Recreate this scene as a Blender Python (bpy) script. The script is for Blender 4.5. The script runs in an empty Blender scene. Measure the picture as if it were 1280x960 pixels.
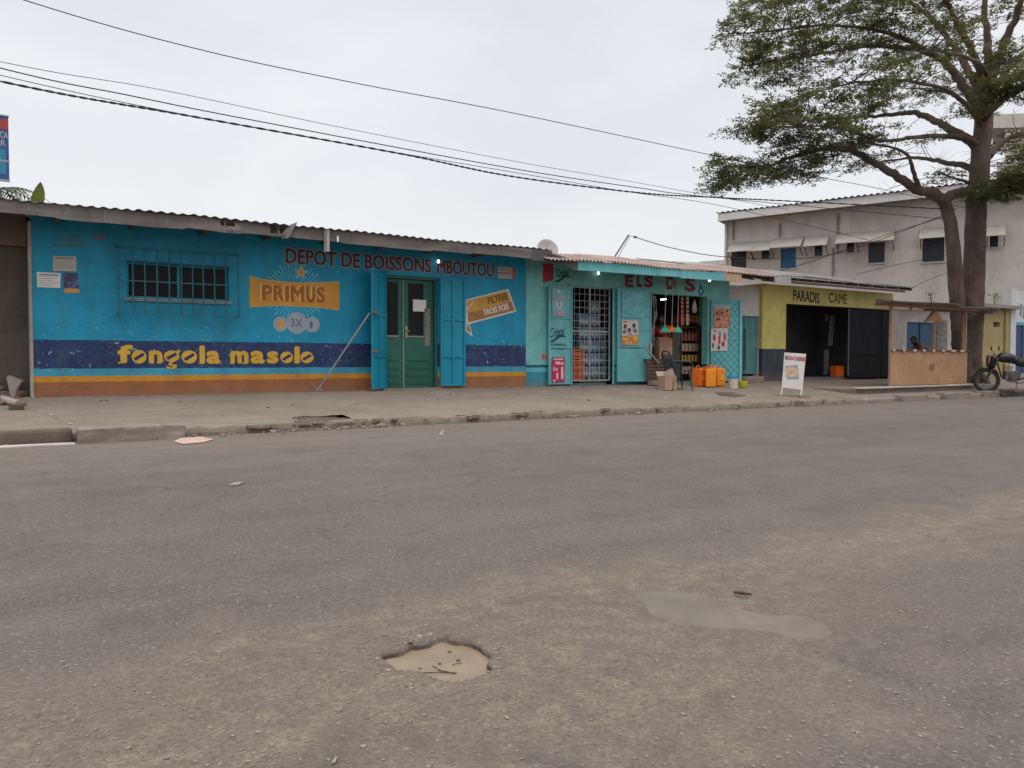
import bpy, bmesh, math, random
from mathutils import Vector, Matrix, noise
random.seed(7)
R = math.radians
SC = bpy.context.scene
COL = SC.collection

# ------------------------------------------------------------------ camera geometry (measured from the photograph)
YAW, PITCH, FPX = R(33.1), R(1.72), 1000.0
CAM = Vector((0, 0, 1.0))
FW = Vector((math.sin(YAW)*math.cos(PITCH), math.cos(YAW)*math.cos(PITCH), -math.sin(PITCH)))
RT = Vector((math.cos(YAW), -math.sin(YAW), 0))
UP = RT.cross(FW)
def ray(px, py): return FW + RT*((px-640)/FPX) + UP*((480-py)/FPX)
def on_y(px, py, y):
    d = ray(px, py); return CAM + d*((y-CAM.y)/d.y)
def on_z(px, py, z):
    d = ray(px, py); return CAM + d*((z-CAM.z)/d.z)
def at(px, py, depth): return CAM + ray(px, py)*depth
def on_plane(px, py, P, N):
    d = ray(px, py); return CAM + d*((P-CAM).dot(N)/d.dot(N))
YB = 14.7                                   # the street front
def X(px, y=YB): return on_y(px, 450, y).x
def Z(px, py, y=YB): return on_y(px, py, y).z
YK = 11.1                                  # the kerb line
ZS = 0.42                                   # ground level at the fronts
def on_pave(px, py):
    d = ray(px, py); k = (ZS-0.11)/(YB-YK)
    t = (0.11-k*YK-CAM.z)/(d.z-k*d.y); return CAM+d*t
def sz(y): return 0.11 + (ZS-0.11)*min(1, max(0, (y-YK)/(YB-YK)))

# ------------------------------------------------------------------ materials
MATS = {}
def nd(nt, typ, **kw):
    n = nt.nodes.new(typ)
    for k, v in kw.items():
        if k in n.inputs.keys(): n.inputs[k].default_value = v
        else: setattr(n, k, v)
    return n
def newmat(name):
    m = bpy.data.materials.new(name); m.use_nodes = True
    nt = m.node_tree; b = nt.nodes['Principled BSDF']
    return m, nt, b
def mixc(nt, fac, a, b, blend='MIX'):
    n = nt.nodes.new('ShaderNodeMix'); n.data_type = 'RGBA'; n.blend_type = blend
    for sock, v in ((n.inputs[0], fac), (n.inputs[6], a), (n.inputs[7], b)):
        if hasattr(v, 'is_linked') or hasattr(v, 'links'): nt.links.new(v, sock)
        elif isinstance(v, (tuple, list)): sock.default_value = (*v[:3], 1)
        else: sock.default_value = v
    return n.outputs[2]
def math_(nt, op, a, b=0.0, c=None):
    n = nt.nodes.new('ShaderNodeMath'); n.operation = op
    vals = [a, b] if c is None else [a, b, c]
    for i, v in enumerate(vals):
        if hasattr(v, 'links'): nt.links.new(v, n.inputs[i])
        else: n.inputs[i].default_value = v
    return n.outputs[0]
def ramp(nt, src, stops, interp='LINEAR'):
    n = nt.nodes.new('ShaderNodeValToRGB'); n.color_ramp.interpolation = interp
    e = n.color_ramp.elements
    while len(e) < len(stops): e.new(0.5)
    for el, (p, c) in zip(e, stops):
        el.position = p; el.color = (c, c, c, 1) if isinstance(c, (int, float)) else (*c, 1)
    nt.links.new(src, n.inputs[0]); return n.outputs[0]
def sstep(nt, v, lo, hi):
    n = nt.nodes.new('ShaderNodeMapRange'); n.interpolation_type = 'SMOOTHSTEP'
    n.inputs[1].default_value = lo; n.inputs[2].default_value = hi
    nt.links.new(v, n.inputs[0]); return n.outputs[0]
def coords(nt, scale=(1, 1, 1), rot=(0, 0, 0), obj=True):
    tc = nt.nodes.new('ShaderNodeTexCoord'); mp = nt.nodes.new('ShaderNodeMapping')
    mp.inputs['Scale'].default_value = scale; mp.inputs['Rotation'].default_value = rot
    nt.links.new(tc.outputs['Object' if obj else 'Generated'], mp.inputs[0]); return mp.outputs[0]
def noise_(nt, vec, scale, detail=4, rough=0.55, dist=0.0):
    n = nd(nt, 'ShaderNodeTexNoise', Scale=scale, Detail=detail, Roughness=rough, Distortion=dist)
    nt.links.new(vec, n.inputs['Vector']); return n.outputs['Fac']
def bumpto(nt, b, h, strength, dist=0.01):
    n = nd(nt, 'ShaderNodeBump', Strength=strength, Distance=dist)
    nt.links.new(h, n.inputs['Height']); nt.links.new(n.outputs[0], b.inputs['Normal'])
def weather(nt, base, var, scale, dirt, dirtcol, streak):
    """patchy variation, run-off streaks and grime blotches over a base colour"""
    v = coords(nt)
    n1 = noise_(nt, v, scale, 5, 0.6)
    k = ramp(nt, n1, [(0.3, 1-var), (0.7, 1+var)])
    c = mixc(nt, 1.0, base, k, 'MULTIPLY')
    if dirt:
        n2 = noise_(nt, v, scale*2.7, 6, 0.7, 0.4)
        c = mixc(nt, ramp(nt, n2, [(0.52, 0.0), (0.72, dirt)]), c, dirtcol)
    if streak:
        n3 = noise_(nt, coords(nt, (9, 9, 0.5)), 1.0, 4, 0.6)
        c = mixc(nt, ramp(nt, n3, [(0.5, 0.0), (0.75, streak)]), c, dirtcol)
    return c, n1
def mat(name, col, rough=0.7, var=0.14, scale=2.5, dirt=0.35, dirtcol=None, streak=0.0, chips=0.0, chipcol=(.55, .55, .52),
        bump=0.15, metal=0.0, spec=0.3, bscale=60):
    if name in MATS: return MATS[name]
    m, nt, b = newmat(name)
    if dirtcol is None: dirtcol = tuple(c*0.45+0.02 for c in col)
    c, n1 = weather(nt, col, var, scale, dirt, dirtcol, streak)
    if chips:
        n4 = noise_(nt, coords(nt), 17, 4, 0.65, 0.6)
        c = mixc(nt, ramp(nt, n4, [(0.74-chips*0.1, 0.0), (0.76-chips*0.1, 0.85)]), c, chipcol)
    nt.links.new(c, b.inputs['Base Color'])
    b.inputs['Roughness'].default_value = rough; b.inputs['Metallic'].default_value = metal
    b.inputs['Specular IOR Level'].default_value = spec
    if bump: bumpto(nt, b, noise_(nt, coords(nt), bscale, 4), bump, 0.006)
    MATS[name] = m; return m
def print_mat(name, cols, scale=9, rough=0.45):
    """a printed sheet: blotches of several inks"""
    if name in MATS: return MATS[name]
    m, nt, b = newmat(name)
    vo = nd(nt, 'ShaderNodeTexVoronoi', Scale=scale); nt.links.new(coords(nt), vo.inputs['Vector'])
    sp = nt.nodes.new('ShaderNodeSeparateColor'); nt.links.new(vo.outputs['Color'], sp.inputs[0])
    st = [(i/len(cols), c) for i, c in enumerate(cols)]
    c = ramp(nt, sp.outputs[0], st, 'CONSTANT')
    nt.links.new(c, b.inputs['Base Color']); b.inputs['Roughness'].default_value = rough
    MATS[name] = m; return m

# ------------------------------------------------------------------ mesh builder
class MB:
    def __init__(s): s.v = []; s.f = []; s.m = []; s.cur = 0
    def add(s, vs, fs):
        o = len(s.v); s.v += [Vector(p) for p in vs]
        s.f += [tuple(i+o for i in f) for f in fs]; s.m += [s.cur]*len(fs); return s
    def box(s, a, b):
        x0, y0, z0 = (min(a[i], b[i]) for i in range(3)); x1, y1, z1 = (max(a[i], b[i]) for i in range(3))
        return s.add([(x0,y0,z0),(x1,y0,z0),(x1,y1,z0),(x0,y1,z0),(x0,y0,z1),(x1,y0,z1),(x1,y1,z1),(x0,y1,z1)],
                     [(0,3,2,1),(4,5,6,7),(0,1,5,4),(1,2,6,5),(2,3,7,6),(3,0,4,7)])
    def obox(s, O, A, B, C):
        """box spanned from corner O by vectors A, B, C"""
        O, A, B, C = map(Vector, (O, A, B, C))
        vs = [O, O+A, O+A+B, O+B, O+C, O+A+C, O+A+B+C, O+B+C]
        fs = [(0,3,2,1),(4,5,6,7),(0,1,5,4),(1,2,6,5),(2,3,7,6),(3,0,4,7)]
        if A.cross(B).dot(C) < 0: fs = [f[::-1] for f in fs]
        return s.add(vs, fs)
    def bar(s, p, q, w, d=None, upv=(0, 0, 1)):
        p, q = Vector(p), Vector(q); d = w if d is None else d
        t = (q-p); u = Vector(upv)
        if abs(t.normalized().dot(u)) > 0.98: u = Vector((0, 1, 0))
        a = t.cross(u).normalized()*w; b = a.cross(t).normalized()*d
        return s.obox(p-a/2-b/2, t, a, b)
    def tube(s, pts, rad, n=8, cap=True, jit=0.0):
        pts = [Vector(p) for p in pts]
        if not isinstance(rad, (list, tuple)): rad = [rad]*len(pts)
        o = len(s.v); ref = None
        for i, p in enumerate(pts):
            t = (pts[min(i+1, len(pts)-1)]-pts[max(i-1, 0)])
            t = t.normalized() if t.length > 1e-9 else Vector((0, 0, 1))
            if ref is None:
                ref = t.orthogonal().normalized()
            ref = (ref - t*ref.dot(t))
            ref = ref.normalized() if ref.length > 1e-6 else t.orthogonal().normalized()
            bi = t.cross(ref)
            for k in range(n):
                a = 2*math.pi*k/n; r = rad[i]*(1+(random.uniform(-jit, jit) if jit else 0))
                s.v.append(p+ref*(math.cos(a)*r)+bi*(math.sin(a)*r))
        for i in range(len(pts)-1):
            for k in range(n):
                a = o+i*n+k; b = o+i*n+(k+1) % n
                s.f.append((a, b, b+n, a+n)); s.m.append(s.cur)
        if cap:
            s.f.append(tuple(o+k for k in range(n))[::-1]); s.m.append(s.cur)
            e = o+(len(pts)-1)*n
            s.f.append(tuple(e+k for k in range(n))); s.m.append(s.cur)
        return s
    def lathe(s, prof, c=(0, 0, 0), n=16, axis=None, sx=1, sy=1):
        c = Vector(c); o = len(s.v)
        if axis is None: U, V, W = Vector((1, 0, 0)), Vector((0, 1, 0)), Vector((0, 0, 1))
        else:
            W = Vector(axis).normalized(); U = W.orthogonal().normalized(); V = W.cross(U)
        for r, h in prof:
            for k in range(n):
                a = 2*math.pi*k/n
                s.v.append(c+U*(math.cos(a)*r*sx)+V*(math.sin(a)*r*sy)+W*h)
        for i in range(len(prof)-1):
            for k in range(n):
                a = o+i*n+k; b = o+i*n+(k+1) % n
                s.f.append((a, b, b+n, a+n)); s.m.append(s.cur)
        s.f.append(tuple(o+k for k in range(n))[::-1]); s.m.append(s.cur)
        e = o+(len(prof)-1)*n
        s.f.append(tuple(e+k for k in range(n))); s.m.append(s.cur)
        return s
    def prism(s, poly, T):
        """polygon of 3D points given thickness vector T"""
        poly = [Vector(p) for p in poly]; n = len(poly); T = Vector(T)
        nrm = Vector((0, 0, 0))
        for i in range(n): nrm += poly[i].cross(poly[(i+1) % n])
        vs = poly + [p+T for p in poly]
        fs = [tuple(range(n))[::-1], tuple(range(n, 2*n))] + [(i, (i+1) % n, n+(i+1) % n, n+i) for i in range(n)]
        if nrm.dot(T) < 0: fs = [f[::-1] for f in fs]
        return s.add(vs, fs)
    def text(s, st, O, U, V, w, h, N, off=0.0, t=0.003, shear=0.0, base=0.0):
        """lettering fitted into the w x h rectangle at corner O, standing t proud along N"""
        bold = off if off > 0.009 else 0.0
        v, f, bb = glyphs(st, 0.0 if bold else off, shear)
        x0, x1, y0, y1 = bb
        O, U, V, N = map(Vector, (O, U, V, N))
        o = len(s.v); sx, sy = w/(x1-x0), h/(y1-y0)
        flip = U.cross(V).dot(N) < 0
        dirs = [(0, 0)] if not bold else [(bold*math.cos(a*math.pi/4), bold*math.sin(a*math.pi/4)) for a in range(8)]+[(0, 0)]
        for kk, (bx, by) in enumerate(dirs):
            o = len(s.v)
            for x, y, z in v:
                s.v.append(O+U*((x-x0)*sx+bx*sy)+V*((y-y0)*sy+by*sy)+N*(base+(t+.00006*kk if z > 0 else .00006*kk)))
            for q in f:
                q = tuple(i+o for i in q); s.f.append(q[::-1] if flip else q); s.m.append(s.cur)
        return s
    def build(s, name, mats, parent=None, smooth=False, local=False, bevel=0.0, seg=2):
        me = bpy.data.meshes.new(name)
        if parent is not None and not local:
            org = Vector((0, 0, 0)); q = parent
            while q is not None: org += Vector(q.location); q = q.parent
        elif parent is None and not local:
            xs = [p.x for p in s.v]; ys = [p.y for p in s.v]
            org = Vector(((min(xs)+max(xs))/2, (min(ys)+max(ys))/2, min(p.z for p in s.v)))
        else: org = Vector((0, 0, 0))
        me.from_pydata([tuple(p-org) for p in s.v], [], s.f)
        if not isinstance(mats, (list, tuple)): mats = [mats]
        for m in mats: me.materials.append(m)
        me.polygons.foreach_set('material_index', s.m)
        if smooth: me.polygons.foreach_set('use_smooth', [True]*len(s.f))
        me.update()
        o = bpy.data.objects.new(name, me); COL.objects.link(o)
        if parent is not None: o.parent = parent
        elif not local: o.location = org
        if bevel:
            b = o.modifiers.new('bevel', 'BEVEL'); b.width = bevel; b.segments = seg; b.limit_method = 'ANGLE'; b.angle_limit = R(40)
        return o
_G = {}
def _glyph(st, off, shear):
    k = (st, off, shear)
    if k in _G: return _G[k]
    c = bpy.data.curves.new('t', 'FONT'); c.body = st; c.size = 1; c.offset = off; c.extrude = 0.01; c.shear = shear; c.resolution_u = 3
    o = bpy.data.objects.new('t', c); COL.objects.link(o)
    dg = bpy.context.evaluated_depsgraph_get(); me = o.evaluated_get(dg).to_mesh()
    v = [tuple(p.co) for p in me.vertices]; f = [tuple(p.vertices) for p in me.polygons]
    o.evaluated_get(dg).to_mesh_clear(); bpy.data.objects.remove(o); bpy.data.curves.remove(c)
    _G[k] = (v, f); return _G[k]
def glyphs(st, off, shear):
    v0, _ = _glyph(st, 0.0, shear); v, f = _glyph(st, off, shear)
    xs = [p[0] for p in v0]; ys = [p[1] for p in v0]
    return v, f, (min(xs), max(xs), min(ys), max(ys))

def tag(o, label=None, cat=None, group=None, kind=None):
    if label: o['label'] = label
    if cat: o['category'] = cat
    if group: o['group'] = group
    if kind: o['kind'] = kind
    return o
def root(name, label, cat, loc, group=None, rz=0.0):
    o = bpy.data.objects.new(name, None); COL.objects.link(o); o.empty_display_size = 0.2
    o.location = loc; o.rotation_euler = (0, 0, rz); return tag(o, label, cat, group)
def copy_tree(o, loc, rz, label=None, group=None, parent=None):
    c = o.copy(); COL.objects.link(c)
    if parent is None:
        c.location = loc; c.rotation_euler = (0, 0, rz)
        if label: c['label'] = label
        if group: c['group'] = group
    else: c.parent = parent
    for ch in list(o.children): copy_tree(ch, None, 0, parent=c)
    return c
def wall_holes(mb, x0, x1, z0, z1, holes, y, th):
    """wall facing -y with rectangular openings (x0,x1,z0,z1), thickness th towards +y"""
    xs = sorted({x0, x1, *[h[0] for h in holes], *[h[1] for h in holes]}); zs = sorted({z0, z1, *[h[2] for h in holes], *[h[3] for h in holes]})
    def hole(x, z): return any(h[0] < x < h[1] and h[2] < z < h[3] for h in holes)
    for i in range(len(xs)-1):
        for j in range(len(zs)-1):
            if hole((xs[i]+xs[i+1])/2, (zs[j]+zs[j+1])/2): continue
            a, b, c, d = xs[i], xs[i+1], zs[j], zs[j+1]
            mb.add([(a,y,c),(b,y,c),(b,y,d),(a,y,d)], [(0,1,2,3)])
            mb.add([(a,y+th,c),(b,y+th,c),(b,y+th,d),(a,y+th,d)], [(3,2,1,0)])
    for a, b, c, d in holes:
        mb.add([(a,y,c),(a,y+th,c),(a,y+th,d),(a,y,d)], [(3,2,1,0)])
        mb.add([(b,y,c),(b,y+th,c),(b,y+th,d),(b,y,d)], [(0,1,2,3)])
        mb.add([(a,y,d),(b,y,d),(b,y+th,d),(a,y+th,d)], [(3,2,1,0)])
        mb.add([(a,y,c),(b,y,c),(b,y+th,c),(a,y+th,c)], [(0,1,2,3)])
    for a in (x0, x1): mb.add([(a,y,z0),(a,y+th,z0),(a,y+th,z1),(a,y,z1)], [(0,1,2,3)])
    mb.add([(x0,y,z1),(x1,y,z1),(x1,y+th,z1),(x0,y+th,z1)], [(0,1,2,3)])
    return mb
def corrugated(mb, O, U, V, amp=0.018, wl=0.076, rows=6, wob=0.012, th=0.004, seed=0):
    """corrugated sheet: O corner, U along the eave (waves run along V)"""
    O, U, V = Vector(O), Vector(U), Vector(V); N = U.cross(V).normalized()
    if N.z < 0: N = -N
    n = int(U.length/wl*6); vs = []
    for j in range(rows+1):
        for i in range(n+1):
            s_ = U.length*i/n; sheet = math.floor(s_/0.78)
            edge = 0.03*math.sin(sheet*12.9898+seed) if j == 0 else 0
            z = amp*math.sin(2*math.pi*s_/wl) + wob*math.sin(s_*1.7+seed+j) + 0.010*math.sin(sheet*7.3+seed)
            vs.append(O+U*(i/n)+V*(j/rows)+V.normalized()*edge+N*z)
    m = len(vs); vs += [p-N*th for p in vs]; w = n+1; fs = []
    for j in range(rows):
        for i in range(n):
            a = j*w+i
            fs.append((a, a+1, a+w+1, a+w)); fs.append((m+a, m+a+w, m+a+w+1, m+a+1))
    for i in range(n): fs.append((i, m+i, m+i+1, i+1))
    for j in range(rows):
        a = j*w; fs.append((a, a+w, m+a+w, m+a)); a += n; fs.append((a, m+a, m+a+w, a+w))
    return mb.add(vs, fs)
def spline(pts, n=8):
    pts = [Vector(p) for p in pts]; out = []
    for i in range(len(pts)-1):
        p0 = pts[max(i-1, 0)]; p1 = pts[i]; p2 = pts[i+1]; p3 = pts[min(i+2, len(pts)-1)]
        for k in range(n):
            t = k/n
            out.append(0.5*((2*p1)+(p2-p0)*t+(2*p0-5*p1+4*p2-p3)*t*t+(3*p1-p0-3*p2+p3)*t**3))
    out.append(pts[-1]); return out
EX, EY, EZ = Vector((1, 0, 0)), Vector((0, 1, 0)), Vector((0, 0, 1)); NF = Vector((0, -1, 0))
# ================================================================== camera, light, sky
cam = bpy.data.objects.new('camera', bpy.data.cameras.new('camera')); COL.objects.link(cam)
cam.data.sensor_width = 36; cam.data.lens = FPX/1280*36; cam.data.clip_start = 0.05; cam.data.clip_end = 3000
cam.matrix_world = Matrix.Translation(CAM) @ Matrix((RT, UP, -FW)).transposed().to_4x4()
SC.camera = cam
SUN_EL, SUN_AZ = R(66), R(215)              # compass bearing from +y, clockwise: behind the camera, a little left
sun = bpy.data.objects.new('sun', bpy.data.lights.new('sun', 'SUN')); COL.objects.link(sun)
sun.data.energy = 0.6; sun.data.angle = R(35); sun.data.color = (1, .96, .9)
sd = Vector((math.sin(SUN_AZ)*math.cos(SUN_EL), math.cos(SUN_AZ)*math.cos(SUN_EL), math.sin(SUN_EL)))
sun.rotation_euler = (-sd).to_track_quat('-Z', 'Y').to_euler(); sun.location = (0, -20, 30)
W = bpy.data.worlds.new('World'); SC.world = W; W.use_nodes = True
nt = W.node_tree; nt.nodes.clear()
sky = nt.nodes.new('ShaderNodeTexSky'); sky.sky_type = 'NISHITA'; sky.sun_disc = False
sky.sun_elevation = SUN_EL; sky.sun_rotation = SUN_AZ; sky.dust_density = 4
bg1 = nt.nodes.new('ShaderNodeBackground'); bg1.inputs[1].default_value = 0.05
nt.links.new(sky.outputs[0], bg1.inputs[0])
tc = nt.nodes.new('ShaderNodeTexCoord'); mp = nt.nodes.new('ShaderNodeMapping'); mp.inputs['Scale'].default_value = (1, 1, 2.6)
nt.links.new(tc.outputs['Generated'], mp.inputs[0])
n1 = noise_(nt, mp.outputs[0], 2.2, 5, 0.5, 0.5)
cl = ramp(nt, n1, [(0.28, (.635, .632, .63)), (0.5, (.715, .705, .695)), (0.72, (.80, .785, .765))])
sx = nt.nodes.new('ShaderNodeSeparateXYZ'); nt.links.new(tc.outputs['Generated'], sx.inputs[0])
low = sstep(nt, sx.outputs[2], 0.42, 0.0)
cl = mixc(nt, math_(nt, 'MULTIPLY', low, 0.55), cl, (.805, .785, .762))
bg2 = nt.nodes.new('ShaderNodeBackground'); bg2.inputs[1].default_value = 0.95
high = math_(nt, 'ADD', 1.0, math_(nt, 'MULTIPLY', sstep(nt, sx.outputs[2], 0.42, 0.9), 1.7))     # overcast: brighter overhead
cl = mixc(nt, 1.0, cl, high, 'MULTIPLY')
nt.links.new(cl, bg2.inputs[0])
ad = nt.nodes.new('ShaderNodeAddShader'); nt.links.new(bg1.outputs[0], ad.inputs[0]); nt.links.new(bg2.outputs[0], ad.inputs[1])
out = nt.nodes.new('ShaderNodeOutputWorld'); nt.links.new(ad.outputs[0], out.inputs[0])
SC.view_settings.view_transform = 'Standard'; SC.view_settings.look = 'None'
SC.view_settings.exposure = 0.06; SC.view_settings.gamma = 1.0
SC.cycles.max_bounces = 6

# ================================================================== road
PH = on_z(556, 822, 0); PW = on_z(890, 762, 0)          # the pothole and the shallow silt hollow
def road_mat():
    m, nt, b = newmat('worn_asphalt')
    v = coords(nt); sp = nt.nodes.new('ShaderNodeSeparateXYZ'); nt.links.new(v, sp.inputs[0]); x, y = sp.outputs[0], sp.outputs[1]
    big = noise_(nt, v, 0.55, 5, 0.6); mid = noise_(nt, v, 2.3, 6, 0.62, 0.3); fine = noise_(nt, v, 9, 5, 0.7)
    wob = math_(nt, 'ADD', math_(nt, 'MULTIPLY', math_(nt, 'SUBTRACT', mid, 0.5), 1.5), math_(nt, 'MULTIPLY', math_(nt, 'SUBTRACT', fine, 0.5), 0.5))
    wob = math_(nt, 'ADD', wob, math_(nt, 'MULTIPLY', math_(nt, 'SUBTRACT', big, 0.5), 1.2))
    yy = math_(nt, 'ADD', y, wob)
    bare = math_(nt, 'MULTIPLY', sstep(nt, yy, 3.15, 2.75), sstep(nt, yy, 1.05, 1.75))         # ravelled strip with the tar gone
    leftbare = math_(nt, 'MULTIPLY', sstep(nt, yy, 3.1, 2.6), sstep(nt, x, 1.3, 0.35))
    bare = math_(nt, 'MAXIMUM', bare, leftbare)
    dust = math_(nt, 'MULTIPLY', sstep(nt, math_(nt, 'ADD', y, math_(nt, 'MULTIPLY', wob, 1.6)), 6.2, 11.0), 0.85)
    dust2 = math_(nt, 'MULTIPLY', ramp(nt, big, [(0.46, 0.0), (0.66, 0.5)]), 1.0)
    tar = mixc(nt, 1.0, (.102, .085, .074), ramp(nt, mid, [(0.3, 0.84), (0.7, 1.15)]), 'MULTIPLY')
    dirt = mixc(nt, 1.0, (.146, .119, .094), ramp(nt, fine, [(0.25, 0.8), (0.75, 1.2)]), 'MULTIPLY')
    c = mixc(nt, dust2, tar, (.128, .107, .089))
    c = mixc(nt, dust, c, (.152, .128, .107))
    # stones
    vo = nd(nt, 'ShaderNodeTexVoronoi', Scale=95.0, Randomness=1.0); nt.links.new(v, vo.inputs['Vector'])
    vs = nt.nodes.new('ShaderNodeSeparateColor'); nt.links.new(vo.outputs['Color'], vs.inputs[0])
    bb = mixc(nt, 1.0, dirt, ramp(nt, vs.outputs[0], [(0.0, 0.7), (0.35, 0.95), (0.8, 1.08), (1.0, 1.3)]), 'MULTIPLY')
    c = mixc(nt, ramp(nt, vs.outputs[1], [(0.9, 0.0), (0.97, 0.32)]), c, (.24, .21, .185))
    c = mixc(nt, 1.0, c, ramp(nt, vs.outputs[2], [(0.0, 0.82), (1.0, 1.18)]), 'MULTIPLY')
    edge = math_(nt, 'MULTIPLY', bare, ramp(nt, fine, [(0.3, 0.45), (0.62, 1.0)]))
    rightside = math_(nt, 'MULTIPLY', sstep(nt, math_(nt, 'ADD', x, math_(nt, 'MULTIPLY', wob, 1.4)), 1.5, 4.0), sstep(nt, yy, 2.5, 1.9))
    edge = math_(nt, 'MULTIPLY', edge, math_(nt, 'SUBTRACT', 1.0, math_(nt, 'MULTIPLY', rightside, 0.85)))
    c = mixc(nt, edge, c, bb)
    # long faint tracks along the road
    tr = noise_(nt, coords(nt, (0.07, 1.1, 1)), 2.0, 4, 0.6)
    c = mixc(nt, 1.0, c, ramp(nt, tr, [(0.3, 0.9), (0.7, 1.1)]), 'MULTIPLY')
    # scattered pale grit
    vg = nd(nt, 'ShaderNodeTexVoronoi', Scale=26.0); nt.links.new(v, vg.inputs['Vector'])
    vgs = nt.nodes.new('ShaderNodeSeparateColor'); nt.links.new(vg.outputs['Color'], vgs.inputs[0])
    grit = math_(nt, 'MULTIPLY', ramp(nt, vg.outputs['Distance'], [(0.10, 1.0), (0.17, 0.0)]), ramp(nt, vgs.outputs[0], [(0.86, 0.0), (0.9, 0.6)]))
    c = mixc(nt, grit, c, (.3, .26, .22))
    ck = nd(nt, 'ShaderNodeTexVoronoi', Scale=0.9, feature='DISTANCE_TO_EDGE'); wv = nd(nt, 'ShaderNodeTexNoise', Scale=3.0, Detail=6.0); nt.links.new(v, wv.inputs['Vector'])
    mv = nt.nodes.new('ShaderNodeMix'); mv.data_type = 'VECTOR'; mv.inputs[0].default_value = .3; nt.links.new(v, mv.inputs[4]); nt.links.new(wv.outputs['Color'], mv.inputs[5]); nt.links.new(mv.outputs[1], ck.inputs['Vector'])
    crack = math_(nt, 'MULTIPLY', ramp(nt, ck.outputs['Distance'], [(0.001, 0.6), (0.006, 0.0)]), ramp(nt, noise_(nt, v, .8, 4), [(0.5, 0.0), (0.58, 1.0)]))
    c = mixc(nt, crack, c, (.05, .042, .037))
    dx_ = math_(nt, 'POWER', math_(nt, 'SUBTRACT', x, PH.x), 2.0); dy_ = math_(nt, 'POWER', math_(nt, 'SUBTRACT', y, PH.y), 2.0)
    wet_shade = math_(nt, 'MULTIPLY', sstep(nt, sp.outputs[2], -0.003, -0.011), sstep(nt, math_(nt, 'ADD', dx_, dy_), .3, .2))  # dark wet soil on the pothole walls, with their shade painted in
    c = mixc(nt, math_(nt, 'MULTIPLY', wet_shade, ramp(nt, noise_(nt, v, 7, 2), [(.40, .25), (.56, .9)])), c, (.035, .026, .02))
    stain = ramp(nt, noise_(nt, v, 1.7, 3, .5, .8), [(0.6, 0.0), (0.7, 0.35)])
    c = mixc(nt, stain, c, (.07, .06, .055))
    nt.links.new(c, b.inputs['Base Color']); b.inputs['Specular IOR Level'].default_value = 0.25
    nt.links.new(ramp(nt, mid, [(0.3, .72), (0.7, .92)]), b.inputs['Roughness'])
    h = math_(nt, 'ADD', math_(nt, 'MULTIPLY', vo.outputs['Distance'], -0.8), math_(nt, 'MULTIPLY', fine, 0.5))
    bumpto(nt, b, h, 0.4, 0.006)
    return m
def blob(x, y, P, a, bx, by, seed):
    """signed: >0 inside an irregular oval"""
    dx, dy = x-P.x, y-P.y; c, s = math.cos(a), math.sin(a)
    u, w = (dx*c+dy*s)/bx, (-dx*s+dy*c)/by
    n = noise.noise(Vector((x*5.0+seed, y*5.0, 0)))*0.5+noise.noise(Vector((x*14+seed, y*14, 3)))*0.16
    return 1-math.hypot(u, w)+n
# two axes of the ovals: across the view and along it
AV = math.atan2(RT.y, RT.x)
def road_z(x, y):
    z = 0.0
    d = math.hypot(x-PH.x, y-PH.y)
    if d < 0.6:
        q = blob(x, y, PH, AV+0.12, 0.152, 0.20, 1.0)
        if q > 0: z -= 0.06*min(1, q*14)
        elif q > -0.30:
            far = max(0, ((x-PH.x)*FW.x+(y-PH.y)*FW.y)/.2+.15*noise.noise(Vector((x*9, y*9, 4))))
            z += (0.001+0.014*min(1, far)*max(0, .5+1.2*noise.noise(Vector((x*6, y*6, 7)))))*(1+q/0.30)*(1+.6*noise.noise(Vector((x*45, y*45, 0))))
    d = math.hypot(x-PW.x, y-PW.y)
    if d < 1.2:
        q = blob(x, y, PW, AV-0.62, 0.45, 0.19, 5.0)
        if q > -0.2: z -= 0.014*min(1, (q+0.2)*1.6)*(1+.5*noise.noise(Vector((x*7, y*7, 2))))
    return z
def lines(lo, hi, fine):
    """coarse lines over lo..hi, dense inside each (a, b, step) of fine"""
    s = {lo, hi}
    t = lo
    while t < hi: s.add(round(t, 4)); t += 2.0 if (t > -8 and t < 30) else 12
    for a, b, st in fine:
        s = {q for q in s if not (a-0.001 < q < b+0.001)}; k = int((b-a)/st)
        s |= {round(a+(b-a)*i/k, 4) for i in range(k+1)}
    return sorted(s)
xs = lines(-150, 260, [(PH.x-.4, PH.x+.4, .0075), (PW.x-.95, PW.x+.95, .02)])
ys = lines(-30, YK+0.35, [(PH.y-.4, PH.y+.4, .0075), (PW.y-.8, PW.y+.8, .02)])
mb = MB(); w = len(xs)
mb.add([(x, y, road_z(x, y)) for y in ys for x in xs], [(j*w+i, j*w+i+1, (j+1)*w+i+1, (j+1)*w+i) for j in range(len(ys)-1) for i in range(w-1)])
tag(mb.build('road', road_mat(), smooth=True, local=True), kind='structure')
def sheet(P, a, b, z, n=40, dens=1.0):
    mb = MB(); vs = [(P.x+a*(i/n*2-1), P.y+b*(j/n*2-1), z) for j in range(n+1) for i in range(n+1)]
    return mb.add(vs, [(j*(n+1)+i, j*(n+1)+i+1, (j+1)*(n+1)+i+1, (j+1)*(n+1)+i) for j in range(n) for i in range(n)])
mud = mat('muddy_water', (.20, .152, .102), rough=0.5, var=0.2, scale=6, dirt=0.15, bump=0.05, spec=0.35, bscale=25)
o = sheet(PH, .36, .36, -0.020).build('muddy_puddle', mud); tag(o, kind='structure')
silt = mat('wet_silt', (.150, .128, .108), rough=0.6, var=0.2, scale=3, dirt=0.6, dirtcol=(.10, .088, .076), bump=0.04, spec=0.1, bscale=30)
o = sheet(PW, .9, .75, -0.0075).build('shallow_puddle', silt); tag(o, kind='structure')

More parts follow.
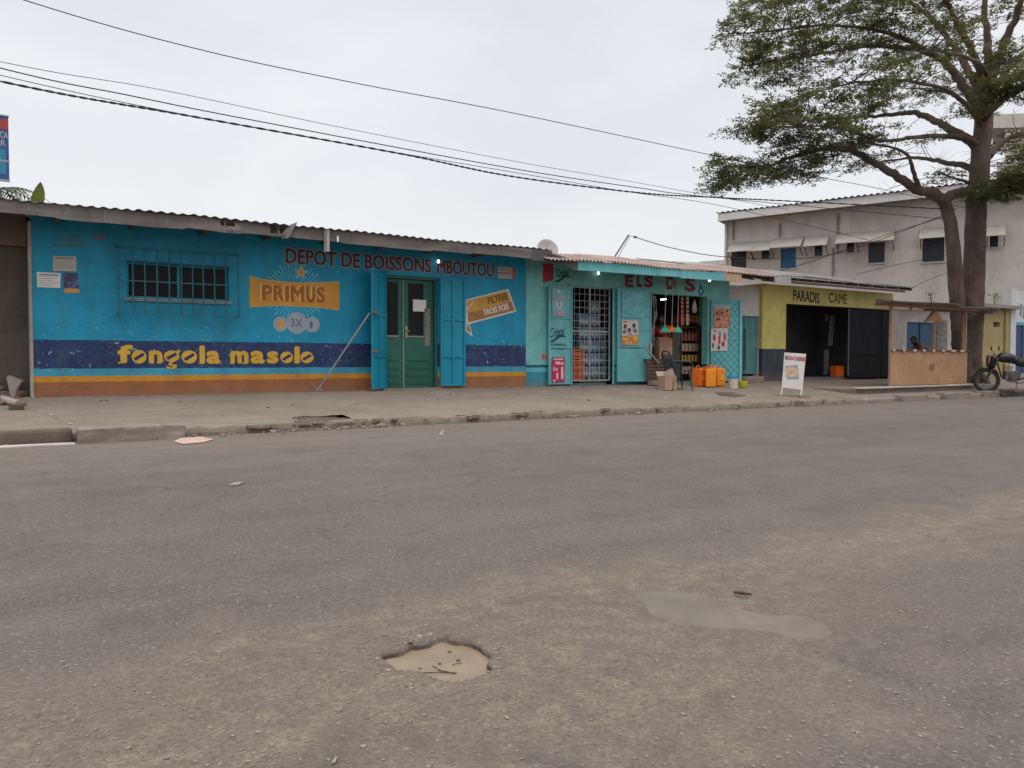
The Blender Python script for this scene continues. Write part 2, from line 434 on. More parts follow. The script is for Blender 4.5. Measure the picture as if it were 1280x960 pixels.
# ================================================================== pavement with its broken edge
def pave_mat():
    m, nt, b = newmat('dusty_pavement')
    v = coords(nt); mid = noise_(nt, v, 1.1, 6, 0.6, 0.3); fine = noise_(nt, v, 7, 6, 0.7); big = noise_(nt, coords(nt, (.3, 1.2, 1)), 1.0, 4)
    c = mixc(nt, 1.0, (.20, .166, .136), ramp(nt, mid, [(0.3, 0.84), (0.7, 1.13)]), 'MULTIPLY')
    c = mixc(nt, ramp(nt, fine, [(0.5, 0.0), (0.75, 0.5)]), c, (.13, .105, .084))
    c = mixc(nt, ramp(nt, big, [(0.5, 0.0), (0.7, 0.4)]), c, (.235, .20, .168))
    ck = nd(nt, 'ShaderNodeTexVoronoi', Scale=0.55, feature='DISTANCE_TO_EDGE'); 
    mpv = nt.nodes.new('ShaderNodeMix'); mpv.data_type = 'VECTOR'
    nz = nd(nt, 'ShaderNodeTexNoise', Scale=2.5, Detail=5.0); nt.links.new(v, nz.inputs['Vector'])
    mpv.inputs[0].default_value = 0.25; nt.links.new(v, mpv.inputs[4]); nt.links.new(nz.outputs['Color'], mpv.inputs[5])
    nt.links.new(mpv.outputs[1], ck.inputs['Vector'])
    crack = math_(nt, 'MULTIPLY', ramp(nt, ck.outputs['Distance'], [(0.002, 0.55), (0.012, 0.0)]), ramp(nt, mid, [(0.48, 0.0), (0.56, 1.0)]))
    c = mixc(nt, crack, c, (.1, .08, .065))
    nt.links.new(c, b.inputs['Base Color']); b.inputs['Roughness'].default_value = 0.9; b.inputs['Specular IOR Level'].default_value = 0.2
    bumpto(nt, b, math_(nt, 'ADD', fine, math_(nt, 'MULTIPLY', crack, -1.0)), 0.4, 0.012)
    return m
PAVE = pave_mat()
KB0, KB1 = on_y(97, 500, 10.8).x, on_y(232, 500, 10.8).x        # the one intact kerb block
DR0, DR1 = on_y(366, 527, 11.45).x, on_y(438, 527, 11.45).x        # the broken drain
PX0, PX1 = X(1068, 11.75), X(1245, 11.75)                          # the raised concrete platform
def edge_y(x):
    n = noise.noise(Vector((x*0.9, 3, 0)))*0.10+noise.noise(Vector((x*3.7, 9, 0)))*0.06+noise.noise(Vector((x*11, 2, 0)))*0.03
    return YK+n
def pave_z(x, y):
    z = sz(y)
    n = noise.noise(Vector((x*0.5, y*0.9, 1)))*0.012+noise.noise(Vector((x*2.6, y*3, 4)))*0.006
    return z+n
xs = [-60, -40, -25, -15]+[-10+0.06*i for i in range(int(46/0.06))]+[40, 60, 90, 150]
rows = [0.0, 0.015, 0.05, 0.09, 0.14, 0.2, 0.3, 0.45, 0.6, 0.8, 1.0]
mb = MB(); vs = []; w = len(xs)
for x in xs:
    ey = edge_y(x)
    drain = DR0 < x < DR1
    low = 0.045*max(0, noise.noise(Vector((x*0.55, 7, 0)))+0.25)
    vs.append((x, ey+0.03-0.05*abs(noise.noise(Vector((x*6, 1, 8)))), -0.02))
for t in rows:
    for x in xs:
        ey = edge_y(x); y = ey+(YB+0.6-ey)*t
        lip = math.exp(-(y-ey)/0.14)
        z = pave_z(x, y) - lip*0.03*(0.3+noise.noise(Vector((x*2.3, 5, 0)))) + lip*0.03*noise.noise(Vector((x*13, y*13, 2))) + lip*0.035*noise.noise(Vector((x*4.5, y*6, 12)))
        vs.append((x, y, max(z, 0.02)))
fs = [(j*w+i, j*w+i+1, (j+1)*w+i+1, (j+1)*w+i) for j in range(len(rows)) for i in range(w-1)
      if not (0 < j < 5 and DR0+.05 < xs[i] < DR1-.05 and j >= 3)]
mb.add(vs, fs)
tag(mb.build('pavement', PAVE, smooth=True, local=True), kind='structure')
mb = MB(); mb.add([(-800, YB+0.1, ZS-0.012), (900, YB+0.1, ZS-0.012), (900, 900, ZS-0.012), (-800, 900, ZS-0.012)], [(0, 1, 2, 3)])
tag(mb.build('ground', mat('bare_earth', (.26, .22, .175), rough=.95, scale=.4), local=True), kind='structure')
mb = MB(); mb.add([(-900, -600, -0.35), (900, -600, -0.35), (900, 60, -0.35), (-900, 60, -0.35)], [(0, 1, 2, 3)])
tag(mb.build('subsoil_ground', mat('bare_earth', (.26, .22, .175)), local=True), kind='structure')
# kerb: the block at left, its neighbour sunk over the gutter mouth, blocks by the platform
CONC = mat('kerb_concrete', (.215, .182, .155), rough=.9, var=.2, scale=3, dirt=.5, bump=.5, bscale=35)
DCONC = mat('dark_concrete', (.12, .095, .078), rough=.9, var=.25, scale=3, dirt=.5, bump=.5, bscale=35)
def lump(mb, a, b, seed, amp=0.02, nx=14, n2=4):
    """box with eroded faces"""
    a, b = Vector(a), Vector(b); bm = bmesh.new(); bmesh.ops.create_cube(bm, size=1)
    bmesh.ops.subdivide_edges(bm, edges=bm.edges[:], cuts=n2, use_grid_fill=True)
    vs = []
    for v in bm.verts:
        p = Vector((a.x+(b.x-a.x)*(v.co.x+.5), a.y+(b.y-a.y)*(v.co.y+.5), a.z+(b.z-a.z)*(v.co.z+.5)))
        n = noise.noise_vector(p*5+Vector((seed, 0, 0)))*amp+noise.noise_vector(p*17+Vector((seed, 0, 0)))*amp*.4
        c = (a+b)/2; k = 1-0.03*sum(1 for q in v.co if abs(q) > .49)/3
        vs.append(c+(p-c)*k+n)
    fs = [tuple(v.index for v in f.verts) for f in bm.faces]; bm.free()
    return mb.add(vs, fs)
mb = MB(); L = (KB1-KB0)
lump(mb, (KB0, 10.8, -.06), (KB1, 11.25, .178), 3.1, .022, n2=18)
tag(mb.build('kerb', CONC, smooth=True), kind='structure')
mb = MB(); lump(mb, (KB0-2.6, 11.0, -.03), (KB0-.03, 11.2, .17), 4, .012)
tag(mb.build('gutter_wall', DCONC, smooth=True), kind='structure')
mb = MB(); lump(mb, (KB0-2.7, 10.72, -.05), (KB0-.02, 10.86, .022), 9, .01)
tag(mb.build('gutter_lip', mat('pale_concrete', (.42, .38, .34), rough=.9, bump=.4), smooth=True), kind='structure')
mb = MB()
for i, (a, b, h, dy) in enumerate([(1060, 1122, .10, .02), (1124, 1157, .16, -.02), (1158, 1178, .09, .06), (1179, 1209, .17, -.03), (1210, 1228, .1, .05), (1229, 1258, .17, 0), (1260, 1300, .13, .03)]):
    lump(mb, (X(a, 11.05), 10.97+dy, -.05), (X(b, 11.05)-.03, 11.25+dy, h), 20+i, .014)
o = mb.build('kerb_stones', CONC, smooth=True); tag(o, kind='structure')
# gutter shadow box under the broken drain, with its rotten slats
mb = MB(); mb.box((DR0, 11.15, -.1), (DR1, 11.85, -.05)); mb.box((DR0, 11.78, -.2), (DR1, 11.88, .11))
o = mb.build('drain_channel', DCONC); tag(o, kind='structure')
mb = MB()
for i in range(4): 
    y = 11.36+i*.1; mb.bar((DR0+.03+random.uniform(0, .12), y, sz(y)-.012), (DR1-.02-random.uniform(0, .15), y+.05*random.uniform(-1, 1), sz(y)-.022+random.uniform(-.03, .02)), .07, .03)
tag(mb.build('drain_cover', mat('rotten_wood', (.17, .13, .10), rough=.9, streak=.5)), 'broken slatted drain cover sunk in the pavement edge in front of the blue wall', 'drain cover')
# crumbs along the edge, grit on the road
def stone(mb, c, r, seed):
    bm = bmesh.new(); bmesh.ops.create_icosphere(bm, subdivisions=1, radius=1)
    c = Vector(c); sx = (random.uniform(.7, 1.4), random.uniform(.7, 1.3), random.uniform(.45, .8))
    vs = []
    for v in bm.verts:
        n = 1+.35*noise.noise(v.co*1.7+Vector((seed*3.3, 0, 0)))
        vs.append(c+Vector((v.co.x*sx[0]*r*n, v.co.y*sx[1]*r*n, v.co.z*sx[2]*r*n)))
    fs = [tuple(v.index for v in f.verts) for f in bm.faces]; bm.free(); mb.add(vs, fs)
mb = MB(); rs = random.Random(3)
for i in range(650):
    x = rs.uniform(-1, 20) if i < 520 else rs.uniform(DR0-.6, DR1+.6)
    if KB0-.1 < x < KB1: continue
    y = edge_y(x)+rs.gauss(-.06, .09); r = abs(rs.gauss(0, .017))*(1.7 if rs.random() < .12 else .8)+.005
    stone(mb, (x, y, (0.0 if y < edge_y(x)-.03 else sz(y)-.03)+r*.3), min(r, .06), i)
for i in range(46):
    x = rs.uniform(KB1+.2, PX0) if i < 34 else rs.uniform(DR0-.5, DR1+.5); y = edge_y(x)+rs.uniform(-.10, .16); l, d, h = rs.uniform(.08, .30), rs.uniform(.05, .14), rs.uniform(.02, .05)
    z = (.0 if y < edge_y(x) else sz(y)-.035); lump(mb, (x-l/2, y-d/2, z-.01), (x+l/2, y+d/2, z+h), 200+i, .02, n2=2)
tag(mb.build('kerb_rubble', mat('rubble', (.19, .155, .125), rough=.95, var=.3, scale=9)), 'crumbled concrete and stones along the broken pavement edge', 'rubble', kind='stuff')
mb = MB()
for i in range(1700):
    px, py = rs.uniform(0, 1280), 600+360*rs.random()**.8
    P = on_z(px, py, 0)
    if (P-PH).length < .28 or (P-PW).length < .6: continue
    r = abs(rs.gauss(0, .0026))+.0018
    stone(mb, (P.x, P.y, r*.25), r, i)
for i in range(80):
    a_ = rs.uniform(0, 6.283); rr_ = 1.0+abs(rs.gauss(0, .3)); c_, s_2 = math.cos(AV+.12), math.sin(AV+.12); u_, w_ = .165*rr_*math.cos(a_), .2*rr_*math.sin(a_)
    x_, y_ = PH.x+u_*c_-w_*s_2, PH.y+u_*s_2+w_*c_; stone(mb, (x_, y_, road_z(x_, y_)+.001), abs(rs.gauss(0, .0045))+.002, i)
tag(mb.build('loose_grit', mat('grit', (.215, .18, .148), rough=.9, var=.4, scale=30, bump=0)), 'loose pale grit scattered over the worn road', 'gravel', kind='stuff')
# ================================================================== the drinks depot
def F(px, py, off=0.0, y=YB):
    p = on_y(px, py, y-off); return p
x0, x1 = X(42), X(657)
z0d = ZS-0.05
depot = root('drinks_depot', 'long low blue painted drinks shop with navy and orange stripes and a green double door', 'shop', ((x0+x1)/2, YB, ZS))
def band_mat(name, edges, cols, chip=1.0, run=.32):
    """paint in horizontal bands: edges are world heights from the bottom up"""
    m, nt, b = newmat(name)
    v = coords(nt); sp = nt.nodes.new('ShaderNodeSeparateXYZ'); nt.links.new(v, sp.inputs[0]); z = sp.outputs[2]
    w = noise_(nt, v, 6, 3)
    z = math_(nt, 'ADD', z, math_(nt, 'MULTIPLY', math_(nt, 'SUBTRACT', w, 0.5), 0.03))
    c = cols[0]
    for e, k in zip(edges, cols[1:]):
        g = nt.nodes.new('ShaderNodeMath'); g.operation = 'GREATER_THAN'; nt.links.new(z, g.inputs[0]); g.inputs[1].default_value = e-ZS
        c = mixc(nt, g.outputs[0], c, k)
    n1 = noise_(nt, v, 1.3, 6, 0.65, 0.2); n2 = noise_(nt, coords(nt, (3.5, 3.5, .35)), 1.5, 5, 0.7); n3 = noise_(nt, v, 5, 6, .7, .5)
    c = mixc(nt, 1.0, c, ramp(nt, n1, [(0.25, 0.68), (0.5, 1.0), (0.75, 1.25)]), 'MULTIPLY')
    c = mixc(nt, ramp(nt, n3, [(0.5, 0.0), (0.78, 0.35)]), c, (.08, .19, .23))
    c = mixc(nt, ramp(nt, n2, [(0.5, 0.0), (0.72, run)]), c, (.04, .08, .09))
    # splashed dust at the foot
    low = math_(nt, 'MULTIPLY', sstep(nt, math_(nt, 'ADD', z, math_(nt, 'MULTIPLY', math_(nt, 'SUBTRACT', n3, .5), .5)), .34, -.05), 0.4)
    c = mixc(nt, low, c, (.2, .15, .11))
    # flaked spots, most of them around the navy band
    n4 = noise_(nt, v, 15, 4, .6, .8); n5 = noise_(nt, v, .9, 3)
    hz = math_(nt, 'MULTIPLY', sstep(nt, z, .25, .6), sstep(nt, z, 1.35, .8))
    ch = math_(nt, 'MULTIPLY', ramp(nt, n4, [(0.64, 0.0), (0.67, 0.8)]), math_(nt, 'MULTIPLY', hz, ramp(nt, n5, [(0.40, 0.0), (0.52, 1.0)])))
    c = mixc(nt, math_(nt, 'MULTIPLY', ch, chip), c, (.38, .46, .52))
    nt.links.new(c, b.inputs['Base Color']); b.inputs['Roughness'].default_value = .55; b.inputs['Specular IOR Level'].default_value = .3
    bumpto(nt, b, math_(nt, 'ADD', noise_(nt, v, 22, 5, .6), math_(nt, 'MULTIPLY', noise_(nt, v, 3.2, 4), 2.5)), .45, .02)
    return m
TEAL = (.006, .232, .375)
bands = [Z(45, 478), Z(45, 470.6), Z(45, 461), Z(45, 424.5)]
M_DEPOT = band_mat('painted_depot_wall', bands, [(.29, .088, .020), (.50, .215, .008), (.04, .255, .37), (.016, .03, .10), TEAL])
M_TEAL = mat('teal_metal_paint', (.008, .222, .335), rough=.45, var=.15, scale=2, dirt=.3, dirtcol=(.03, .13, .16), streak=.25, chips=.25, chipcol=(.1, .2, .22), bump=.1)
WIN = (X(160), X(287), Z(160, 372), Z(160, 326)); DOOR = (X(480), X(548), z0d, Z(510, 345))
HT = 3.27
mb = MB(); wall_holes(mb, x0, x1, z0d, HT, [WIN, DOOR], YB, .2)
mb.box((x0, YB+.2, z0d), (x0+.2, YB+4.6, HT)); mb.box((x1-.2, YB+.2, z0d), (x1, YB+4.6, HT)); mb.box((x0, YB+4.6, z0d), (x1, YB+4.8, HT))
mb.box((x0+.2, YB+.2, z0d), (x1-.2, YB+4.6, z0d+.06))
mb.build('wall', M_DEPOT, depot)
mb = MB(); mb.box((X(37.5), YB-.02, z0d), (x0-.002, YB+.3, HT-.1)); mb.build('corner_post', mat('bare_render', (.3, .28, .25), rough=.9, var=.25, dirt=.5, streak=.4), depot)
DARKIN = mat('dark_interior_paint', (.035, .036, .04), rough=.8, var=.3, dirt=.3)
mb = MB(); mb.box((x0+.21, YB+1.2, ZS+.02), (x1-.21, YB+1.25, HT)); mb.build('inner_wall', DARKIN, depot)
# roof: corrugated sheets, torn skirt of plain sheet
xr0, xr1 = X(-140, YB-.8), X(690, YB-.8); yf = YB-.8
GALV = mat('weathered_galvanised', (.27, .25, .24), rough=.62, var=.25, scale=1.1, dirt=.55, dirtcol=(.13, .105, .09), streak=.6, metal=.25, bump=.12)
mb = MB(); corrugated(mb, (xr0, yf-.06, 3.367), (xr1-xr0, 0, -.03), (0, 5.9, .1), amp=.013, wl=.165, rows=4, seed=2)
mb.build('roof', GALV, depot)
mb = MB()
tears = [(X(279, yf), X(295, yf), 3.225, 3.34), (X(339, yf), X(359, yf), 3.17, 3.345)]
n = 150; vs = []; zt = [0, .25, .5, .75, 1]
def skx(i): return xr0+(xr1-xr0)*i/n
def skirt(x, t):
    top = 3.357-.03*(x-xr0)/(xr1-xr0); bot = 3.146-.035*(x-x0)/(x1-x0)+.012*noise.noise(Vector((x*1.3, 0, 0)))+.02*math.sin(math.floor(x/.9)*5.1)
    y = yf+.018*noise.noise(Vector((x*1.6, t*2, 3)))+.010*math.sin(math.floor(x/.9)*3.7)
    for a, b, c, d in tears:
        k = math.exp(-((x-(a+b)/2)/(b-a))**2); y -= k*.09*math.sin(t*2.6+1)*(1 if x > (a+b)/2 else .3); bot -= k*.02
    return (x, y, bot+(top-bot)*t)
for i in range(n+1):
    for t in zt: vs.append(skirt(skx(i), t))
fs = []
for i in range(n):
    for j in range(4):
        c = [vs[i*5+j], vs[(i+1)*5+j+1]]; cx, cz = (c[0][0]+c[1][0])/2, (c[0][2]+c[1][2])/2
        if any(a < cx < b and d0 < cz < d1 for a, b, d0, d1 in tears): continue
        fs.append((i*5+j, (i+1)*5+j, (i+1)*5+j+1, i*5+j+1))
mb.add(vs, fs)
sk = mb.build('roof_skirt', mat('skirt_sheet', (.165, .143, .132), rough=.75, var=.22, scale=.9, dirt=.6, dirtcol=(.12, .10, .09), streak=.75, metal=.1, bump=.15), depot)
s_ = sk.modifiers.new('thickness', 'SOLIDIFY'); s_.thickness = .006; s_.offset = 1
for x in [xr0+.9*i for i in range(int((xr1-xr0)/.9))]:
    mb = MB(); p = skirt(x, 0); q = skirt(x, 1); mb.bar((p[0], p[1]-.012, p[2]+.005), (q[0], q[1]-.012, q[2]-.02), .022, .006, upv=(0, 1, 0)); mb.build('sheet_lap', mat('lap_strip', (.19, .168, .155), rough=.7, streak=.5), depot)
mb = MB(); mb.box((xr0+.2, yf+.1, 3.16), (xr1-.2, yf+.13, 3.31)); mb.build('tear_backing', mat('dark_timber', (.10, .08, .065), rough=.9, streak=.4), depot)  # added dark backing that keeps the sky out of the skirt tears
# bent flap and the strip hanging from the eave
mb = MB(); a = Vector(F(352, 299, y=yf-.03)); mb.add([a, a+Vector((.10, -.05, .02)), a+Vector((.24, -.13, .30)), a+Vector((.14, -.03, .26)), a+Vector((.02, -.01, .12))], [(0, 1, 2, 3, 4)])
o = mb.build('torn_flap', mat('lap_strip', (.26, .235, .22)), depot); s_ = o.modifiers.new('thickness', 'SOLIDIFY'); s_.thickness = .006
mb = MB(); p = F(408, 286, y=yf-.05); q = F(408, 315, y=yf-.05); mb.bar((p.x-.03, p.y, p.z), (q.x-.03, q.y, q.z), .012, .04, upv=(0, 1, 0)); mb.bar((p.x+.028, p.y+.005, p.z), (q.x+.028, q.y+.005, q.z+.01), .06, .02, upv=(0, 1, 0))
mb.build('hanging_batten', mat('pale_batten', (.38, .35, .33), rough=.8, streak=.4), depot)
mb = MB(); p = F(422, 295, y=yf-.04); mb.tube([p, p+Vector((.004, 0, -.06)), p+Vector((0, 0, -.11))], [.018, .022, .014], 8)
mb.build('light_dot', mat('dot_white', (.75, .75, .73), rough=.4, bump=0), depot)  # small white tube standing in for a dot of light at the skirt
# joists under the eave
for i in range(int((x1-x0)/1.1)):
    mb = MB(); mb.box((x0+.3+1.1*i, yf+.05, 3.17), (x0+.36+1.1*i, YB-.002, 3.268)); mb.build('rafter', mat('dark_timber', (.10, .08, .065), rough=.9, streak=.4), depot)
pass
# window: reveal frame, dark panes, iron grille standing proud
win = MB(); a, b, c, d = WIN
for q in ((a, c, b, c+.04), (a, d-.04, b, d)): win.box((q[0], YB+.1, q[1]), (q[2], YB+.15, q[3]))
for x in (a, (a+b)/2-.02, b-.04): win.box((x, YB+.102, c+.04), (x+.04, YB+.148, d-.04))
wo = win.build('window', M_TEAL, depot)
mb = MB(); mb.box((a+.02, YB+.12, c+.02), (b-.02, YB+.126, d-.02))
mb.build('pane', mat('dark_glass', (.012, .012, .013), rough=.35, var=.1, dirt=.2, bump=0, spec=.12), wo)
mb = MB(); mb.box((a-.04, YB-.03, c-.05), (b+.04, YB+.1, c)); mb.build('sill', mat('bare_render', (.3, .28, .25)), wo)
mb = MB(); gx0, gx1 = X(148), X(297); gz0, gz1 = Z(150, 392), Z(150, 308); yg = YB-.13
for zz in (gz0, Z(150, 374), Z(150, 351), Z(150, 325), gz1): mb.box((gx0, yg-.012, zz-.009), (gx1, yg+.006, zz+.009))
for k, px in enumerate((148, 166, 181, 196, 211, 226, 240, 253, 267, 281, 296.5)): mb.tube([(X(px), yg-.006, gz0+.002), (X(px), yg-.006, gz1-.002)], .0125, 6)
for xx in (gx0, gx1):
    for zz in (gz0, gz1): mb.bar((xx, yg, zz), (xx, YB, zz), .02)
mb.build('grille', mat('grille_paint', (.018, .115, .15), rough=.5, var=.2, dirt=.5, dirtcol=(.16, .16, .14), bump=0), wo)
# green double door
GREEN = mat('green_door_paint', (.016, .10, .073), rough=.5, var=.2, scale=3, dirt=.5, dirtcol=(.05, .11, .08), streak=.35, chips=.15, chipcol=(.25, .25, .18), bump=.15)
GLASS = mat('dark_glass', (.012, .014, .018))
a, b, c, d = DOOR; yd = YB+.13; mid = X(507.5)
mb = MB(); mb.box((a, YB+.05, c), (a+.05, YB+.2, d-.05)); mb.box((b-.05, YB+.05, c), (b, YB+.2, d-.05)); mb.box((a, YB+.05, d-.05), (b, YB+.2, d))
mb.build('door_frame', mat('frame_paint', (.03, .11, .10), rough=.5, dirt=.5), depot)
def leaf(l, r, pg):
    mb = MB(); z_b, z_t = c+.06, d-.06; gz0, gz1 = Z(510, 419), Z(510, 353)
    wall_holes(mb, l, r, z_b, z_t, [(pg[0], pg[1], gz0, gz1)], yd, .045)
    for k in range(4):                                             # raised panels below the glass
        q0 = z_b+.07+k*.155; mb.box((l+.08, yd-.012, q0), (r-.08, yd-.001, q0+.115)); mb.box((l+.11, yd-.02, q0+.03), (r-.11, yd-.013, q0+.085))
    o = mb.build('door', GREEN, depot)
    mb = MB(); mb.box((pg[0], yd+.018, gz0), (pg[1], yd+.024, gz1)); mb.build('pane', GLASS, o)
    mb = MB(); mb.box((pg[0]-.02, yd-.01, gz0-.035), (pg[1]+.02, yd-.001, gz0-.005)); mb.build('rail', mat('stained_rail', (.22, .23, .17), rough=.7, dirt=.6), o)
    return o
leaf(a+.055, mid-.004, (X(483.5), X(501))); dr = leaf(mid+.004, b-.055, (X(514), X(533)))
mb = MB(); hz = Z(511, 415); mb.box((X(510), yd-.016, hz-.12), (X(512.4), yd-.002, hz+.12)); mb.tube([(X(511), yd-.015, hz+.03), (X(511), yd-.06, hz+.03), (X(514.5), yd-.062, hz+.025)], .011, 8)
mb.build('handle', mat('worn_brass', (.3, .27, .2), rough=.35, metal=.6, bump=0), dr)
mb = MB(); mb.box((mid-.012, yd-.014, c+.06), (mid+.012, yd-.003, d-.08)); mb.build('meeting_strip', mat('stained_rail', (.22, .23, .17)), dr)
mb = MB(); mb.box((X(534.5), yd-.008, Z(530, 432)), (X(541), yd-.0015, Z(530, 385))); mb.build('worn_patch', mat('bare_wood_patch', (.2, .19, .14), rough=.8, var=.3, dirt=.7, scale=8), dr)
mb = MB(); mb.box((a-.05, YB-.1, c-.02), (b+.05, YB+.1, c+.06)); mb.build('door_step', CONC, depot)
tagp = MB(); P = F(516.5, 389, -.112); Q = F(533, 375, -.112); tagp.box((P.x, YB+.122, P.z), (Q.x, YB+.125, Q.z))
tag(tagp.build('paper_notice', mat('white_paper', (.62, .60, .57), rough=.8, var=.08, dirt=.1, bump=0)), 'blank white paper taped inside the glass of the green door', 'notice')
# steel shutters: one folded back on the wall, one swung out
def shutter(H, ang, wd, name, pz, flip=1):
    """H hinge point at the foot; leaf runs along direction ang in plan"""
    u = Vector((math.cos(ang), math.sin(ang), 0)); n = Vector((u.y, -u.x, 0))*flip; h = pz[1]-pz[0]
    mb = MB(); O = Vector((H.x, H.y, pz[0]))
    mb.obox(O, u*wd, n*.012, EZ*h)
    for k in (0, .5, 1): mb.obox(O+u*(wd*k-.018*(1 if k == .5 else 2*k))+n*.012, u*.036, n*.028, EZ*h)
    for k in (0, .27, .5 if False else .62, 1): mb.obox(O+u*.037+n*.0125+EZ*((h-.036)*k), u*(wd-.074), n*.022, EZ*.036)
    return mb, u, n, O, h
zp = (ZS-.0, Z(510, 343))
mb, u, n, O, h = shutter(Vector((X(549), YB-.03, 0)), 0.0, X(580)-X(549), 's', (ZS+.04, Z(565, 349)))
sh = mb.build('shutter', M_TEAL, depot)
mb, u, n, O, h = shutter(Vector((X(481), YB-.02, 0)), R(180+40), .6, 's', (ZS+.02, Z(510, 341)), -1)
sh2 = mb.build('shutter', M_TEAL, depot)
for k in (.30, .62): 
    mb = MB(); p = O+u*.5+n*.04+EZ*(h*k); mb.obox(p, u*.07, n*.03, EZ*.06); mb.tube([p-u*.12+EZ*.03+n*.02, p+u*.2+EZ*.03+n*.02], .012, 6); mb.build('latch', mat('rusty_latch', (.28, .16, .13), rough=.7, metal=.3, var=.3), sh2)
BARTOP = O+u*.60+EZ*(h*.63)-n*.03
# painted lettering: maroon on a pink-grey outline
MAROON = mat('maroon_paint', (.055, .026, .034), rough=.6, dirt=.3, bump=.05); PINKG = mat('pinkish_grey_paint', (.29, .225, .235), rough=.7, dirt=.3, bump=.05)
zt, zb = Z(357, 310.5), Z(357, 328.5)
mb = MB(); mo = MB()
for w_, pa, pb in (('DEPOT', 358.5, 420.5), ('DE', 428, 450), ('BOISSONS', 457, 539), ('MBOUTOU', 547, 617)):
    O_ = Vector((X(pa), YB, zb)); wd = X(pb)-X(pa)
    mb.text(w_, O_, EX, EZ, wd, zt-zb, NF, off=.02, t=.0045); mo.text(w_, O_, EX, EZ, wd, zt-zb, NF, off=.062, t=.0022)
mo.build('lettering_outline', PINKG, depot); tag(mb.build('lettering', MAROON, depot), 'maroon block lettering reading DEPOT DE BOISSONS MBOUTOU')
# fongola masolo
MUST = mat('mustard_paint', (.54, .32, .035), rough=.55, var=.1, dirt=.2, bump=.05); NAVY = mat('navy_paint', (.016, .03, .10), rough=.55, bump=.05)
mb = MB(); sl = mb
def ring(mb, px0, px1, py0, py1, base, t, n=28, k=1.0):
    A = F(px0, py1); B = F(px1, py0); cx, cz = (A.x+B.x)/2, (A.z+B.z)/2; rx, rz = abs(B.x-A.x)/2*k, abs(B.z-A.z)/2*k
    mb.prism([(cx+rx*math.cos(2*math.pi*i/n), YB-base, cz+rz*math.sin(2*math.pi*i/n)) for i in range(n)], (0, -t, 0)); return cx, cz, rx, rz
def slit(c, k=1.0):
    cx, cz, rx, rz = c; d = Vector((rx*.62*k, 0, rz*.42*k)); q = Vector((-.024, 0, .036))
    sl.cur = 1; sl.prism([Vector((cx, YB-.0062, cz))-d-q*.6, Vector((cx, YB-.0062, cz))+d-q*.6, Vector((cx, YB-.0062, cz))+d+q*.6, Vector((cx, YB-.0062, cz))-d+q*.6], (0, -.001, 0)); sl.cur = 0
def letter(ch, px0, px1, py0, py1, off=.05):
    A = F(px0, py1); B = F(px1, py0); i = .02
    mb.text(ch, (A.x+i, YB, A.z+i), EX, EZ, B.x-A.x-2*i, B.z-A.z-2*i, NF, off=off, t=.0055)
for ch, p0, p1, q0, q1 in (('f', 147, 166, 431, 454), ('n', 186, 203, 438, 454), ('l', 249.5, 256, 432, 454.5), ('a', 258, 275.5, 438.5, 455),
                           ('m', 288, 310.5, 438.5, 454.5), ('a', 313, 331, 438.5, 454.5), ('s', 333.5, 348, 439, 454.5), ('l', 368, 374.5, 433, 453.8)): letter(ch, p0, p1, q0, q1)
for p0, p1, q0, q1 in ((164.6, 183, 437.5, 454.5), (227, 246, 438, 454.5), (350.5, 366, 439.5, 454), (375.5, 391.5, 439.5, 454)): slit(ring(mb, p0, p1, q0, q1, .0003, .005))
slit(ring(mb, 205, 224, 438, 452.5, .0003, .005))
A = F(207, 461); B = F(222, 450); 
mb.prism([F(x, y, .0002) for x, y in ((213, 451), (219, 451), (214, 455), (221, 456), (221, 459.5), (216, 461.5), (209, 461), (207.5, 458), (210, 457.5), (213, 459), (217, 458.5), (210, 456))], (0, -.0048, 0))
mb.prism([F(x, y, .0002) for x, y in ((220, 439), (224.5, 437), (225, 440), (222, 442))], (0, -.0044, 0))
for px, py in ((147.5, 452.3), (186.5, 452.3), (196, 452.3), (249, 452.8), (287.5, 452.8), (303, 452.8), (367.6, 452.2)):      # slab feet
    A = F(px, py+2.0); B = F(px+(6.5 if px in (147.5, 249, 367.6) else 5.5), py+.2); mb.box((A.x, YB-.0049, A.z), (B.x, YB-.0004, B.z))
tag(mb.build('lettering', [MUST, NAVY], depot), 'mustard lower-case lettering reading fongola masolo on the navy band')
# the beer emblem
OCH = mat('ochre_paint', (.50, .235, .035), rough=.55, var=.22, scale=1.2, dirt=.3, dirtcol=(.35, .14, .03), bump=.05)
em = MB(); top = [(312, 346), (330, 350), (350, 352.5), (370, 353.8), (395, 353.8), (410, 353.2), (424, 352.2)]; bot = [(424, 388.3), (410, 386), (390, 384.2), (370, 383.2), (350, 382.5), (330, 383), (312, 384)]
em.prism([F(x, y, .0005) for x, y in top+bot], (0, -.004, 0)); mb = em; mb.cur = 1
for ln in (top, bot):
    for p, q in zip(ln, ln[1:]): 
        P, Q = F(*p, .0052), F(*q, .0052); mb.bar(P, Q, .011, .001, upv=(0, 1, 0)) if False else mb.prism([P, Q, Q+EZ*.014, P+EZ*.014], (0, -.001, 0))
tag(em.build('painted_banner', [OCH, mat('cream_paint', (.45, .34, .16), rough=.6, bump=0)], depot), 'ochre bow-sided beer banner reading PRIMUS')
hi = MB(); lo = MB(); 
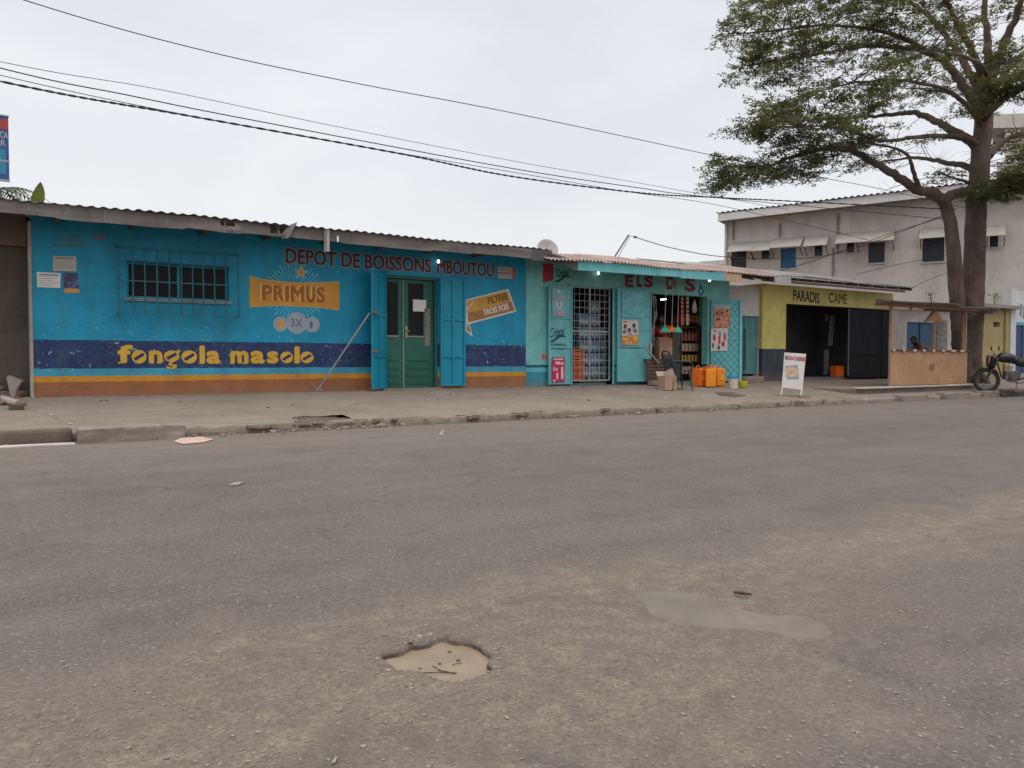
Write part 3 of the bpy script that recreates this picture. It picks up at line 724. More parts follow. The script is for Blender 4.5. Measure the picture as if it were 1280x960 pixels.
for ch, p0, p1, q0, q1 in (('P', 326.5, 340, 356, 374.5), ('R', 340.8, 354.5, 356.3, 375), ('I', 355.5, 361, 356.8, 375.5), ('M', 362.3, 380, 357.2, 376.2), ('U', 381.5, 393.5, 357.6, 377.2), ('S', 394.5, 405.5, 358.5, 377.6)):
    A = F(p0, q1); B = F(p1, q0)
    hi.text(ch, (A.x+.0, YB, A.z+.008), EX, EZ, B.x-A.x-.035, B.z-A.z-.02, NF, off=.05, t=.002, base=.0048)
    lo.text(ch, (A.x+.026, YB, A.z+.0), EX, EZ, B.x-A.x-.035, B.z-A.z-.02, NF, off=.04, t=.0025, base=.0052)
    if ch in 'PRIMU':
        for zz in ((B.z-.02,) if ch == 'U' else (A.z, B.z-.03)) if ch not in 'PR' else (A.z,):
            lo.box((A.x+.012, YB-.0078, zz), (A.x+.012+(.05 if ch == 'I' else .085), YB-.0051, zz+.014))
hi.build('emblem_letter_edge', mat('pale_gold_paint', (.62, .40, .13), rough=.55, bump=0), depot); lo.build('emblem_letters', mat('rust_paint', (.30, .095, .018), rough=.55, bump=0), depot)
ry = MB(); cx, cz = F(369, 366).x, F(369, 366).z
for i in range(46):
    a = 2*math.pi*i/46+.03
    if abs(math.sin(a)) < .30: continue
    r0 = (.26 if i % 2 else .22)/abs(math.sin(a))**.3; r1 = .56 if i % 2 else .50
    d = Vector((math.cos(a)*1.05, 0, math.sin(a))); C_ = Vector((cx, YB-.0004, cz)); s = Vector((-d.z, 0, d.x))
    ry.prism([C_+d*r0-s*.003, C_+d*r1-s*.007, C_+d*r1+s*.007, C_+d*r0+s*.003], (0, -.0015, 0))
ry.build('emblem_rays', mat('pale_blue_paint', (.16, .45, .53), rough=.6, bump=0), depot)
st = MB(); so = MB(); C_ = F(376, 341)
for m_, rr, base in ((so, .15, .002), (st, .115, .004)):
    m_.prism([(C_.x+rr*(1 if i % 2 == 0 else .45)*math.sin(math.pi*i/5+.1), YB-base, C_.z+rr*(1 if i % 2 == 0 else .45)*math.cos(math.pi*i/5+.1)) for i in range(10)], (0, -.0012, 0))
so.build('star_outline', mat('pale_blue_paint', (.16, .45, .53)), depot); st.build('star', mat('gold_star_paint', (.50, .27, .06), rough=.6), depot)
ci = MB()
for i, (p, q, r) in enumerate(((350.5, 405, 9.2), (371, 404, 13), (390, 406, 9.4))): ring(ci, p-r, p+r, q-r*1.02, q+r*1.02, .0006+.0004*i, .003)
ci.build('emblem_discs', mat('silver_grey_paint', (.27, .31, .36), rough=.6, dirt=.2, bump=0), depot)
mb = MB(); A = F(363.5, 408); B = F(378, 398.5); mb.text('3X', (A.x, YB, A.z), EX, EZ, B.x-A.x, B.z-A.z, NF, off=.006, t=.002, base=.0046); mb.build('emblem_figures', mat('grey_lettering', (.10, .13, .17), rough=.6, bump=0), depot)
mb = MB(); mb.prism([F(x, y, .0042) for x, y in ((346, 402), (351, 400.5), (356, 402), (354, 410), (350, 411), (347, 407))], (0, -.001, 0)); mb.build('emblem_mug', mat('gold_star_paint', (.50, .27, .06)), depot)
mb = MB(); mb.prism([F(x, y, .0050) for x, y in ((387, 402), (391, 402), (391, 408), (388.8, 411), (387, 408))], (0, -.001, 0)); mb.build('emblem_glyph', mat('grey_lettering', (.10, .13, .17)), depot)
# FILTREE / TROIS FOIS arrow panel painted on the wall
WHT = mat('white_wall_paint', (.52, .52, .5), rough=.6, dirt=.3, bump=0)
outl = [(582.5, 374.5), (635.5, 361), (645.5, 389.5), (587, 405), (591, 421), (582, 414)]
mb = MB(); mb.prism([F(x, y, .0005) for x, y in outl], (0, -.0012, 0)); mb.build('panel_outline', WHT, depot)
mb = MB(); mb.prism([F(x, y, .002) for x, y in ((584, 376), (633.7, 363.2), (638.5, 376), (584.3, 390.5))], (0, -.0012, 0)); mb.build('panel_upper', mat('panel_ochre', (.46, .25, .04), rough=.6, var=.2, dirt=.3, bump=0), depot)
mb = MB(); mb.prism([F(x, y, .002) for x, y in ((584.3, 390.9), (638.7, 376.3), (643, 388), (585.5, 403)) ], (0, -.0012, 0)); mb.build('panel_lower', mat('panel_brown', (.32, .145, .045), rough=.6, var=.2, dirt=.3, bump=0), depot)
mb = MB(); mb.prism([F(x, y, .002) for x, y in ((584.3, 406), (585.8, 405.2), (589, 417), (583.5, 412.5))], (0, -.0012, 0)); mb.build('panel_tail', mat('panel_brown', (.32, .145, .045)), depot)
mb = MB(); mb.prism([F(x, y, .0034) for x, y in ((583.4, 387), (591, 376.4), (592.2, 376.1), (584.2, 388.6))], (0, -.0008, 0)); mb.build('panel_fold', WHT, depot)
U_ = (F(635, 362)-F(583, 375)).normalized(); V_ = Vector((-U_.z, 0, U_.x))
mb = MB(); A = F(610.8, 380.0); mb.text('FILTREE', (A.x, YB, A.z), U_, V_, (F(635, 375)-A).length, .135, NF, off=.015, t=.0015, base=.0032); mb.build('lettering', mat('dark_brown_paint', (.05, .03, .012), rough=.6, bump=0), depot)
mb = MB(); A = F(604.8, 394.5); mb.text('TROIS FOIS', (A.x, YB, A.z), U_, V_, (F(636.5, 386.5)-A).length, .125, NF, off=.03, t=.0015, base=.0032); mb.build('lettering', mat('cream_white_paint', (.6, .56, .5), rough=.6, bump=0), depot)
# outline of the walled-up opening behind it, small painted marks
mb = MB(); A = F(591, 432); B = F(641, 350)
for q in ((A.x, A.z, A.x+.015, B.z), (B.x, A.z+.5, B.x+.015, B.z), (A.x, B.z, B.x, B.z+.015)): mb.box((q[0], YB-.0004, q[1]), (q[2], YB+.01, q[3]))
mb.build('patched_joint', mat('joint_teal', (.012, .2, .29), rough=.7), depot)
mb = MB()
for k, (p, q) in enumerate(((333, 336.4), (337, 340), (341.8, 343.6), (344.4, 347.6))): mb.prism([F(622, p, .0006), F(640.5, p+1, .0006), F(640.5, q+1, .0006), F(622, q, .0006)], (0, -.001, 0))
mb.build('painted_stripes', mat('pinkish_white_paint', (.42, .33, .31), rough=.6), depot)
mb = MB(); mb.prism([F(640.6, 335, .0006), F(644.3, 337, .0006), F(643.8, 348.5, .0006), F(640.6, 348.6, .0006)], (0, -.001, 0)); mb.prism([F(622, 340.2, .0018), F(641, 341.2, .0018), F(641, 342.2, .0018), F(622, 341.4, .0018)], (0, -.0006, 0)); mb.build('painted_stripes', mat('red_wall_paint', (.4, .07, .045), rough=.6), depot)
# ghost of old painted notices at top left
FADE = mat('faded_grey_paint', (.07, .16, .2), rough=.7, var=.3, scale=14, dirt=.5, bump=0)
mb = MB()
for px0, px1, py0, py1 in ((77, 97, 298, 301.5), (67, 107, 304.2, 308.5), (84, 103, 293, 296)): mb.prism([F(px0, py0, .0006), F(px1, py0+.4, .0006), F(px1, py1+.4, .0006), F(px0, py1, .0006)], (0, -.001, 0))
ring(mb, 69, 75, 291, 297, .0006, .001, 14)
mb.build('faded_marks', FADE, depot)
mb = MB()
for k in range(7):
    p = 116+k*2.6; mb.prism([F(p, 291+abs(k-3)*.9, .0006), F(p+1.6, 291+abs(k-3)*.9, .0006), F(p+1.9, 301-abs(k-3)*.5, .0006), F(p+.3, 301-abs(k-3)*.5, .0006)], (0, -.001, 0))
mb.build('faded_crest', mat('faded_pink_paint', (.16, .14, .18), rough=.7, var=.3), depot)
# papers on the wall
def paper(pts, m, label, name='paper_notice', cat='notice', off=.003, y=YB):
    mb = MB(); mb.prism([F(a, b, off, y) for a, b in pts], (0, -.003, 0)); return tag(mb.build(name, m), label, cat)
PAPER = mat('white_paper', (.62, .60, .57)); 
pa = paper([(66, 338.5), (95.5, 339), (95.2, 320.8), (66.5, 320)], mat('yellowed_paper', (.42, .40, .33), rough=.8, var=.15, dirt=.3, bump=0), 'yellowed landscape paper notice pasted on the blue wall, upper one of three')
pb = paper([(46.5, 358.8), (75.2, 360), (75.8, 341.5), (46, 340)], PAPER, 'bright white landscape notice pasted on the blue wall beside the corner post')
pc = paper([(79.5, 360.5), (98.5, 361.5), (97, 341.5), (79, 340.5)], print_mat('night_poster_print', [(.025, .025, .07), (.05, .04, .13), (.02, .02, .05), (.12, .09, .2), (.03, .03, .09)], 16), 'small dark violet poster with an orange foot pasted on the blue wall', 'poster', 'poster')
mb = MB(); mb.prism([F(a, b, .0062) for a, b in ((80.5, 366), (99.5, 366.3), (98.7, 361), (80, 360.2))], (0, -.001, 0)); mb.build('orange_strip', mat('poster_orange', (.5, .26, .06), rough=.6, var=.3, scale=20), pc)
INK = mat('faint_ink', (.16, .16, .17), rough=.8, bump=0)
for o_, (a, b, c_, d_), n_ in ((pa, (69, 92.5, 324, 334), 5), (pb, (49, 73, 345, 356), 6)):
    mb = MB(); mb.prism([F(a, c_-2.4, .0062), F(b, c_-2.0, .0062), F(b, c_-.4, .0062), F(a, c_-.8, .0062)], (0, -.0006, 0))
    for k in range(n_):
        q = c_+(d_-c_)*k/(n_-1)+.6; mb.prism([F(a, q, .0062), F(b-3*(k % 3), q+.3, .0062), F(b-3*(k % 3), q+.7, .0062), F(a, q+.45, .0062)], (0, -.0006, 0))
    mb.build('print', INK, o_)
# lit bulbs under the eaves (three along the street)
GLOW = bpy.data.materials.new('lit_bulb'); GLOW.use_nodes = True; g = GLOW.node_tree.nodes['Principled BSDF']; g.inputs['Emission Color'].default_value = (.95, .98, 1, 1); g.inputs['Emission Strength'].default_value = 5
SOCK = mat('socket_plastic', (.05, .09, .1), rough=.5, bump=0)
def bulb(P, label, r=.03):
    t = root('light_bulb', label, 'light bulb', P+EZ*.12, 'lit bulbs under the eaves')
    mb = MB(); mb.lathe([(.004, -r*1.1), (r*.6, -r*.85), (r, 0), (r*.75, r*.7), (r*.45, r*1.2)], P, 12); mb.build('bulb', GLOW, t, smooth=True)
    mb = MB(); mb.lathe([(.02, r*1.2), (.022, r*1.9), (.01, r*2.1)], P, 10); mb.tube([P+EZ*r*2.1, P+EZ*(r*2.1+.15)+Vector((0, .08, 0))], .004, 5); mb.build('socket', SOCK, t)
bulb(F(548, 327, .12), 'lit round bulb over the painted word MBOUTOU')
# steel prop leaning on the open shutter
mb = MB(); B_ = on_y(397, 487.5, YB-.12); B_.z = ZS+.012
mb.tube([B_, BARTOP], .017, 8); mb.tube([B_+Vector((-.05, 0, .0)), B_+Vector((.07, 0, .01))], .014, 6); mb.tube([B_+Vector((0, -.03, .03)), B_+Vector((-.16, -.03, .17))], .006, 5)
tag(mb.build('steel_prop', mat('grey_steel', (.26, .27, .30), rough=.5, metal=.4, var=.2, dirt=.4)), 'thin grey steel bar leaning from the pavement against the open blue shutter', 'steel bar')
V3 = Vector
# ================================================================== the turquoise provisions shop
sx0, sx1 = X(657)+.006, X(911)
shop = root('provisions_shop', 'turquoise grocery shop with ELS D S over the doorway and painted metal door leaves', 'shop', ((sx0+sx1)/2, YB, ZS))
TURQ = (.15, .415, .395)
M_SHOP = band_mat('painted_shop_wall', [Z(670, 465), Z(670, 459.5), Z(670, 456)], [(.012, .22, .30), (.10, .35, .40), (.010, .08, .13), TURQ], chip=.5)
M_LEAF = mat('turquoise_door_paint', (.12, .365, .385), rough=.5, var=.14, scale=2, dirt=.35, dirtcol=(.06, .19, .19), streak=.25, chips=.1, chipcol=(.2, .25, .24), bump=.1)
G = (X(713), X(765), ZS-.02, Z(740, 359)); D = (X(812), X(884), ZS-.02, Z(845, 368.5))
mb = MB(); wall_holes(mb, sx0, sx1, ZS-.05, 3.2, [G, D], YB, .2)
mb.box((sx0, YB+.2, ZS-.05), (sx0+.15, YB+4, 3.2)); mb.box((sx1-.15, YB+.2, ZS-.05), (sx1, YB+4, 3.2)); mb.box((sx0, YB+4, ZS-.05), (sx1, YB+4.15, 3.2))
mb.box((G[1]+.3, YB+.2, ZS), (G[1]+.4, YB+4, 3.2)); mb.box((sx0+.15, YB+.2, ZS-.04), (sx1-.15, YB+4, ZS+.03)); mb.box((sx0, YB, 3.202), (sx1, YB+4.15, 3.26))
mb.build('wall', M_SHOP, shop)
mb = MB()
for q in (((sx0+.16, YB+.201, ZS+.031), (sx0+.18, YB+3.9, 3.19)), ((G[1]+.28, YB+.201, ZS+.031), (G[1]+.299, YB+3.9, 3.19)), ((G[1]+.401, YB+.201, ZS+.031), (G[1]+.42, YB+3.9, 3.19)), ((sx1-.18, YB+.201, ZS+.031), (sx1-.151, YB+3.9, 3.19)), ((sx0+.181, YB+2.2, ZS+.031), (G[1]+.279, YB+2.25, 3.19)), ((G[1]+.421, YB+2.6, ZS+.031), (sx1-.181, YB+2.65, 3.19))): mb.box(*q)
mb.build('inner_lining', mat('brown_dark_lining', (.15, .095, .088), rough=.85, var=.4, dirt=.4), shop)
RUST = mat('rusty_roof_sheet', (.33, .245, .215), rough=.8, var=.25, scale=1.4, dirt=.6, dirtcol=(.19, .105, .075), streak=.8, bump=.15)
ye = 13.78; rx0, rx1 = X(664, ye), X(972, ye)
mb = MB(); corrugated(mb, (X(683, ye), ye-.05, 3.155), (rx1-X(683, ye), 0, .02), (0, 1.2, .30), amp=.02, wl=.1, rows=5, wob=.02, seed=5)
mb.build('roof', RUST, shop)
mb = MB(); fx0, fx1, fx2 = X(722, ye), X(905, ye), X(926, ye)
for i, (a, b) in enumerate(((fx0, X(820, ye)), (X(820, ye)+.006, X(850, ye)), (X(850, ye)+.006, fx1))):
    mb.obox((a, ye, 2.945+.012*(i % 2)), (b-a, 0, .012), (0, .03, 0), (0, 0, .215-.008*i))
mb.build('fascia_board', mat('turquoise_board', (.13, .40, .43), rough=.6, var=.15, dirt=.4, streak=.35), shop)
mb = MB(); mb.obox((fx1+.006, ye+.002, 2.965), (fx2-fx1, 0, 0), (0, .03, 0), (0, 0, .19)); mb.build('bare_board', mat('bare_plank', (.42, .29, .20), rough=.8, var=.2, streak=.5), shop)
for k in range(9):
    mb = MB(); x = fx0+.15+(rx1-fx0-.3)*k/8; mb.obox((x, ye+.04, 3.04), (.06, 0, 0), (0, .86, .2), (0, 0, .08)); mb.build('rafter', mat('dark_timber', (.10, .08, .065)), shop)
# the dark gable end between the two roofs
mb = MB(); mb.prism([(X(664, yf), yf-.02, 3.34), (X(664, yf), yf-.02, 3.09), (X(694, yf), yf-.02, 3.09), (X(722, ye)-.02, ye, 2.93), (X(722, ye)-.02, ye, 3.13), (X(694, yf), yf-.02, 3.26)], (0, .02, 0)); mb.build('eave_closer', mat('dark_sheet', (.09, .085, .085), rough=.7, streak=.5), shop)
# mesh gate
mb = MB(); gz1 = G[3]-.01; gz0 = ZS+.10; yg = YB+.08; ga, gb = G[0]+.02, G[1]-.02
STEEL = mat('pale_steel', (.33, .36, .36), rough=.5, metal=.2, var=.2, dirt=.4, bump=0)
for x in (ga, (ga+gb)/2, gb): mb.bar((x, yg, gz0), (x, yg, gz1), .03)
for z in (gz0, gz0+(gz1-gz0)*.53, gz1): mb.bar((ga, yg-.001, z), (gb, yg-.001, z), .028)
for k in range(1, 8):
    if k != 4: x = ga+(gb-ga)*k/8; mb.bar((x, yg-.003, gz0), (x, yg-.003, gz1), .0085)
nz_ = int((gz1-gz0)/.145)
for k in range(1, nz_): z = gz0+(gz1-gz0)*k/nz_; mb.bar((ga, yg+.006, z), (gb, yg+.006, z), .0085)
mb.build('mesh_gate', STEEL, shop)
mb = MB()
for a in (G[0]-.05, G[1]): mb.box((a, YB-.02, ZS), (a+.05, YB+.2-.003, G[3]+.05))
mb.box((G[0]-.05, YB-.022, G[3]), (G[1]+.05, YB-.003, G[3]+.05)); mb.build('gate_frame', M_LEAF, shop)
# metal door leaves
def metal_leaf(H, ang, wd, zb_, zt_, ribs, name='door', diamond=False, m=None):
    u = Vector((math.cos(ang), math.sin(ang), 0)); n = Vector((u.y, -u.x, 0)); h = zt_-zb_; O = Vector((H[0], H[1], zb_))
    mb = MB(); mb.obox(O, u*wd, n*.018, EZ*h)
    for k in (0, wd-.035): mb.obox(O+u*k+n*.018, u*.035, n*.022, EZ*h)
    for k in ribs: mb.obox(O+u*.036+n*.018+EZ*((h-.03)*k), u*(wd-.072), n*.018, EZ*.03)
    o = mb.build(name, m or M_LEAF, shop)
    if diamond:
        dm = MB(); s = .19; lo_, hi_ = .036, wd-.036
        for k in range(-8, 18):
            for sg in (1, -1):
                # clip the diagonal strip to the leaf
                t0 = max(.04, min(h-.04, k*s)); pts = []
                for q in range(41):
                    x = lo_+(hi_-lo_)*q/40; z = k*s+sg*(x-lo_)*1.0+(0 if sg > 0 else 0)
                    if .04 < z < h-.04: pts.append((x, z))
                if len(pts) > 1: dm.bar(O+u*pts[0][0]+EZ*pts[0][1]+n*(.022+.001*sg), O+u*pts[-1][0]+EZ*pts[-1][1]+n*(.022+.001*sg), .014, .008, upv=n)
        dm.build('diamond_ribs', mat('rib_paint', (.05, .24, .27), rough=.5, dirt=.5, bump=0), o)
    return o, O, u, n, h
DR = [.0, .355, .715, 1.0]
l1 = metal_leaf((X(682.5), YB-.07), 0.0, X(712)-X(682.5), ZS+.03, Z(697, 358.5), (0, .375, .68, 1))
l2 = metal_leaf((X(768.5), YB-.06), R(-5), X(808)-X(768.5), ZS+.06, Z(790, 362), (0, .375, .56, .72, 1))
l3 = metal_leaf((X(886.5), YB-.04), R(-16), .92, ZS+.03, Z(905, 374)-.03, (0, .52, 1), diamond=True)
mb = MB(); p = l2[1]+l2[2]*(X(808)-X(768.5)-.06)+l2[3]*.045+EZ*(l2[4]*.36); mb.obox(p, l2[2]*.05, l2[3]*.03, EZ*.11); mb.tube([p+l2[2]*.02+l2[3]*.03, p+l2[2]*.02+l2[3]*.05+EZ*-.09], .012, 6); mb.build('latch', STEEL, l2[0])
mb = MB(); p = l3[1]+l3[2]*.84+l3[3]*.02
mb.obox(p, l3[2]*.03, l3[3]*.05, EZ*l3[4]); mb.build('edge_strip', mat('pale_turquoise', (.22, .5, .5), rough=.5), l3[0])
# lettering on the leaves: script word, wave, two lines beneath
INKD = mat('dark_petrol_paint', (.012, .065, .085), rough=.6, bump=0)
def crystal(px0, px1, pw0, pw1, y_off, parent, lines=True, wave=True, off=.085):
    A = F(px0, pw1, y_off); B = F(px1, pw0, y_off); mb = MB(); wd = B.x-A.x; h = B.z-A.z
    U_ = Vector((1, 0, .12)).normalized()
    mb.text('Cristal', (A.x, A.y, A.z), U_, EZ, wd, h, NF, off=.012, t=.002, shear=.35)
    if wave:
        P = [Vector((A.x-.03+(wd+.06)*t, A.y, A.z-.07+.11*t+.035*math.sin(t*6.3+3.6))) for t in [i/14 for i in range(15)]]
        for i in range(14):
            w0 = .008+.028*math.sin(math.pi*i/14)**.7; w1 = .008+.028*math.sin(math.pi*(i+1)/14)**.7
            mb.prism([P[i]-EZ*w0, P[i+1]-EZ*w1, P[i+1]+EZ*w1, P[i]+EZ*w0], (0, -.002, 0))
    if lines:
        mb.text('EAU MINERALE', (A.x-.02, A.y, A.z-.185), EX, EZ, wd+.06, .055, NF, off=.02, t=.002)
        mb.text('NATURELLE', (A.x+.04, A.y, A.z-.265), EX, EZ, wd-.06, .055, NF, off=.02, t=.002)
    return mb.build('lettering', INKD, parent)
crystal(687, 706, 411, 422, .0895, l1[0]); crystal(695, 711.5, 338, 346.5, .001, shop, lines=False)
mb = MB(); A = F(774.5, 434.2, .115); 
for q0, q1, z in ((773, 800, 434.5), (774, 797, 433.7)): pass
mb.text('NATURELLE', F(775, 435.2, .095), (l2[2]), EZ, X(797)-X(774), .06, -NF*-1, off=.02, t=.0025); mb.build('lettering', INKD, l2[0])
# wall marks: red panel, round emblem, name over the doorway
mb = MB(); mb.prism([F(678.5, 329.5, .001), F(691.5, 329.5, .001), F(691.5, 350, .001), F(678.5, 353.5, .001)], (0, -.004, 0)); mb.prism([F(680.5, 338, .0055), F(689.5, 336.5, .0055), F(689.5, 339.5, .0055), F(680.5, 341, .0055)], (0, -.001, 0)); mb.build('red_panel', mat('dark_red_paint', (.30, .03, .04), rough=.6, var=.2, dirt=.4), shop)
mb = MB(); ring(mb, 674.5, 686, 439.5, 452.5, .0006, .0025); mb.build('round_emblem', mat('silver_grey_paint', (.27, .31, .36)), shop)
mb = MB(); A = F(678, 449.5); B = F(682.2, 443); mb.text('h', (A.x, YB, A.z), EX, EZ, B.x-A.x, B.z-A.z, NF, off=.03, t=.002, base=.0035); mb.build('emblem_letter', mat('red_wall_paint', (.4, .07, .045)), shop)
RED = mat('blood_red_paint', (.17, .018, .022), rough=.6, dirt=.3, bump=.05)
mb = MB()
for ch, p0, p1, q0, q1 in (('E', 781, 792, 344, 358.5), ('L', 796, 803, 344.5, 358.5), ('S', 805, 816.5, 345, 359), ('D', 832, 844, 346, 361.5), ('S', 856, 869, 347.5, 364)):
    A = F(p0, q1); B = F(p1, q0); mb.text(ch, (A.x+.02, YB, A.z+.02), EX, EZ, B.x-A.x-.04, B.z-A.z-.04, NF, off=.055, t=.004)
tag(mb.build('lettering', RED, shop), 'red capitals ELS D S painted above the open doorway')
mb = MB(); ring(mb, 872.5, 879.5, 359, 369.5, .0006, .002, 20); ring(mb, 874, 878, 356, 361, .0012, .002, 14); mb.build('blue_droplet_mark', mat('sign_blue_paint', (.02, .11, .27), rough=.6), shop)
mb = MB(); mb.prism([F(875.4, 361.5, .0035), F(876.6, 361.5, .0035), F(877.2, 366, .0035), F(874.8, 366, .0035)], (0, -.0008, 0)); mb.build('droplet_figure', WHT, shop)
bulb(F(748, 341.5, .1), 'lit bulb over the mesh gate of the turquoise shop'); bulb(F(887, 350.5, .4), 'lit bulb under the eave near the diamond-ribbed door leaf', .034)
# posters on the leaves
def leaf_paper(L, u0, u1, z0_, z1_, m, label, name='poster', off=.0185, tilt=0.0):
    _, O, u, n, h = L; mb = MB(); p = O+n*(off+.022)
    mb.prism([p+u*u0+EZ*z0_, p+u*u1+EZ*(z0_+tilt), p+u*u1+EZ*(z1_+tilt), p+u*u0+EZ*z1_], n*.003)
    return tag(mb.build(name, m), label, 'poster'), p+n*.0035
wd1 = X(712)-X(682.5); wd2 = X(808)-X(768.5)
def lx(L, px, off=.02):                         # pixel column -> distance along a leaf
    d = ray(px, 450); n = L[3]; P = L[1]+n*off; q = CAM+d*((P-CAM).dot(n)/d.dot(n)); return (q-L[1]).dot(L[2])
def lz(L, px, py, off=.02):
    d = ray(px, py); n = L[3]; P = L[1]+n*off; q = CAM+d*((P-CAM).dot(n)/d.dot(n)); return q.z-L[1].z
CRIM = mat('crimson_print', (.40, .018, .075), rough=.5, var=.15, bump=0)
p1, q1 = leaf_paper(l1, lx(l1, 689.5), lx(l1, 705), lz(l1, 697, 478), lz(l1, 697, 446.5), CRIM, 'crimson drink poster with white bottle shapes low on the left metal leaf')
mb = MB(); u, n = l1[2], l1[3]
def pq(m_, a, b, c, d, q): 
    o_ = l1[1]; P = Vector((o_.x, q.y, o_.z)); m_.prism([P+u*lx(l1, a)+EZ*lz(l1, a, d), P+u*lx(l1, b)+EZ*lz(l1, b, d), P+u*lx(l1, b)+EZ*lz(l1, b, c), P+u*lx(l1, a)+EZ*lz(l1, a, c)], n*.001)
for a, b, c, d in ((691, 703, 448, 450), (693.5, 699.5, 452, 455.5), (700, 703.5, 453, 456), (691, 692.8, 459, 463.5), (694, 696.3, 460, 463.5), (700.5, 703, 458.5, 463.5), (694.5, 697, 466, 474), (700.5, 703.5, 463.8, 474), (690.5, 693.5, 474.5, 477)): pq(mb, a, b, c, d, q1)
mb.build('print', mat('pink_white_print', (.6, .42, .45), rough=.5, var=.2, bump=0), p1)
p2, q2 = leaf_paper(l1, lx(l1, 689.5), lx(l1, 705.5), lz(l1, 697, 395.5), lz(l1, 697, 361), mat('clear_poster', (.16, .36, .38), rough=.3, var=.2, scale=6, dirt=.3, bump=0), 'pale teal poster with pink spots at the top of the left metal leaf')
mb = MB()
for a, b, c, d in ((690, 695, 371.5, 376.5), (702, 706, 370.5, 376.5), (691.5, 703, 391, 394.5)): pq(mb, a, b, c, d, q2)
mb.build('print', mat('rose_print', (.52, .2, .26), rough=.5, var=.3, scale=15, bump=0), p2)
mb = MB()
for a, b, c, d in ((695, 699, 362.5, 366), (694, 697, 378, 384), (699, 702, 377, 384), (696, 700, 384.3, 387)): pq(mb, a, b, c, d, q2)
mb.build('print', mat('pale_grey_print', (.42, .46, .48), rough=.5, var=.3, scale=15, bump=0), p2)
p3, q3 = leaf_paper(l2, lx(l2, 776.5), lx(l2, 797), lz(l2, 787, 431), lz(l2, 787, 400), mat('poster_pale', (.50, .44, .42), rough=.5, var=.12, scale=8, dirt=.2, bump=0), 'white poster of dark heads over a red and yellow foot on the turquoise leaf')
mb = MB(); u2 = l2[2]
mb.prism([q3+u2*lx(l2, 776.7)+EZ*lz(l2, 787, 430.6), q3+u2*lx(l2, 796.8)+EZ*lz(l2, 787, 430.6), q3+u2*lx(l2, 796.8)+EZ*lz(l2, 787, 418), q3+u2*lx(l2, 776.7)+EZ*lz(l2, 787, 420)], l2[3]*.001)
mb.build('print', print_mat('red_yellow_print', [(.5, .11, .03), (.55, .3, .04), (.5, .16, .04), (.55, .4, .1), (.4, .06, .03)], 30), p3)
p5, q5 = leaf_paper(l2, lx(l2, 776.5), lx(l2, 804), lz(l2, 790, 397), lz(l2, 790, 364.5), mat('scuffed_sticker', (.12, .36, .42), rough=.4, var=.3, scale=5, dirt=.6, dirtcol=(.2, .42, .45), bump=0), 'worn pale blue sticker at the top of the leaf with the family poster')
p4, q4 = leaf_paper(l3, lx(l3, 891), lx(l3, 911.5), lz(l3, 901, 409.5), lz(l3, 901, 380.5), print_mat('red_food_print', [(.40, .12, .06), (.46, .2, .12), (.2, .05, .03), (.46, .25, .16), (.38, .09, .06), (.42, .15, .1)], 34), 'orange-red food poster on the diamond-ribbed leaf, upper one')
mb = MB(); mb.prism([q4+l3[2]*lx(l3, 891)+EZ*lz(l3, 901, 386), q4+l3[2]*lx(l3, 911.5)+EZ*lz(l3, 901, 386), q4+l3[2]*lx(l3, 911.5)+EZ*lz(l3, 901, 380.7), q4+l3[2]*lx(l3, 891)+EZ*lz(l3, 901, 380.7)], l3[3]*.001); mb.build('print', mat('grey_teal_print', (.25, .35, .35), rough=.5, bump=0), p4)
p6, q6 = leaf_paper(l3, lx(l3, 888), lx(l3, 908.5), lz(l3, 899, 439), lz(l3, 899, 411), mat('poster_pale', (.50, .44, .42)), 'white poster with red bottle shapes on the diamond-ribbed leaf, lower one', tilt=.02)
def blobs(L, q, items, m, parent, base=.001):
    mb = MB(); n = L[3]
    for (cx, cy, rx, ry) in items:
        c = q+L[2]*lx(L, cx)+EZ*lz(L, cx, cy); a = abs(lx(L, cx+rx)-lx(L, cx)); b = abs(lz(L, cx, cy-ry)-lz(L, cx, cy))
        mb.prism([c+n*base+L[2]*(a*math.cos(k*math.pi/6))+EZ*(b*math.sin(k*math.pi/6)) for k in range(12)], n*.0008)
    return mb.build('print', m, parent)
SKT = mat('printed_brown', (.085, .045, .035), rough=.5, bump=0)
blobs(l2, q3, ((780.5, 408, 2.0, 2.9), (791.5, 407, 2.2, 2.9), (785.8, 412.5, 2.0, 2.8), (793.5, 414, 1.5, 2.2), (779, 415, 1.5, 2.0)), SKT, p3)
blobs(l2, q3, ((781, 414, 2.4, 3.4), (786.5, 418, 2.8, 3.2), (792, 412.5, 2.6, 3)), mat('printed_grey_white', (.30, .27, .28), rough=.5, bump=0), p3, .0004)
blobs(l2, q3, ((793.5, 423, 2.6, 3.4), (780, 424, 2.2, 2)), mat('printed_yellow', (.55, .42, .05), rough=.5, bump=0), p3, .0022)
mb = MB(); blobs(l2, q3, ((780, 402.2, 2.6, .9),), CRIM, p3)
blobs(l3, q4, ((895, 392, 1.6, 2.2), (901.5, 391.5, 1.6, 2.2), (907.5, 388.5, 1.5, 2.0), (897, 399, 2.6, 1.7)), SKT, p4); blobs(l3, q4, ((895.5, 404, 2.2, 2.2), (902.5, 403, 3, 2.4), (907, 398, 2.2, 2)), mat('printed_orange', (.50, .24, .12), rough=.5, bump=0), p4)
RPR = mat('printed_red', (.36, .045, .04), rough=.5, var=.3, scale=20, bump=0)
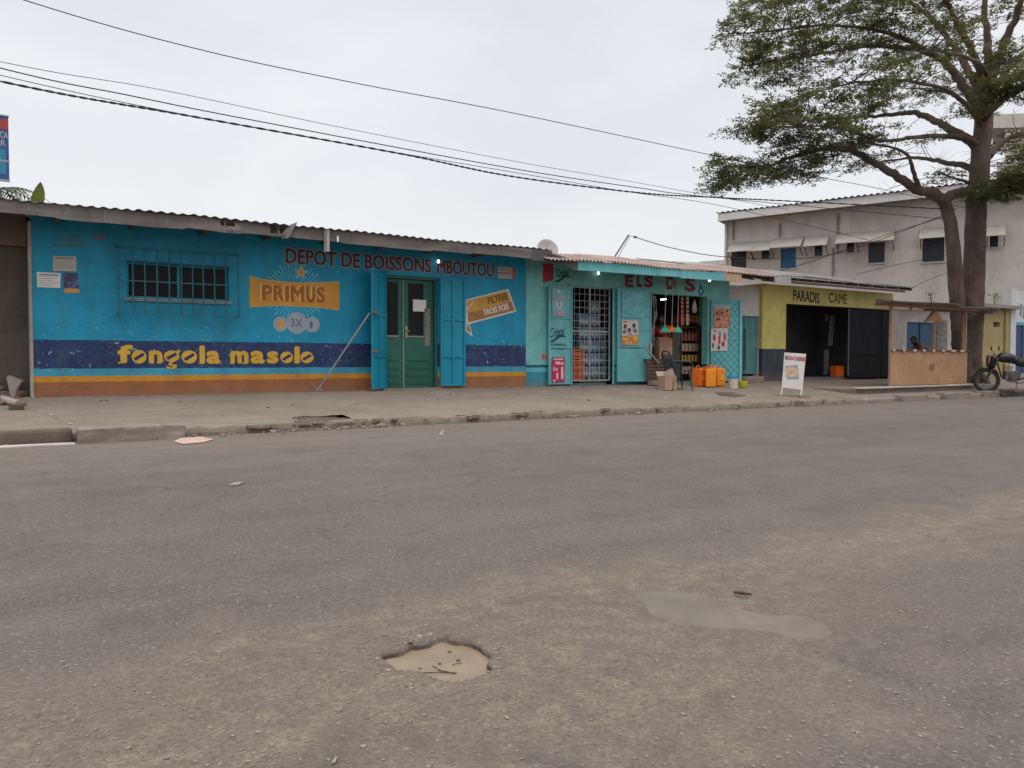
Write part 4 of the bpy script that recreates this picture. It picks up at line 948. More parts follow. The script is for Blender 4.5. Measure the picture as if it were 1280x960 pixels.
blobs(l3, q6, ((892, 422, 1.8, 4.5), (898.5, 425, 1.5, 6), (905, 421, 1.6, 5.5), (903, 430, 2.2, 3.5)), RPR, p6); blobs(l3, q6, ((899, 418, .9, 4.5), (897.5, 434.5, 1.6, 3), (890.5, 432, 1.2, 3.5)), mat('printed_dark_green', (.06, .075, .05), rough=.5, bump=0), p6, .002); blobs(l3, q6, ((893, 413.5, 2.4, .9),), CRIM, p6)
# ------------------------------------------------------------------ goods and people of the shop
WATER = mat('water_bottle_plastic', (.20, .29, .36), rough=.2, var=.2, scale=10, dirt=.4, dirtcol=(.42, .48, .52), bump=0, spec=.5)
CAPB = mat('blue_cap', (.02, .12, .4), rough=.4, bump=0)
def pack_mesh():
    mb = MB()
    for i in range(3):
        for j in range(2):
            c = (-.10+.10*i, -.05+.10*j, 0)
            mb.lathe([(.040, 0), (.047, .02), (.044, .07), (.047, .12), (.043, .17), (.047, .21), (.030, .26), (.014, .29)], c, 9)
    return mb
pk = root('water_pack', 'shrink-wrapped pack of clear water bottles behind the mesh gate', 'water pack', (0, 0, 0), 'packs of bottled water stacked behind the mesh gate')
pm = pack_mesh().build('bottles', WATER, pk, smooth=True, local=True)
mb = MB()
for i in range(3):
    for j in range(2): mb.lathe([(.017, .282), (.017, .305), (.012, .308)], (-.10+.10*i, -.05+.10*j, 0), 8)
mb.build('caps', CAPB, pk, local=True)
mb = MB(); mb.box((-.153, -.102, .05), (.153, .102, .16)); mb.build('wrap', mat('shrink_wrap', (.30, .38, .44), rough=.15, var=.3, scale=12, dirt=.5, dirtcol=(.5, .55, .58), bump=0, spec=.6), pk, local=True, bevel=.03)
first = True; ordn = ['first', 'second', 'third', 'fourth', 'fifth', 'sixth']
xa, xb = X(725, YB+.45), X(745, YB+.45)
for ci_, (cx, hgt, nm) in enumerate(((X(727.5, YB+.5), 5, 'left'), (X(742, YB+.5), 6, 'middle'), (X(753.5, YB+.55), 4, 'right'))):
    for k in range(hgt):
        lab = f'water bottle pack, {ordn[k]} from the floor in the {nm} stack behind the mesh'
        L_ = (cx+random.uniform(-.012, .012), YB+.5+random.uniform(-.02, .02), ZS+.15+.312*k)
        if first: pk.location = L_; pk['label'] = lab; first = False
        else: copy_tree(pk, L_, random.uniform(-.06, .06), lab)
mb = MB(); mb.box((X(722, YB+.5)-.1, YB+.33, ZS+.03), (X(760, YB+.5), YB+.72, ZS+.147)); tag(mb.build('pallet', mat('dark_timber', (.10, .08, .065))), 'dark low wooden pallet under the water packs behind the mesh gate', 'pallet')
# orange crates behind the gate
CR = mat('orange_plastic', (.62, .115, .015), rough=.4, var=.12, dirt=.3, bump=0)
def crate(P, sx_, sy_, h, label, grp):
    t = root('bottle_crate', label, 'crate', P, grp); mb = MB()
    for k in range(4):
        z = h*k/4; mb.box((-sx_, -sy_, z+.005), (sx_, -sy_+.015, z+h/4-.02)); mb.box((-sx_, sy_-.015, z+.005), (sx_, sy_, z+h/4-.02)); mb.box((-sx_, -sy_+.016, z+.005), (-sx_+.015, sy_-.016, z+h/4-.02)); mb.box((sx_-.015, -sy_+.016, z+.005), (sx_, sy_-.016, z+h/4-.02))
    mb.build('slatted_sides', CR, t, local=True)
    mb = MB()
    for a in (-1, 1):
        for b in (-1, 1): mb.box((a*sx_-.02, b*sy_-.02, 0), (a*sx_+.02, b*sy_+.02, h))
    mb.box((-sx_, -sy_, -.004), (sx_, sy_, .004)); mb.build('corners', CR, t, local=True); return t
cxx = X(718.5, YB+.35)
for k, nm in enumerate(('lower', 'middle', 'upper')): crate((cxx, YB+.36, ZS+.12+.245*k), .13, .13, .235, f'orange plastic bottle crate behind the mesh gate, {nm} of three', 'orange crates behind the mesh gate')
# dim interior: shelf with goods, crate counter, cartons
SH = mat('reddish_shelf_wood', (.14, .05, .035), rough=.7, streak=.4, bump=.1)
sxa, sxb = X(848, YB+.6), X(872, YB+.6)
sf = root('goods_shelf', 'reddish wooden shelf of packed goods just inside the open doorway', 'shelf', ((sxa+sxb)/2, YB+.6, ZS+.03))
mb = MB(); mb.box((sxa, YB+.5, ZS+.03), (sxa+.03, YB+.85, 2.0)); mb.box((sxb-.03, YB+.5, ZS+.03), (sxb, YB+.85, 2.0)); mb.box((sxa, YB+.851, ZS+.03), (sxb, YB+.87, 2.0)); mb.build('frame', SH, sf)
lv = [.62, .95, 1.22, 1.5, 1.85]
for z in lv: mb = MB(); mb.box((sxa+.031, YB+.5, z), (sxb-.031, YB+.85, z+.022)); mb.build('board', SH, sf)
rows_ = [((.40, .34, .26), 'pale carton', .19, 'lowest'), ((.46, .30, .06), 'yellow tin', .16, 'second'), ((.42, .35, .25), 'cream carton', .2, 'third'), ((.30, .10, .06), 'dark red bottle', .24, 'top')]
for z, (c, nm, h, ro) in zip(lv, rows_):
    m = mat('goods_'+nm.replace(' ', '_'), c, rough=.5, var=.4, scale=14, dirt=.3, bump=0); base = None
    kind = nm.split()[-1]
    for k in range(5):
        mb = MB(); r = .042
        if kind == 'carton': mb.box((-.045, -.04, 0), (.045, .04, h*.82)); mb.prism([(-.045, -.04, h*.82), (.045, -.04, h*.82), (.045, 0, h), (-.045, 0, h)], (0, .012, 0))
        elif kind == 'tin': mb.lathe([(.04, 0), (.043, .008), (.041, .014), (.041, h-.014), (.043, h-.007), (.04, h)], (0, 0, 0), 12)
        else: mb.lathe([(.036, 0), (.04, .01), (.04, h*.6), (.016, h*.8), (.016, h), (.012, h+.003)], (0, 0, 0), 10)
        o = mb.build(kind, m, None, local=True) if base is None else base.copy()
        if base is not None: COL.objects.link(o)
        base = base or o; o.location = (sxa+.10+(sxb-sxa-.2)*k/4, YB+.57, z+.023)
        tag(o, f'small {nm}, one of five alike on the {ro} doorway shelf', kind, f'{nm}s on the doorway shelf')
SL = mat('slat_wood', (.105, .062, .045), rough=.85, var=.25, streak=.6, bump=.25)
ct = root('slatted_crate', 'dark brown slatted wooden crate standing across the open doorway', 'crate', (X(825, YB-.1), YB-.1, ZS))
ca, cb = X(808.5, YB-.28), X(838, YB-.28); mb = MB()
for k in range(6): mb.box((ca+random.uniform(-.01, .01), YB-.30, ZS+.06+.088*k), (cb+random.uniform(-.02, .02), YB-.28, ZS+.06+.088*k+.072))
mb.build('front_slats', SL, ct)
for a in (ca+.04, (ca+cb)/2, cb-.07):
    for q_ in ((a, YB-.278, ZS-.03, a+.05, YB-.235, ZS+.58), (a, YB+.12, ZS-.03, a+.05, YB+.16, ZS+.58)): mb = MB(); mb.box(q_[:3], q_[3:]); mb.build('post', SL, ct)
mb = MB()
for k in range(4): mb.box((ca, YB-.3+.12*k, ZS+.582), (cb, YB-.3+.12*k+.105, ZS+.602))
mb.box((ca, YB+.161, ZS+.05), (cb, YB+.18, ZS+.57)); mb.build('top_boards', SL, ct)
mb = MB(); mb.box((ca-.02, YB-.52, ZS-.03), (cb-.35, YB-.33, ZS+.075)); tag(mb.build('wooden_step', mat('pale_weathered_wood', (.25, .19, .15), rough=.9, streak=.6, bump=.25), bevel=.012), 'worn wooden step on the pavement before the slatted crate', 'step')
CARD = mat('cardboard', (.34, .215, .135), rough=.85, var=.12, dirt=.25, bump=.08)
def carton(P, sx_, sy_, h, rz, label, m=CARD, flaps=None):
    t = root('carton', label, 'box', P, None, rz); mb = MB(); th = .006
    for q in (((-sx_, -sy_, 0), (sx_, -sy_+th, h)), ((-sx_, sy_-th, 0), (sx_, sy_, h)), ((-sx_, -sy_+th+.001, 0), (-sx_+th, sy_-th-.001, h)), ((sx_-th, -sy_+th+.001, 0), (sx_, sy_-th-.001, h))): mb.box(*q)
    mb.box((-sx_+th, -sy_+th, .001), (sx_-th, sy_-th, th)); mb.build('box_body', m, t, local=True)
    for f in flaps or []: mb = MB(); mb.prism(f[0], f[1]); mb.build('flap', f[2], t, local=True)
    return t
PALE = mat('pale_cardboard', (.46, .37, .29), rough=.85, var=.1, dirt=.25, bump=.05)
bx = on_pave(837, 488.5); carton((bx.x+.05, bx.y+.14, sz(bx.y+.14)+.004), .175, .13, .31, R(-2), 'open brown cardboard box with pale raised flaps standing on the pavement', mat('pinkish_cardboard', (.36, .225, .165), rough=.85, var=.12, dirt=.3, streak=.3, bump=.08),
       [([(-.175, -.131, .312), (.12, -.131, .312), (.02, -.17, .49), (-.26, -.17, .40)], (0, .006, .003), PALE), ([(.176, -.12, .312), (.176, .12, .312), (.12, .1, .47), (.03, -.08, .50)], (.006, 0, .002), PALE), ([(-.17, .129, .313), (.17, .129, .313), (.17, .19, .42), (-.17, .19, .42)], (0, .006, .003), PALE)])
carton((X(828, YB-.06), YB-.06, ZS+.604), .20, .14, .50, R(-6), 'tall brown carton standing on the slatted crate in the doorway', mat('brown_carton', (.27, .165, .105), rough=.85, var=.2, dirt=.3, bump=.05), [([(-.2, -.14, .501), (.2, -.14, .501), (.19, -.02, .53), (-.19, -.02, .53)], (0, .003, .006), CARD), ([(-.2, .14, .501), (.2, .14, .501), (.19, .03, .535), (-.19, .03, .535)], (0, .003, .006), CARD)])
mb = MB(); mb.bar(F(806.5, 434, .36), F(823, 454, .34), .05, .02); tag(mb.build('plank', mat('pale_batten', (.38, .35, .33))), 'pale plank slanting down behind the turquoise leaf onto the slatted crate', 'plank')
mb = MB(); P, Q = F(826, 374.5, -.5), F(832.5, 374, -.5); mb.tube([P, Q], .016, 8); tl_ = root('tube_light', 'short lit tube light inside the top of the dark doorway', 'light', P); mb.build('tube', GLOW, tl_)
mb = MB(); mb.bar(P+EZ*.03, Q+EZ*.03, .04, .03); mb.build('fitting', SOCK, tl_)
for k in range(4):
    bx_ = sxa+.09+.19*k; c_ = ((.30, .07, .04), (.36, .16, .07), (.26, .05, .05), (.40, .26, .12))[k]; nm_ = ('dark red', 'tan', 'crimson', 'straw coloured')[k]
    mb = MB(); mb.box((bx_-.08, YB+.53, 2.0), (bx_+.08, YB+.8, 2.0+.14+.05*(k % 2))); mb.box((bx_-.06, YB+.526, 2.03), (bx_+.06, YB+.5295, 2.10)); tag(mb.build('goods_box', mat('box_'+nm_.replace(' ', '_'), c_, rough=.6, var=.2, bump=0), bevel=.006), f'{nm_} box of goods standing on top of the doorway shelf', 'box')
for k, (px, c_, nm_) in enumerate(((853, (.45, .12, .05), 'orange'), (859.5, (.40, .36, .30), 'pale'), (876, (.08, .22, .12), 'green'), (880, (.42, .3, .06), 'yellow'))):
    mb = MB()
    for j in range(7): P = F(px, 371+5.2*j, -.25); mb.box((P.x-.045, P.y, P.z-.085), (P.x+.045, P.y+.012+.004*(j % 2), P.z))
    tag(mb.build('sachet_strip', mat('sachet_'+nm_, c_, rough=.35, var=.35, scale=18, dirt=.3, bump=0)), f'strip of {nm_} sachets hanging inside the doorway', 'sachets')
# black cupboard shape inside
mb = MB(); kx0, kx1 = X(836, YB+.45), X(847, YB+.45); mb.box((kx0, YB+.35, ZS+.03), (kx1, YB+.8, 1.72)); mb.box((kx0+.03, YB+.336, ZS+.5), (kx1-.03, YB+.349, 1.66)); mb.box((kx0+.03, YB+.336, ZS+.08), (kx1-.03, YB+.349, ZS+.46)); mb.box((kx1-.06, YB+.32, 1.2), (kx1-.045, YB+.336, 1.35)); tag(mb.build('fridge', mat('charcoal_enamel', (.045, .05, .05), rough=.4, var=.2, dirt=.3, bump=0), bevel=.008), 'dark grey upright fridge inside the doorway beside the goods shelf', 'fridge')
# plastic brooms hanging on cords
def brush(px, py0, py1, c, nm, w=.17):
    P = F(px, py1, .38); T = F(px+2, py0, .38); t = root('hanging_brush', f'{nm} plastic broom head hung upside down on a cord in the doorway', 'broom', P, 'broom heads hung in the doorway')
    m = mat(nm.replace(' ', '_')+'_plastic', c, rough=.4, var=.2, bump=0)
    mb = MB(); mb.prism([P+Vector((-w*.62, -.03, -.12)), P+Vector((w*.62, -.03, -.12)), P+Vector((w*.32, -.03, 0)), P+Vector((-w*.32, -.03, 0))], (0, .06, 0)); mb.tube([P, P+EZ*.05], [.03, .02], 8); mb.build('bristles', m, t, bevel=.01)
    mb = MB(); mb.tube([P+EZ*.05, T], .008, 5); mb.build('stick', mat('pale_stick', (.4, .36, .34), rough=.6, bump=0), t)
brush(831, 345, 409.5, (.02, .33, .19), 'green', .24); brush(839.8, 340, 409, (.62, .19, .015), 'orange', .20); brush(847, 348, 409.5, (.04, .38, .25), 'pale green', .22)
mb = MB(); 
for k, (px, py0, py1) in enumerate(((815, 368, 432), (818.5, 370, 425))):
    P, Q = F(px, py0, .06), F(px+1.5*(-1)**k, py1, .08); mb.tube(spline([P, P*.6+Q*.4+Vector((.04, -.03, 0)), P*.3+Q*.7+Vector((-.03, -.02, 0)), Q], 4), [.02+.012*math.sin(i*1.7) for i in range(13)], 7)
tag(mb.build('hanging_sachets', mat('sachet_foil', (.22, .17, .15), rough=.4, var=.5, scale=14, dirt=.5, bump=0)), 'two strings of dull sachets hanging at the left side of the doorway', 'sachets')
# a clear bag hung at the top right of the doorway
mb = MB(); P = F(868, 374, -.1); mb.lathe([(.01, 0), (.03, -.06), (.07, -.16), (.09, -.28), (.07, -.34), (.02, -.36)], P, 10, sy=.5); tag(mb.build('hanging_bag', mat('clear_bag', (.28, .26, .25), rough=.25, var=.4, scale=12, bump=0), smooth=True), 'small pale plastic bag hanging inside the doorway at upper right', 'bag')

# ---- people -------------------------------------------------------
def skin(name, chain, mats, parent, pick=None, sub=1):
    """one continuous body: chain = list of (id, parent id, position, radius); grown with a skin modifier"""
    idx = {c[0]: i for i, c in enumerate(chain)}
    me = bpy.data.meshes.new(name); me.from_pydata([tuple(c[2]) for c in chain], [(idx[c[1]], i) for i, c in enumerate(chain) if c[1]], [])
    o = bpy.data.objects.new(name, me); COL.objects.link(o)
    sk = o.modifiers.new('skin', 'SKIN'); 
    for i, c in enumerate(chain):
        v = me.skin_vertices[0].data[i]; r = c[3]; v.radius = (r, r) if not isinstance(r, tuple) else r; v.use_root = (i == 0)
    sb = o.modifiers.new('sub', 'SUBSURF'); sb.levels = sub; sb.render_levels = sub
    dg = bpy.context.evaluated_depsgraph_get(); m2 = bpy.data.meshes.new_from_object(o.evaluated_get(dg))
    bpy.data.objects.remove(o); o = bpy.data.objects.new(name, m2); COL.objects.link(o); m2.materials.clear()
    for m in (mats if isinstance(mats, list) else [mats]): m2.materials.append(m)
    for p in m2.polygons:
        p.use_smooth = True
        if pick: p.material_index = pick(p.center)
    if parent: o.parent = parent
    return o
def hand(ch, wrist, wid, d, up_, side, r=.009):
    """palm and five bent fingers"""
    d, up_, side = d.normalized(), up_.normalized(), side.normalized(); palm = wrist+d*.06
    ch.append((wid+'p', wid, palm, (.034, .018)))
    for k, (s_, ln) in enumerate(((-.03, .075), (-.01, .085), (.01, .08), (.03, .062))):
        b = palm+side*s_+d*.03; ch.append((f'{wid}f{k}a', wid+'p', b, r)); ch.append((f'{wid}f{k}b', f'{wid}f{k}a', b+d*ln*.55-up_*.008, r*.95)); ch.append((f'{wid}f{k}c', f'{wid}f{k}b', b+d*ln*.9-up_*.03, r*.8))
    b = wrist+d*.025+side*-.036; ch.append((wid+'ta', wid, b, r*1.15)); ch.append((wid+'tb', wid+'ta', b+d*.035-side*.022-up_*.008, r))
SKIN = mat('dark_skin', (.055, .030, .021), rough=.55, var=.1, dirt=0, bump=0, spec=.4); HAIR = mat('black_hair', (.012, .011, .011), rough=.8, bump=.4, bscale=90)
def head(parent, c, fwd, local=True):
    """skull with face, ears; returns nothing"""
    f = fwd.normalized(); s = f.cross(EZ).normalized(); u = s.cross(f)
    bm = bmesh.new(); bmesh.ops.create_uvsphere(bm, u_segments=20, v_segments=14, radius=1); vs = []
    for v in bm.verts:
        x, y, z = v.co                              # x side, y forward, z up
        w = .075*(1-.22*max(0, -z)); y2 = y*.095+(.012 if y > .3 and z < 0 else 0); zz = z*.118
        if y > .85 and -.35 < z < .05 and abs(x) < .25: y2 += .022         # nose
        if y > .6 and .0 < z < .25 and .2 < abs(x) < .55: y2 -= .008       # eye sockets
        vs.append(c+s*(x*w)+f*y2+u*zz)
    fs = [tuple(v.index for v in q.verts) for q in bm.faces]; bm.free()
    return vs, fs, f, s, u
def person(label, loc, pose, shirt, trousers, face, hair_col=HAIR):
    t = root('person', label, 'person', loc)
    hc, hf = pose['head'], face
    o = skin('body', pose['body'], SKIN, t)
    vs, fs, f, s, u = head(t, hc, hf); mb = MB(); mb.add(vs, fs)
    for sg in (-1, 1): mb.lathe([(.004, -.008), (.022, -.004), (.026, .006), (.012, .012)], hc+s*(sg*.076)-f*.008, 8, axis=s*sg, sy=1.3)
    hd = mb; me = o.data; bm = bmesh.new(); bm.from_mesh(me); nv = [bm.verts.new(p) for p in hd.v]
    for q in hd.f:
        try: bm.faces.new([nv[i] for i in q]).smooth = True
        except ValueError: pass
    bm.to_mesh(me); bm.free()
    mb = MB()
    for sg in (-1, 1): mb.lathe([(.002, -.004), (.011, 0), (.004, .006)], hc+f*.083+s*(sg*.032)+u*.012, 8, axis=f)
    mb.build('eyes', mat('eye_white', (.35, .33, .3), rough=.3, bump=0), t, local=True)
    mb = MB(); mb.obox(hc+f*.094-s*.022-u*.066, s*.044, f*.006, u*.012); mb.build('lips', mat('lip_skin', (.10, .035, .03), rough=.5, bump=0), t, local=True)
    mb = MB(); keep = [i for i, p in enumerate(vs) if (p-hc).dot(u) > .02-.06*((p-hc).dot(f) < 0) - .03*((p-hc).dot(f) < -.05) and not ((p-hc).dot(f) > .06 and (p-hc).dot(u) < .075)]
    ks = set(keep); mb.add([hc+(p-hc)*1.06 for p in vs], [q for q in fs if all(i in ks for i in q)]); mb.build('hair', hair_col, t, local=True, smooth=True)
    skin('shirt', pose['shirt'], shirt, t); skin('trousers', pose['trousers'], trousers, t)
    return t
def standing(lean=0.0, d=V3((0, -1, 0)), arms=((.1, -.1), (.1, -.1)), hipz=.92):
    """joints of an upright or leaning figure facing d, feet at z=0"""
    d = d.normalized(); s = d.cross(EZ).normalized(); hip = EZ*hipz-d*(.25*math.sin(lean)); ax = (EZ*math.cos(lean)+d*math.sin(lean))
    wa, chs, nk = hip+ax*.18, hip+ax*.38, hip+ax*.55; hd = nk+(ax*.7+EZ*.3+d*.15).normalized()*.17
    B = [('w', None, wa, .12), ('c', 'w', chs, .125), ('n', 'c', nk, .062), ('n2', 'n', nk+(hd-nk)*.45, .055), ('h', 'w', hip, .13)]
    Sh = [('w', None, wa, (.15, .115)), ('c', 'w', chs, (.17, .125)), ('n', 'c', nk-ax*.03, (.09, .075)), ('h', 'w', hip+EZ*.02, (.16, .125))]
    T = [('h', None, hip, (.165, .125))]
    for k, sg in enumerate((-1, 1)):
        sh = nk-ax*.06+s*(.185*sg); a1, a2 = arms[k]
        el = sh+(-EZ*math.cos(a1)+d*math.sin(a1)+s*.08*sg).normalized()*.29; wr = el+(-EZ*math.cos(a2)+d*math.sin(a2)).normalized()*.25
        B += [(f's{k}', 'n', sh, .052), (f'e{k}', f's{k}', el, .043), (f'w{k}', f'e{k}', wr, .028)]; hand(B, wr, f'w{k}', wr-el, s*sg*-1, d if abs((wr-el).normalized().dot(d)) < .7 else EZ)
        Sh += [(f's{k}', 'n', sh, .068), (f'm{k}', f's{k}', sh+(el-sh)*.72, .062)]
        hj = hip+s*(.1*sg)-EZ*.04; kn = s*(.11*sg)+EZ*.50+d*.03; an = s*(.12*sg)+EZ*.09
        B += [(f'l{k}', 'h', hj, .085), (f'k{k}', f'l{k}', kn, .058), (f'a{k}', f'k{k}', an, .036), (f't{k}', f'a{k}', an+d*.17-EZ*.055, (.042, .025))]
        T += [(f'l{k}', 'h', hj, .1), (f'k{k}', f'l{k}', kn, .075), (f'a{k}', f'k{k}', an+EZ*.02, .062)]
    return {'body': B, 'shirt': Sh, 'trousers': T, 'head': hd}
shop_pose = standing(.42, V3((-.75, -.65, 0)), ((.75, .9), (.25, .55)))
person('person in a red shirt leaning forward in the dark shop doorway', (X(828, YB+.42)+.02, YB+.48, ZS+.03), shop_pose, mat('red_cloth', (.55, .045, .035), rough=.85, var=.15, dirt=.1, bump=.1), mat('brown_cloth', (.06, .045, .035), rough=.9, bump=.1), V3((-.7, -.75, -.1)))
# ---- plastic chair ------------------------------------------------
def plastic_chair(P, rz, label):
    m = mat('dark_green_plastic', (.022, .034, .030), rough=.45, var=.15, dirt=.5, dirtcol=(.14, .14, .12), bump=0)
    t = root('plastic_chair', label, 'chair', P, None, rz)
    for sx_, sy_ in ((-1, -1), (1, -1), (-1, 1), (1, 1)):
        mb = MB(); a = V3((sx_*.25, sy_*.25, 0)); b = V3((sx_*.20, sy_*.19, .42)); mb.tube([a, a*.5+b*.5, b], [.016, .022, .028], 6); mb.build('leg', m, t, local=True)
    mb = MB(); mb.prism([(-.22, -.22, .42), (.22, -.22, .42), (.20, .2, .40), (-.20, .2, .40)], (0, 0, .02)); mb.build('seat', m, t, local=True, bevel=.012)
    mb = MB()
    for k in range(5): x = -.16+.08*k; mb.bar((x, .20, .46), (x*1.1, .29, .82), .045, .012, upv=(0, 1, 0))
    mb.tube(spline([(-.21, .20, .42), (-.24, .27, .72), (-.17, .31, .86), (0, .32, .885), (.17, .31, .86), (.24, .27, .72), (.21, .20, .42)], 4), .02, 6); mb.build('backrest', m, t, local=True)
    for s in (-1, 1): mb = MB(); mb.tube(spline([(s*.245, .26, .66), (s*.27, .05, .655), (s*.265, -.2, .63), (s*.245, -.24, .50), (s*.21, -.2, .42)], 4), [.022]*17, 6); mb.build('armrest', m, t, local=True)
    return t
cp = on_pave(852, 488); plastic_chair((cp.x+.03, cp.y+.16, sz(cp.y+.16)), R(72), 'dark green plastic armchair on the pavement before the shop doorway')
# ---- jerrycans, bucket, bowl --------------------------------------
JY = mat('jerrycan_orange', (.70, .23, .008), rough=.35, var=.1, dirt=.3, dirtcol=(.4, .14, .02), bump=0, spec=.45)
JO = mat('jerrycan_deep_orange', (.60, .125, .008), rough=.35, var=.1, dirt=.3, dirtcol=(.35, .08, .01), bump=0, spec=.45)
def jerrycan(P, rz, m, label, sx_=.175, sy_=.125, h=.44):
    t = root('jerrycan', label, 'jerrycan', P, 'orange jerrycans by the doorway', rz)
    mb = MB(); mb.prism([(-sx_, -sy_, 0), (sx_, -sy_, 0), (sx_, -sy_, h*.86), (sx_*.75, -sy_, h), (-sx_, -sy_, h)], (0, 2*sy_, 0)); mb.build('tank', m, t, local=True, bevel=.028, seg=3)
    mb = MB(); mb.tube(spline([(-sx_*.8, 0, h-.01), (-sx_*.7, 0, h+.05), (0, 0, h+.055), (sx_*.15, 0, h-.01)], 4), .014, 6); mb.build('handle', m, t, local=True, smooth=True)
    mb = MB(); mb.lathe([(.03, 0), (.03, .035), (.026, .04)], (sx_*.55, 0, h-.02), 12); mb.build('cap', m, t, local=True)
    mb = MB(); mb.box((-sx_*.5, -sy_-.006, h*.35), (sx_*.35, -sy_-.001, h*.62)); mb.build('raised_panel', mat('jerrycan_label', (.72, .32, .05), rough=.4, var=.3, scale=20, bump=0), t, local=True)
yj = on_pave(885, 483.5).y+.1
jerrycan((X(876, yj), yj+.06, sz(yj)), R(20), JO, 'deep orange jerrycan at the left of the group beside the chair')
jerrycan((X(887, yj-.12), yj-.12, sz(yj-.1)), R(55), JY, 'yellow-orange jerrycan in the middle of the group, nearest the road')
jerrycan((X(898, yj-.02), yj, sz(yj)), R(12), JY, 'yellow-orange jerrycan at the right of the group by the diamond-ribbed leaf')
jerrycan((X(890, yj+.2), yj+.24, sz(yj+.2)), R(-8), JO, 'deep orange jerrycan half hidden behind the two front ones')
bp = on_pave(920.5, 486.5); bk = root('bucket', 'white plastic bucket with a blue lid on the pavement', 'bucket', (bp.x, bp.y+.1, sz(bp.y+.1)))
mb = MB(); mb.lathe([(.105, 0), (.11, .004), (.125, .255), (.132, .26), (.132, .275)], n=20); mb.build('pail', mat('dirty_white_plastic', (.50, .45, .36), rough=.45, var=.12, dirt=.4, dirtcol=(.3, .26, .2), streak=.3, bump=0), bk, local=True, smooth=False)
mb = MB(); mb.lathe([(.138, .262), (.138, .30), (.12, .305), (.11, .335), (.03, .345)], n=20); mb.build('lid', mat('lid_blue', (.02, .22, .42), rough=.4, bump=0), bk, local=True)
mb = MB(); mb.tube([(.135*math.cos(a), -.01-.02*math.sin(a), .235-.10*math.sin(a)) for a in [math.pi*i/10 for i in range(11)]], .004, 5); mb.build('handle', STEEL, bk, local=True)
wp = on_pave(932, 485); mb = MB(); mb.lathe([(.06, 0), (.085, .01), (.105, .10), (.112, .15), (.118, .155), (.112, .162), (.10, .15), (.075, .02)], n=20)
o = mb.build('basin', mat('lime_plastic', (.42, .44, .02), rough=.35, var=.1, dirt=.2, bump=0), local=True, smooth=False); o.location = (wp.x, wp.y+.08, sz(wp.y+.08)); tag(o, 'lime green plastic basin beside the white bucket', 'basin')
mb = MB(); mb.prism([on_pave(a, b)+EZ*.006 for a, b in ((895, 491.5), (913, 490.8), (932, 495), (920, 496.3), (900, 494.5))], (0, 0, .012)); tag(mb.build('doormat', mat('dark_mat', (.10, .078, .06), rough=.95, var=.3, bump=.3)), 'flat dark scrap of matting on the pavement in front of the orange jerrycans', 'mat')
# dish and service pole on the roofs
dz = root('satellite_dish', 'round grey satellite dish on the roof joint between the two shops', 'satellite dish', at(684, 318, 18.6)-EZ*.3)
dc = at(684, 312, 18.6); ax = V3((-.25, -.85, .35)).normalized()
mb = MB(); mb.lathe([(.001, .0), (.12, .015), (.2, .035), (.25, .055), (.255, .06), (.25, .065), (.2, .05), (.1, .03), (.001, .018)], dc-ax*.02, 24, axis=ax); mb.build('reflector', mat('dish_grey', (.33, .31, .31), rough=.6, var=.15, dirt=.4, bump=0), dz, smooth=True)
mb = MB(); mb.tube([dz.location, dc-ax*.02], .018, 6); mb.tube([dc-EZ*.22, dc+ax*.3-EZ*.12], .010, 5); mb.lathe([(.02, 0), (.03, .03), (.02, .07)], dc+ax*.3-EZ*.12, 8, axis=-ax); mb.build('mount', STEEL, dz)
ap0, ap1 = at(767, 323, 21.5), at(786, 293.5, 21.5)
mb = MB(); mb.tube([ap0, ap1], .022, 6); mb.tube([at(772, 323, 21.5), at(787.5, 295, 21.5), at(793, 295.5, 21.5)], .009, 5); mb.tube([at(792, 295.8, 21.5), at(796, 296.8, 21.5)], .03, 6)
tag(mb.build('service_pole', mat('dark_pole', (.12, .11, .105), rough=.7)), 'thin slanting service pole on the rusty shop roof', 'pole')
# ================================================================== link wall with a gate, then the yellow bar
YW = YB+.10
PLAS = mat('whitewash', (.50, .45, .43), rough=.85, var=.15, scale=1.2, dirt=.5, streak=.5, bump=.25, bscale=25)
lw = root('link_wall', 'short off-white wall with a blue-green metal gate between the turquoise shop and the yellow bar', 'wall', ((X(911)+X(952))/2, YW, ZS))
a, b = X(911)+.02, X(952.5)-.01
gl, gr, gt = X(914, YW), X(951, YW)-.03, Z(935, 395, YW)
mb = MB(); wall_holes(mb, a, b, ZS-.05, 3.0, [(gl, gr, ZS-.049, gt)], YW, .2); mb.build('wall', PLAS, lw)
GTE = mat('blue_green_gate', (.085, .205, .215), rough=.6, var=.2, dirt=.5, dirtcol=(.05, .12, .13), streak=.5, bump=.1)
mb = MB(); mb.box((gl, YW+.06, ZS+.2), (gr, YW+.08, gt-.01))
for k in (0, .5, 1): x = gl+(gr-gl-.05)*k; mb.box((x, YW+.03, ZS+.2), (x+.05, YW+.059, gt-.01))
mb.build('gate', GTE, lw)
mb = MB(); mb.box((gl+.55, YW+.02, ZS+.3), (gl+.62, YW+.058, gt-.35)); mb.build('gate_bar', mat('dark_gate_bar', (.035, .10, .095), rough=.6), lw)
mb = MB(); lump(mb, (X(936, 14.2), 14.25, ZS-.25), (X(958, 14.2), YW-.13, ZS+.14), 31, .015); tag(mb.build('entrance_step', DCONC if False else mat('brown_concrete', (.20, .15, .12), rough=.9, var=.25, dirt=.5, bump=.5, bscale=35), smooth=True), 'low brown concrete step in front of the blue-green gate', 'step')
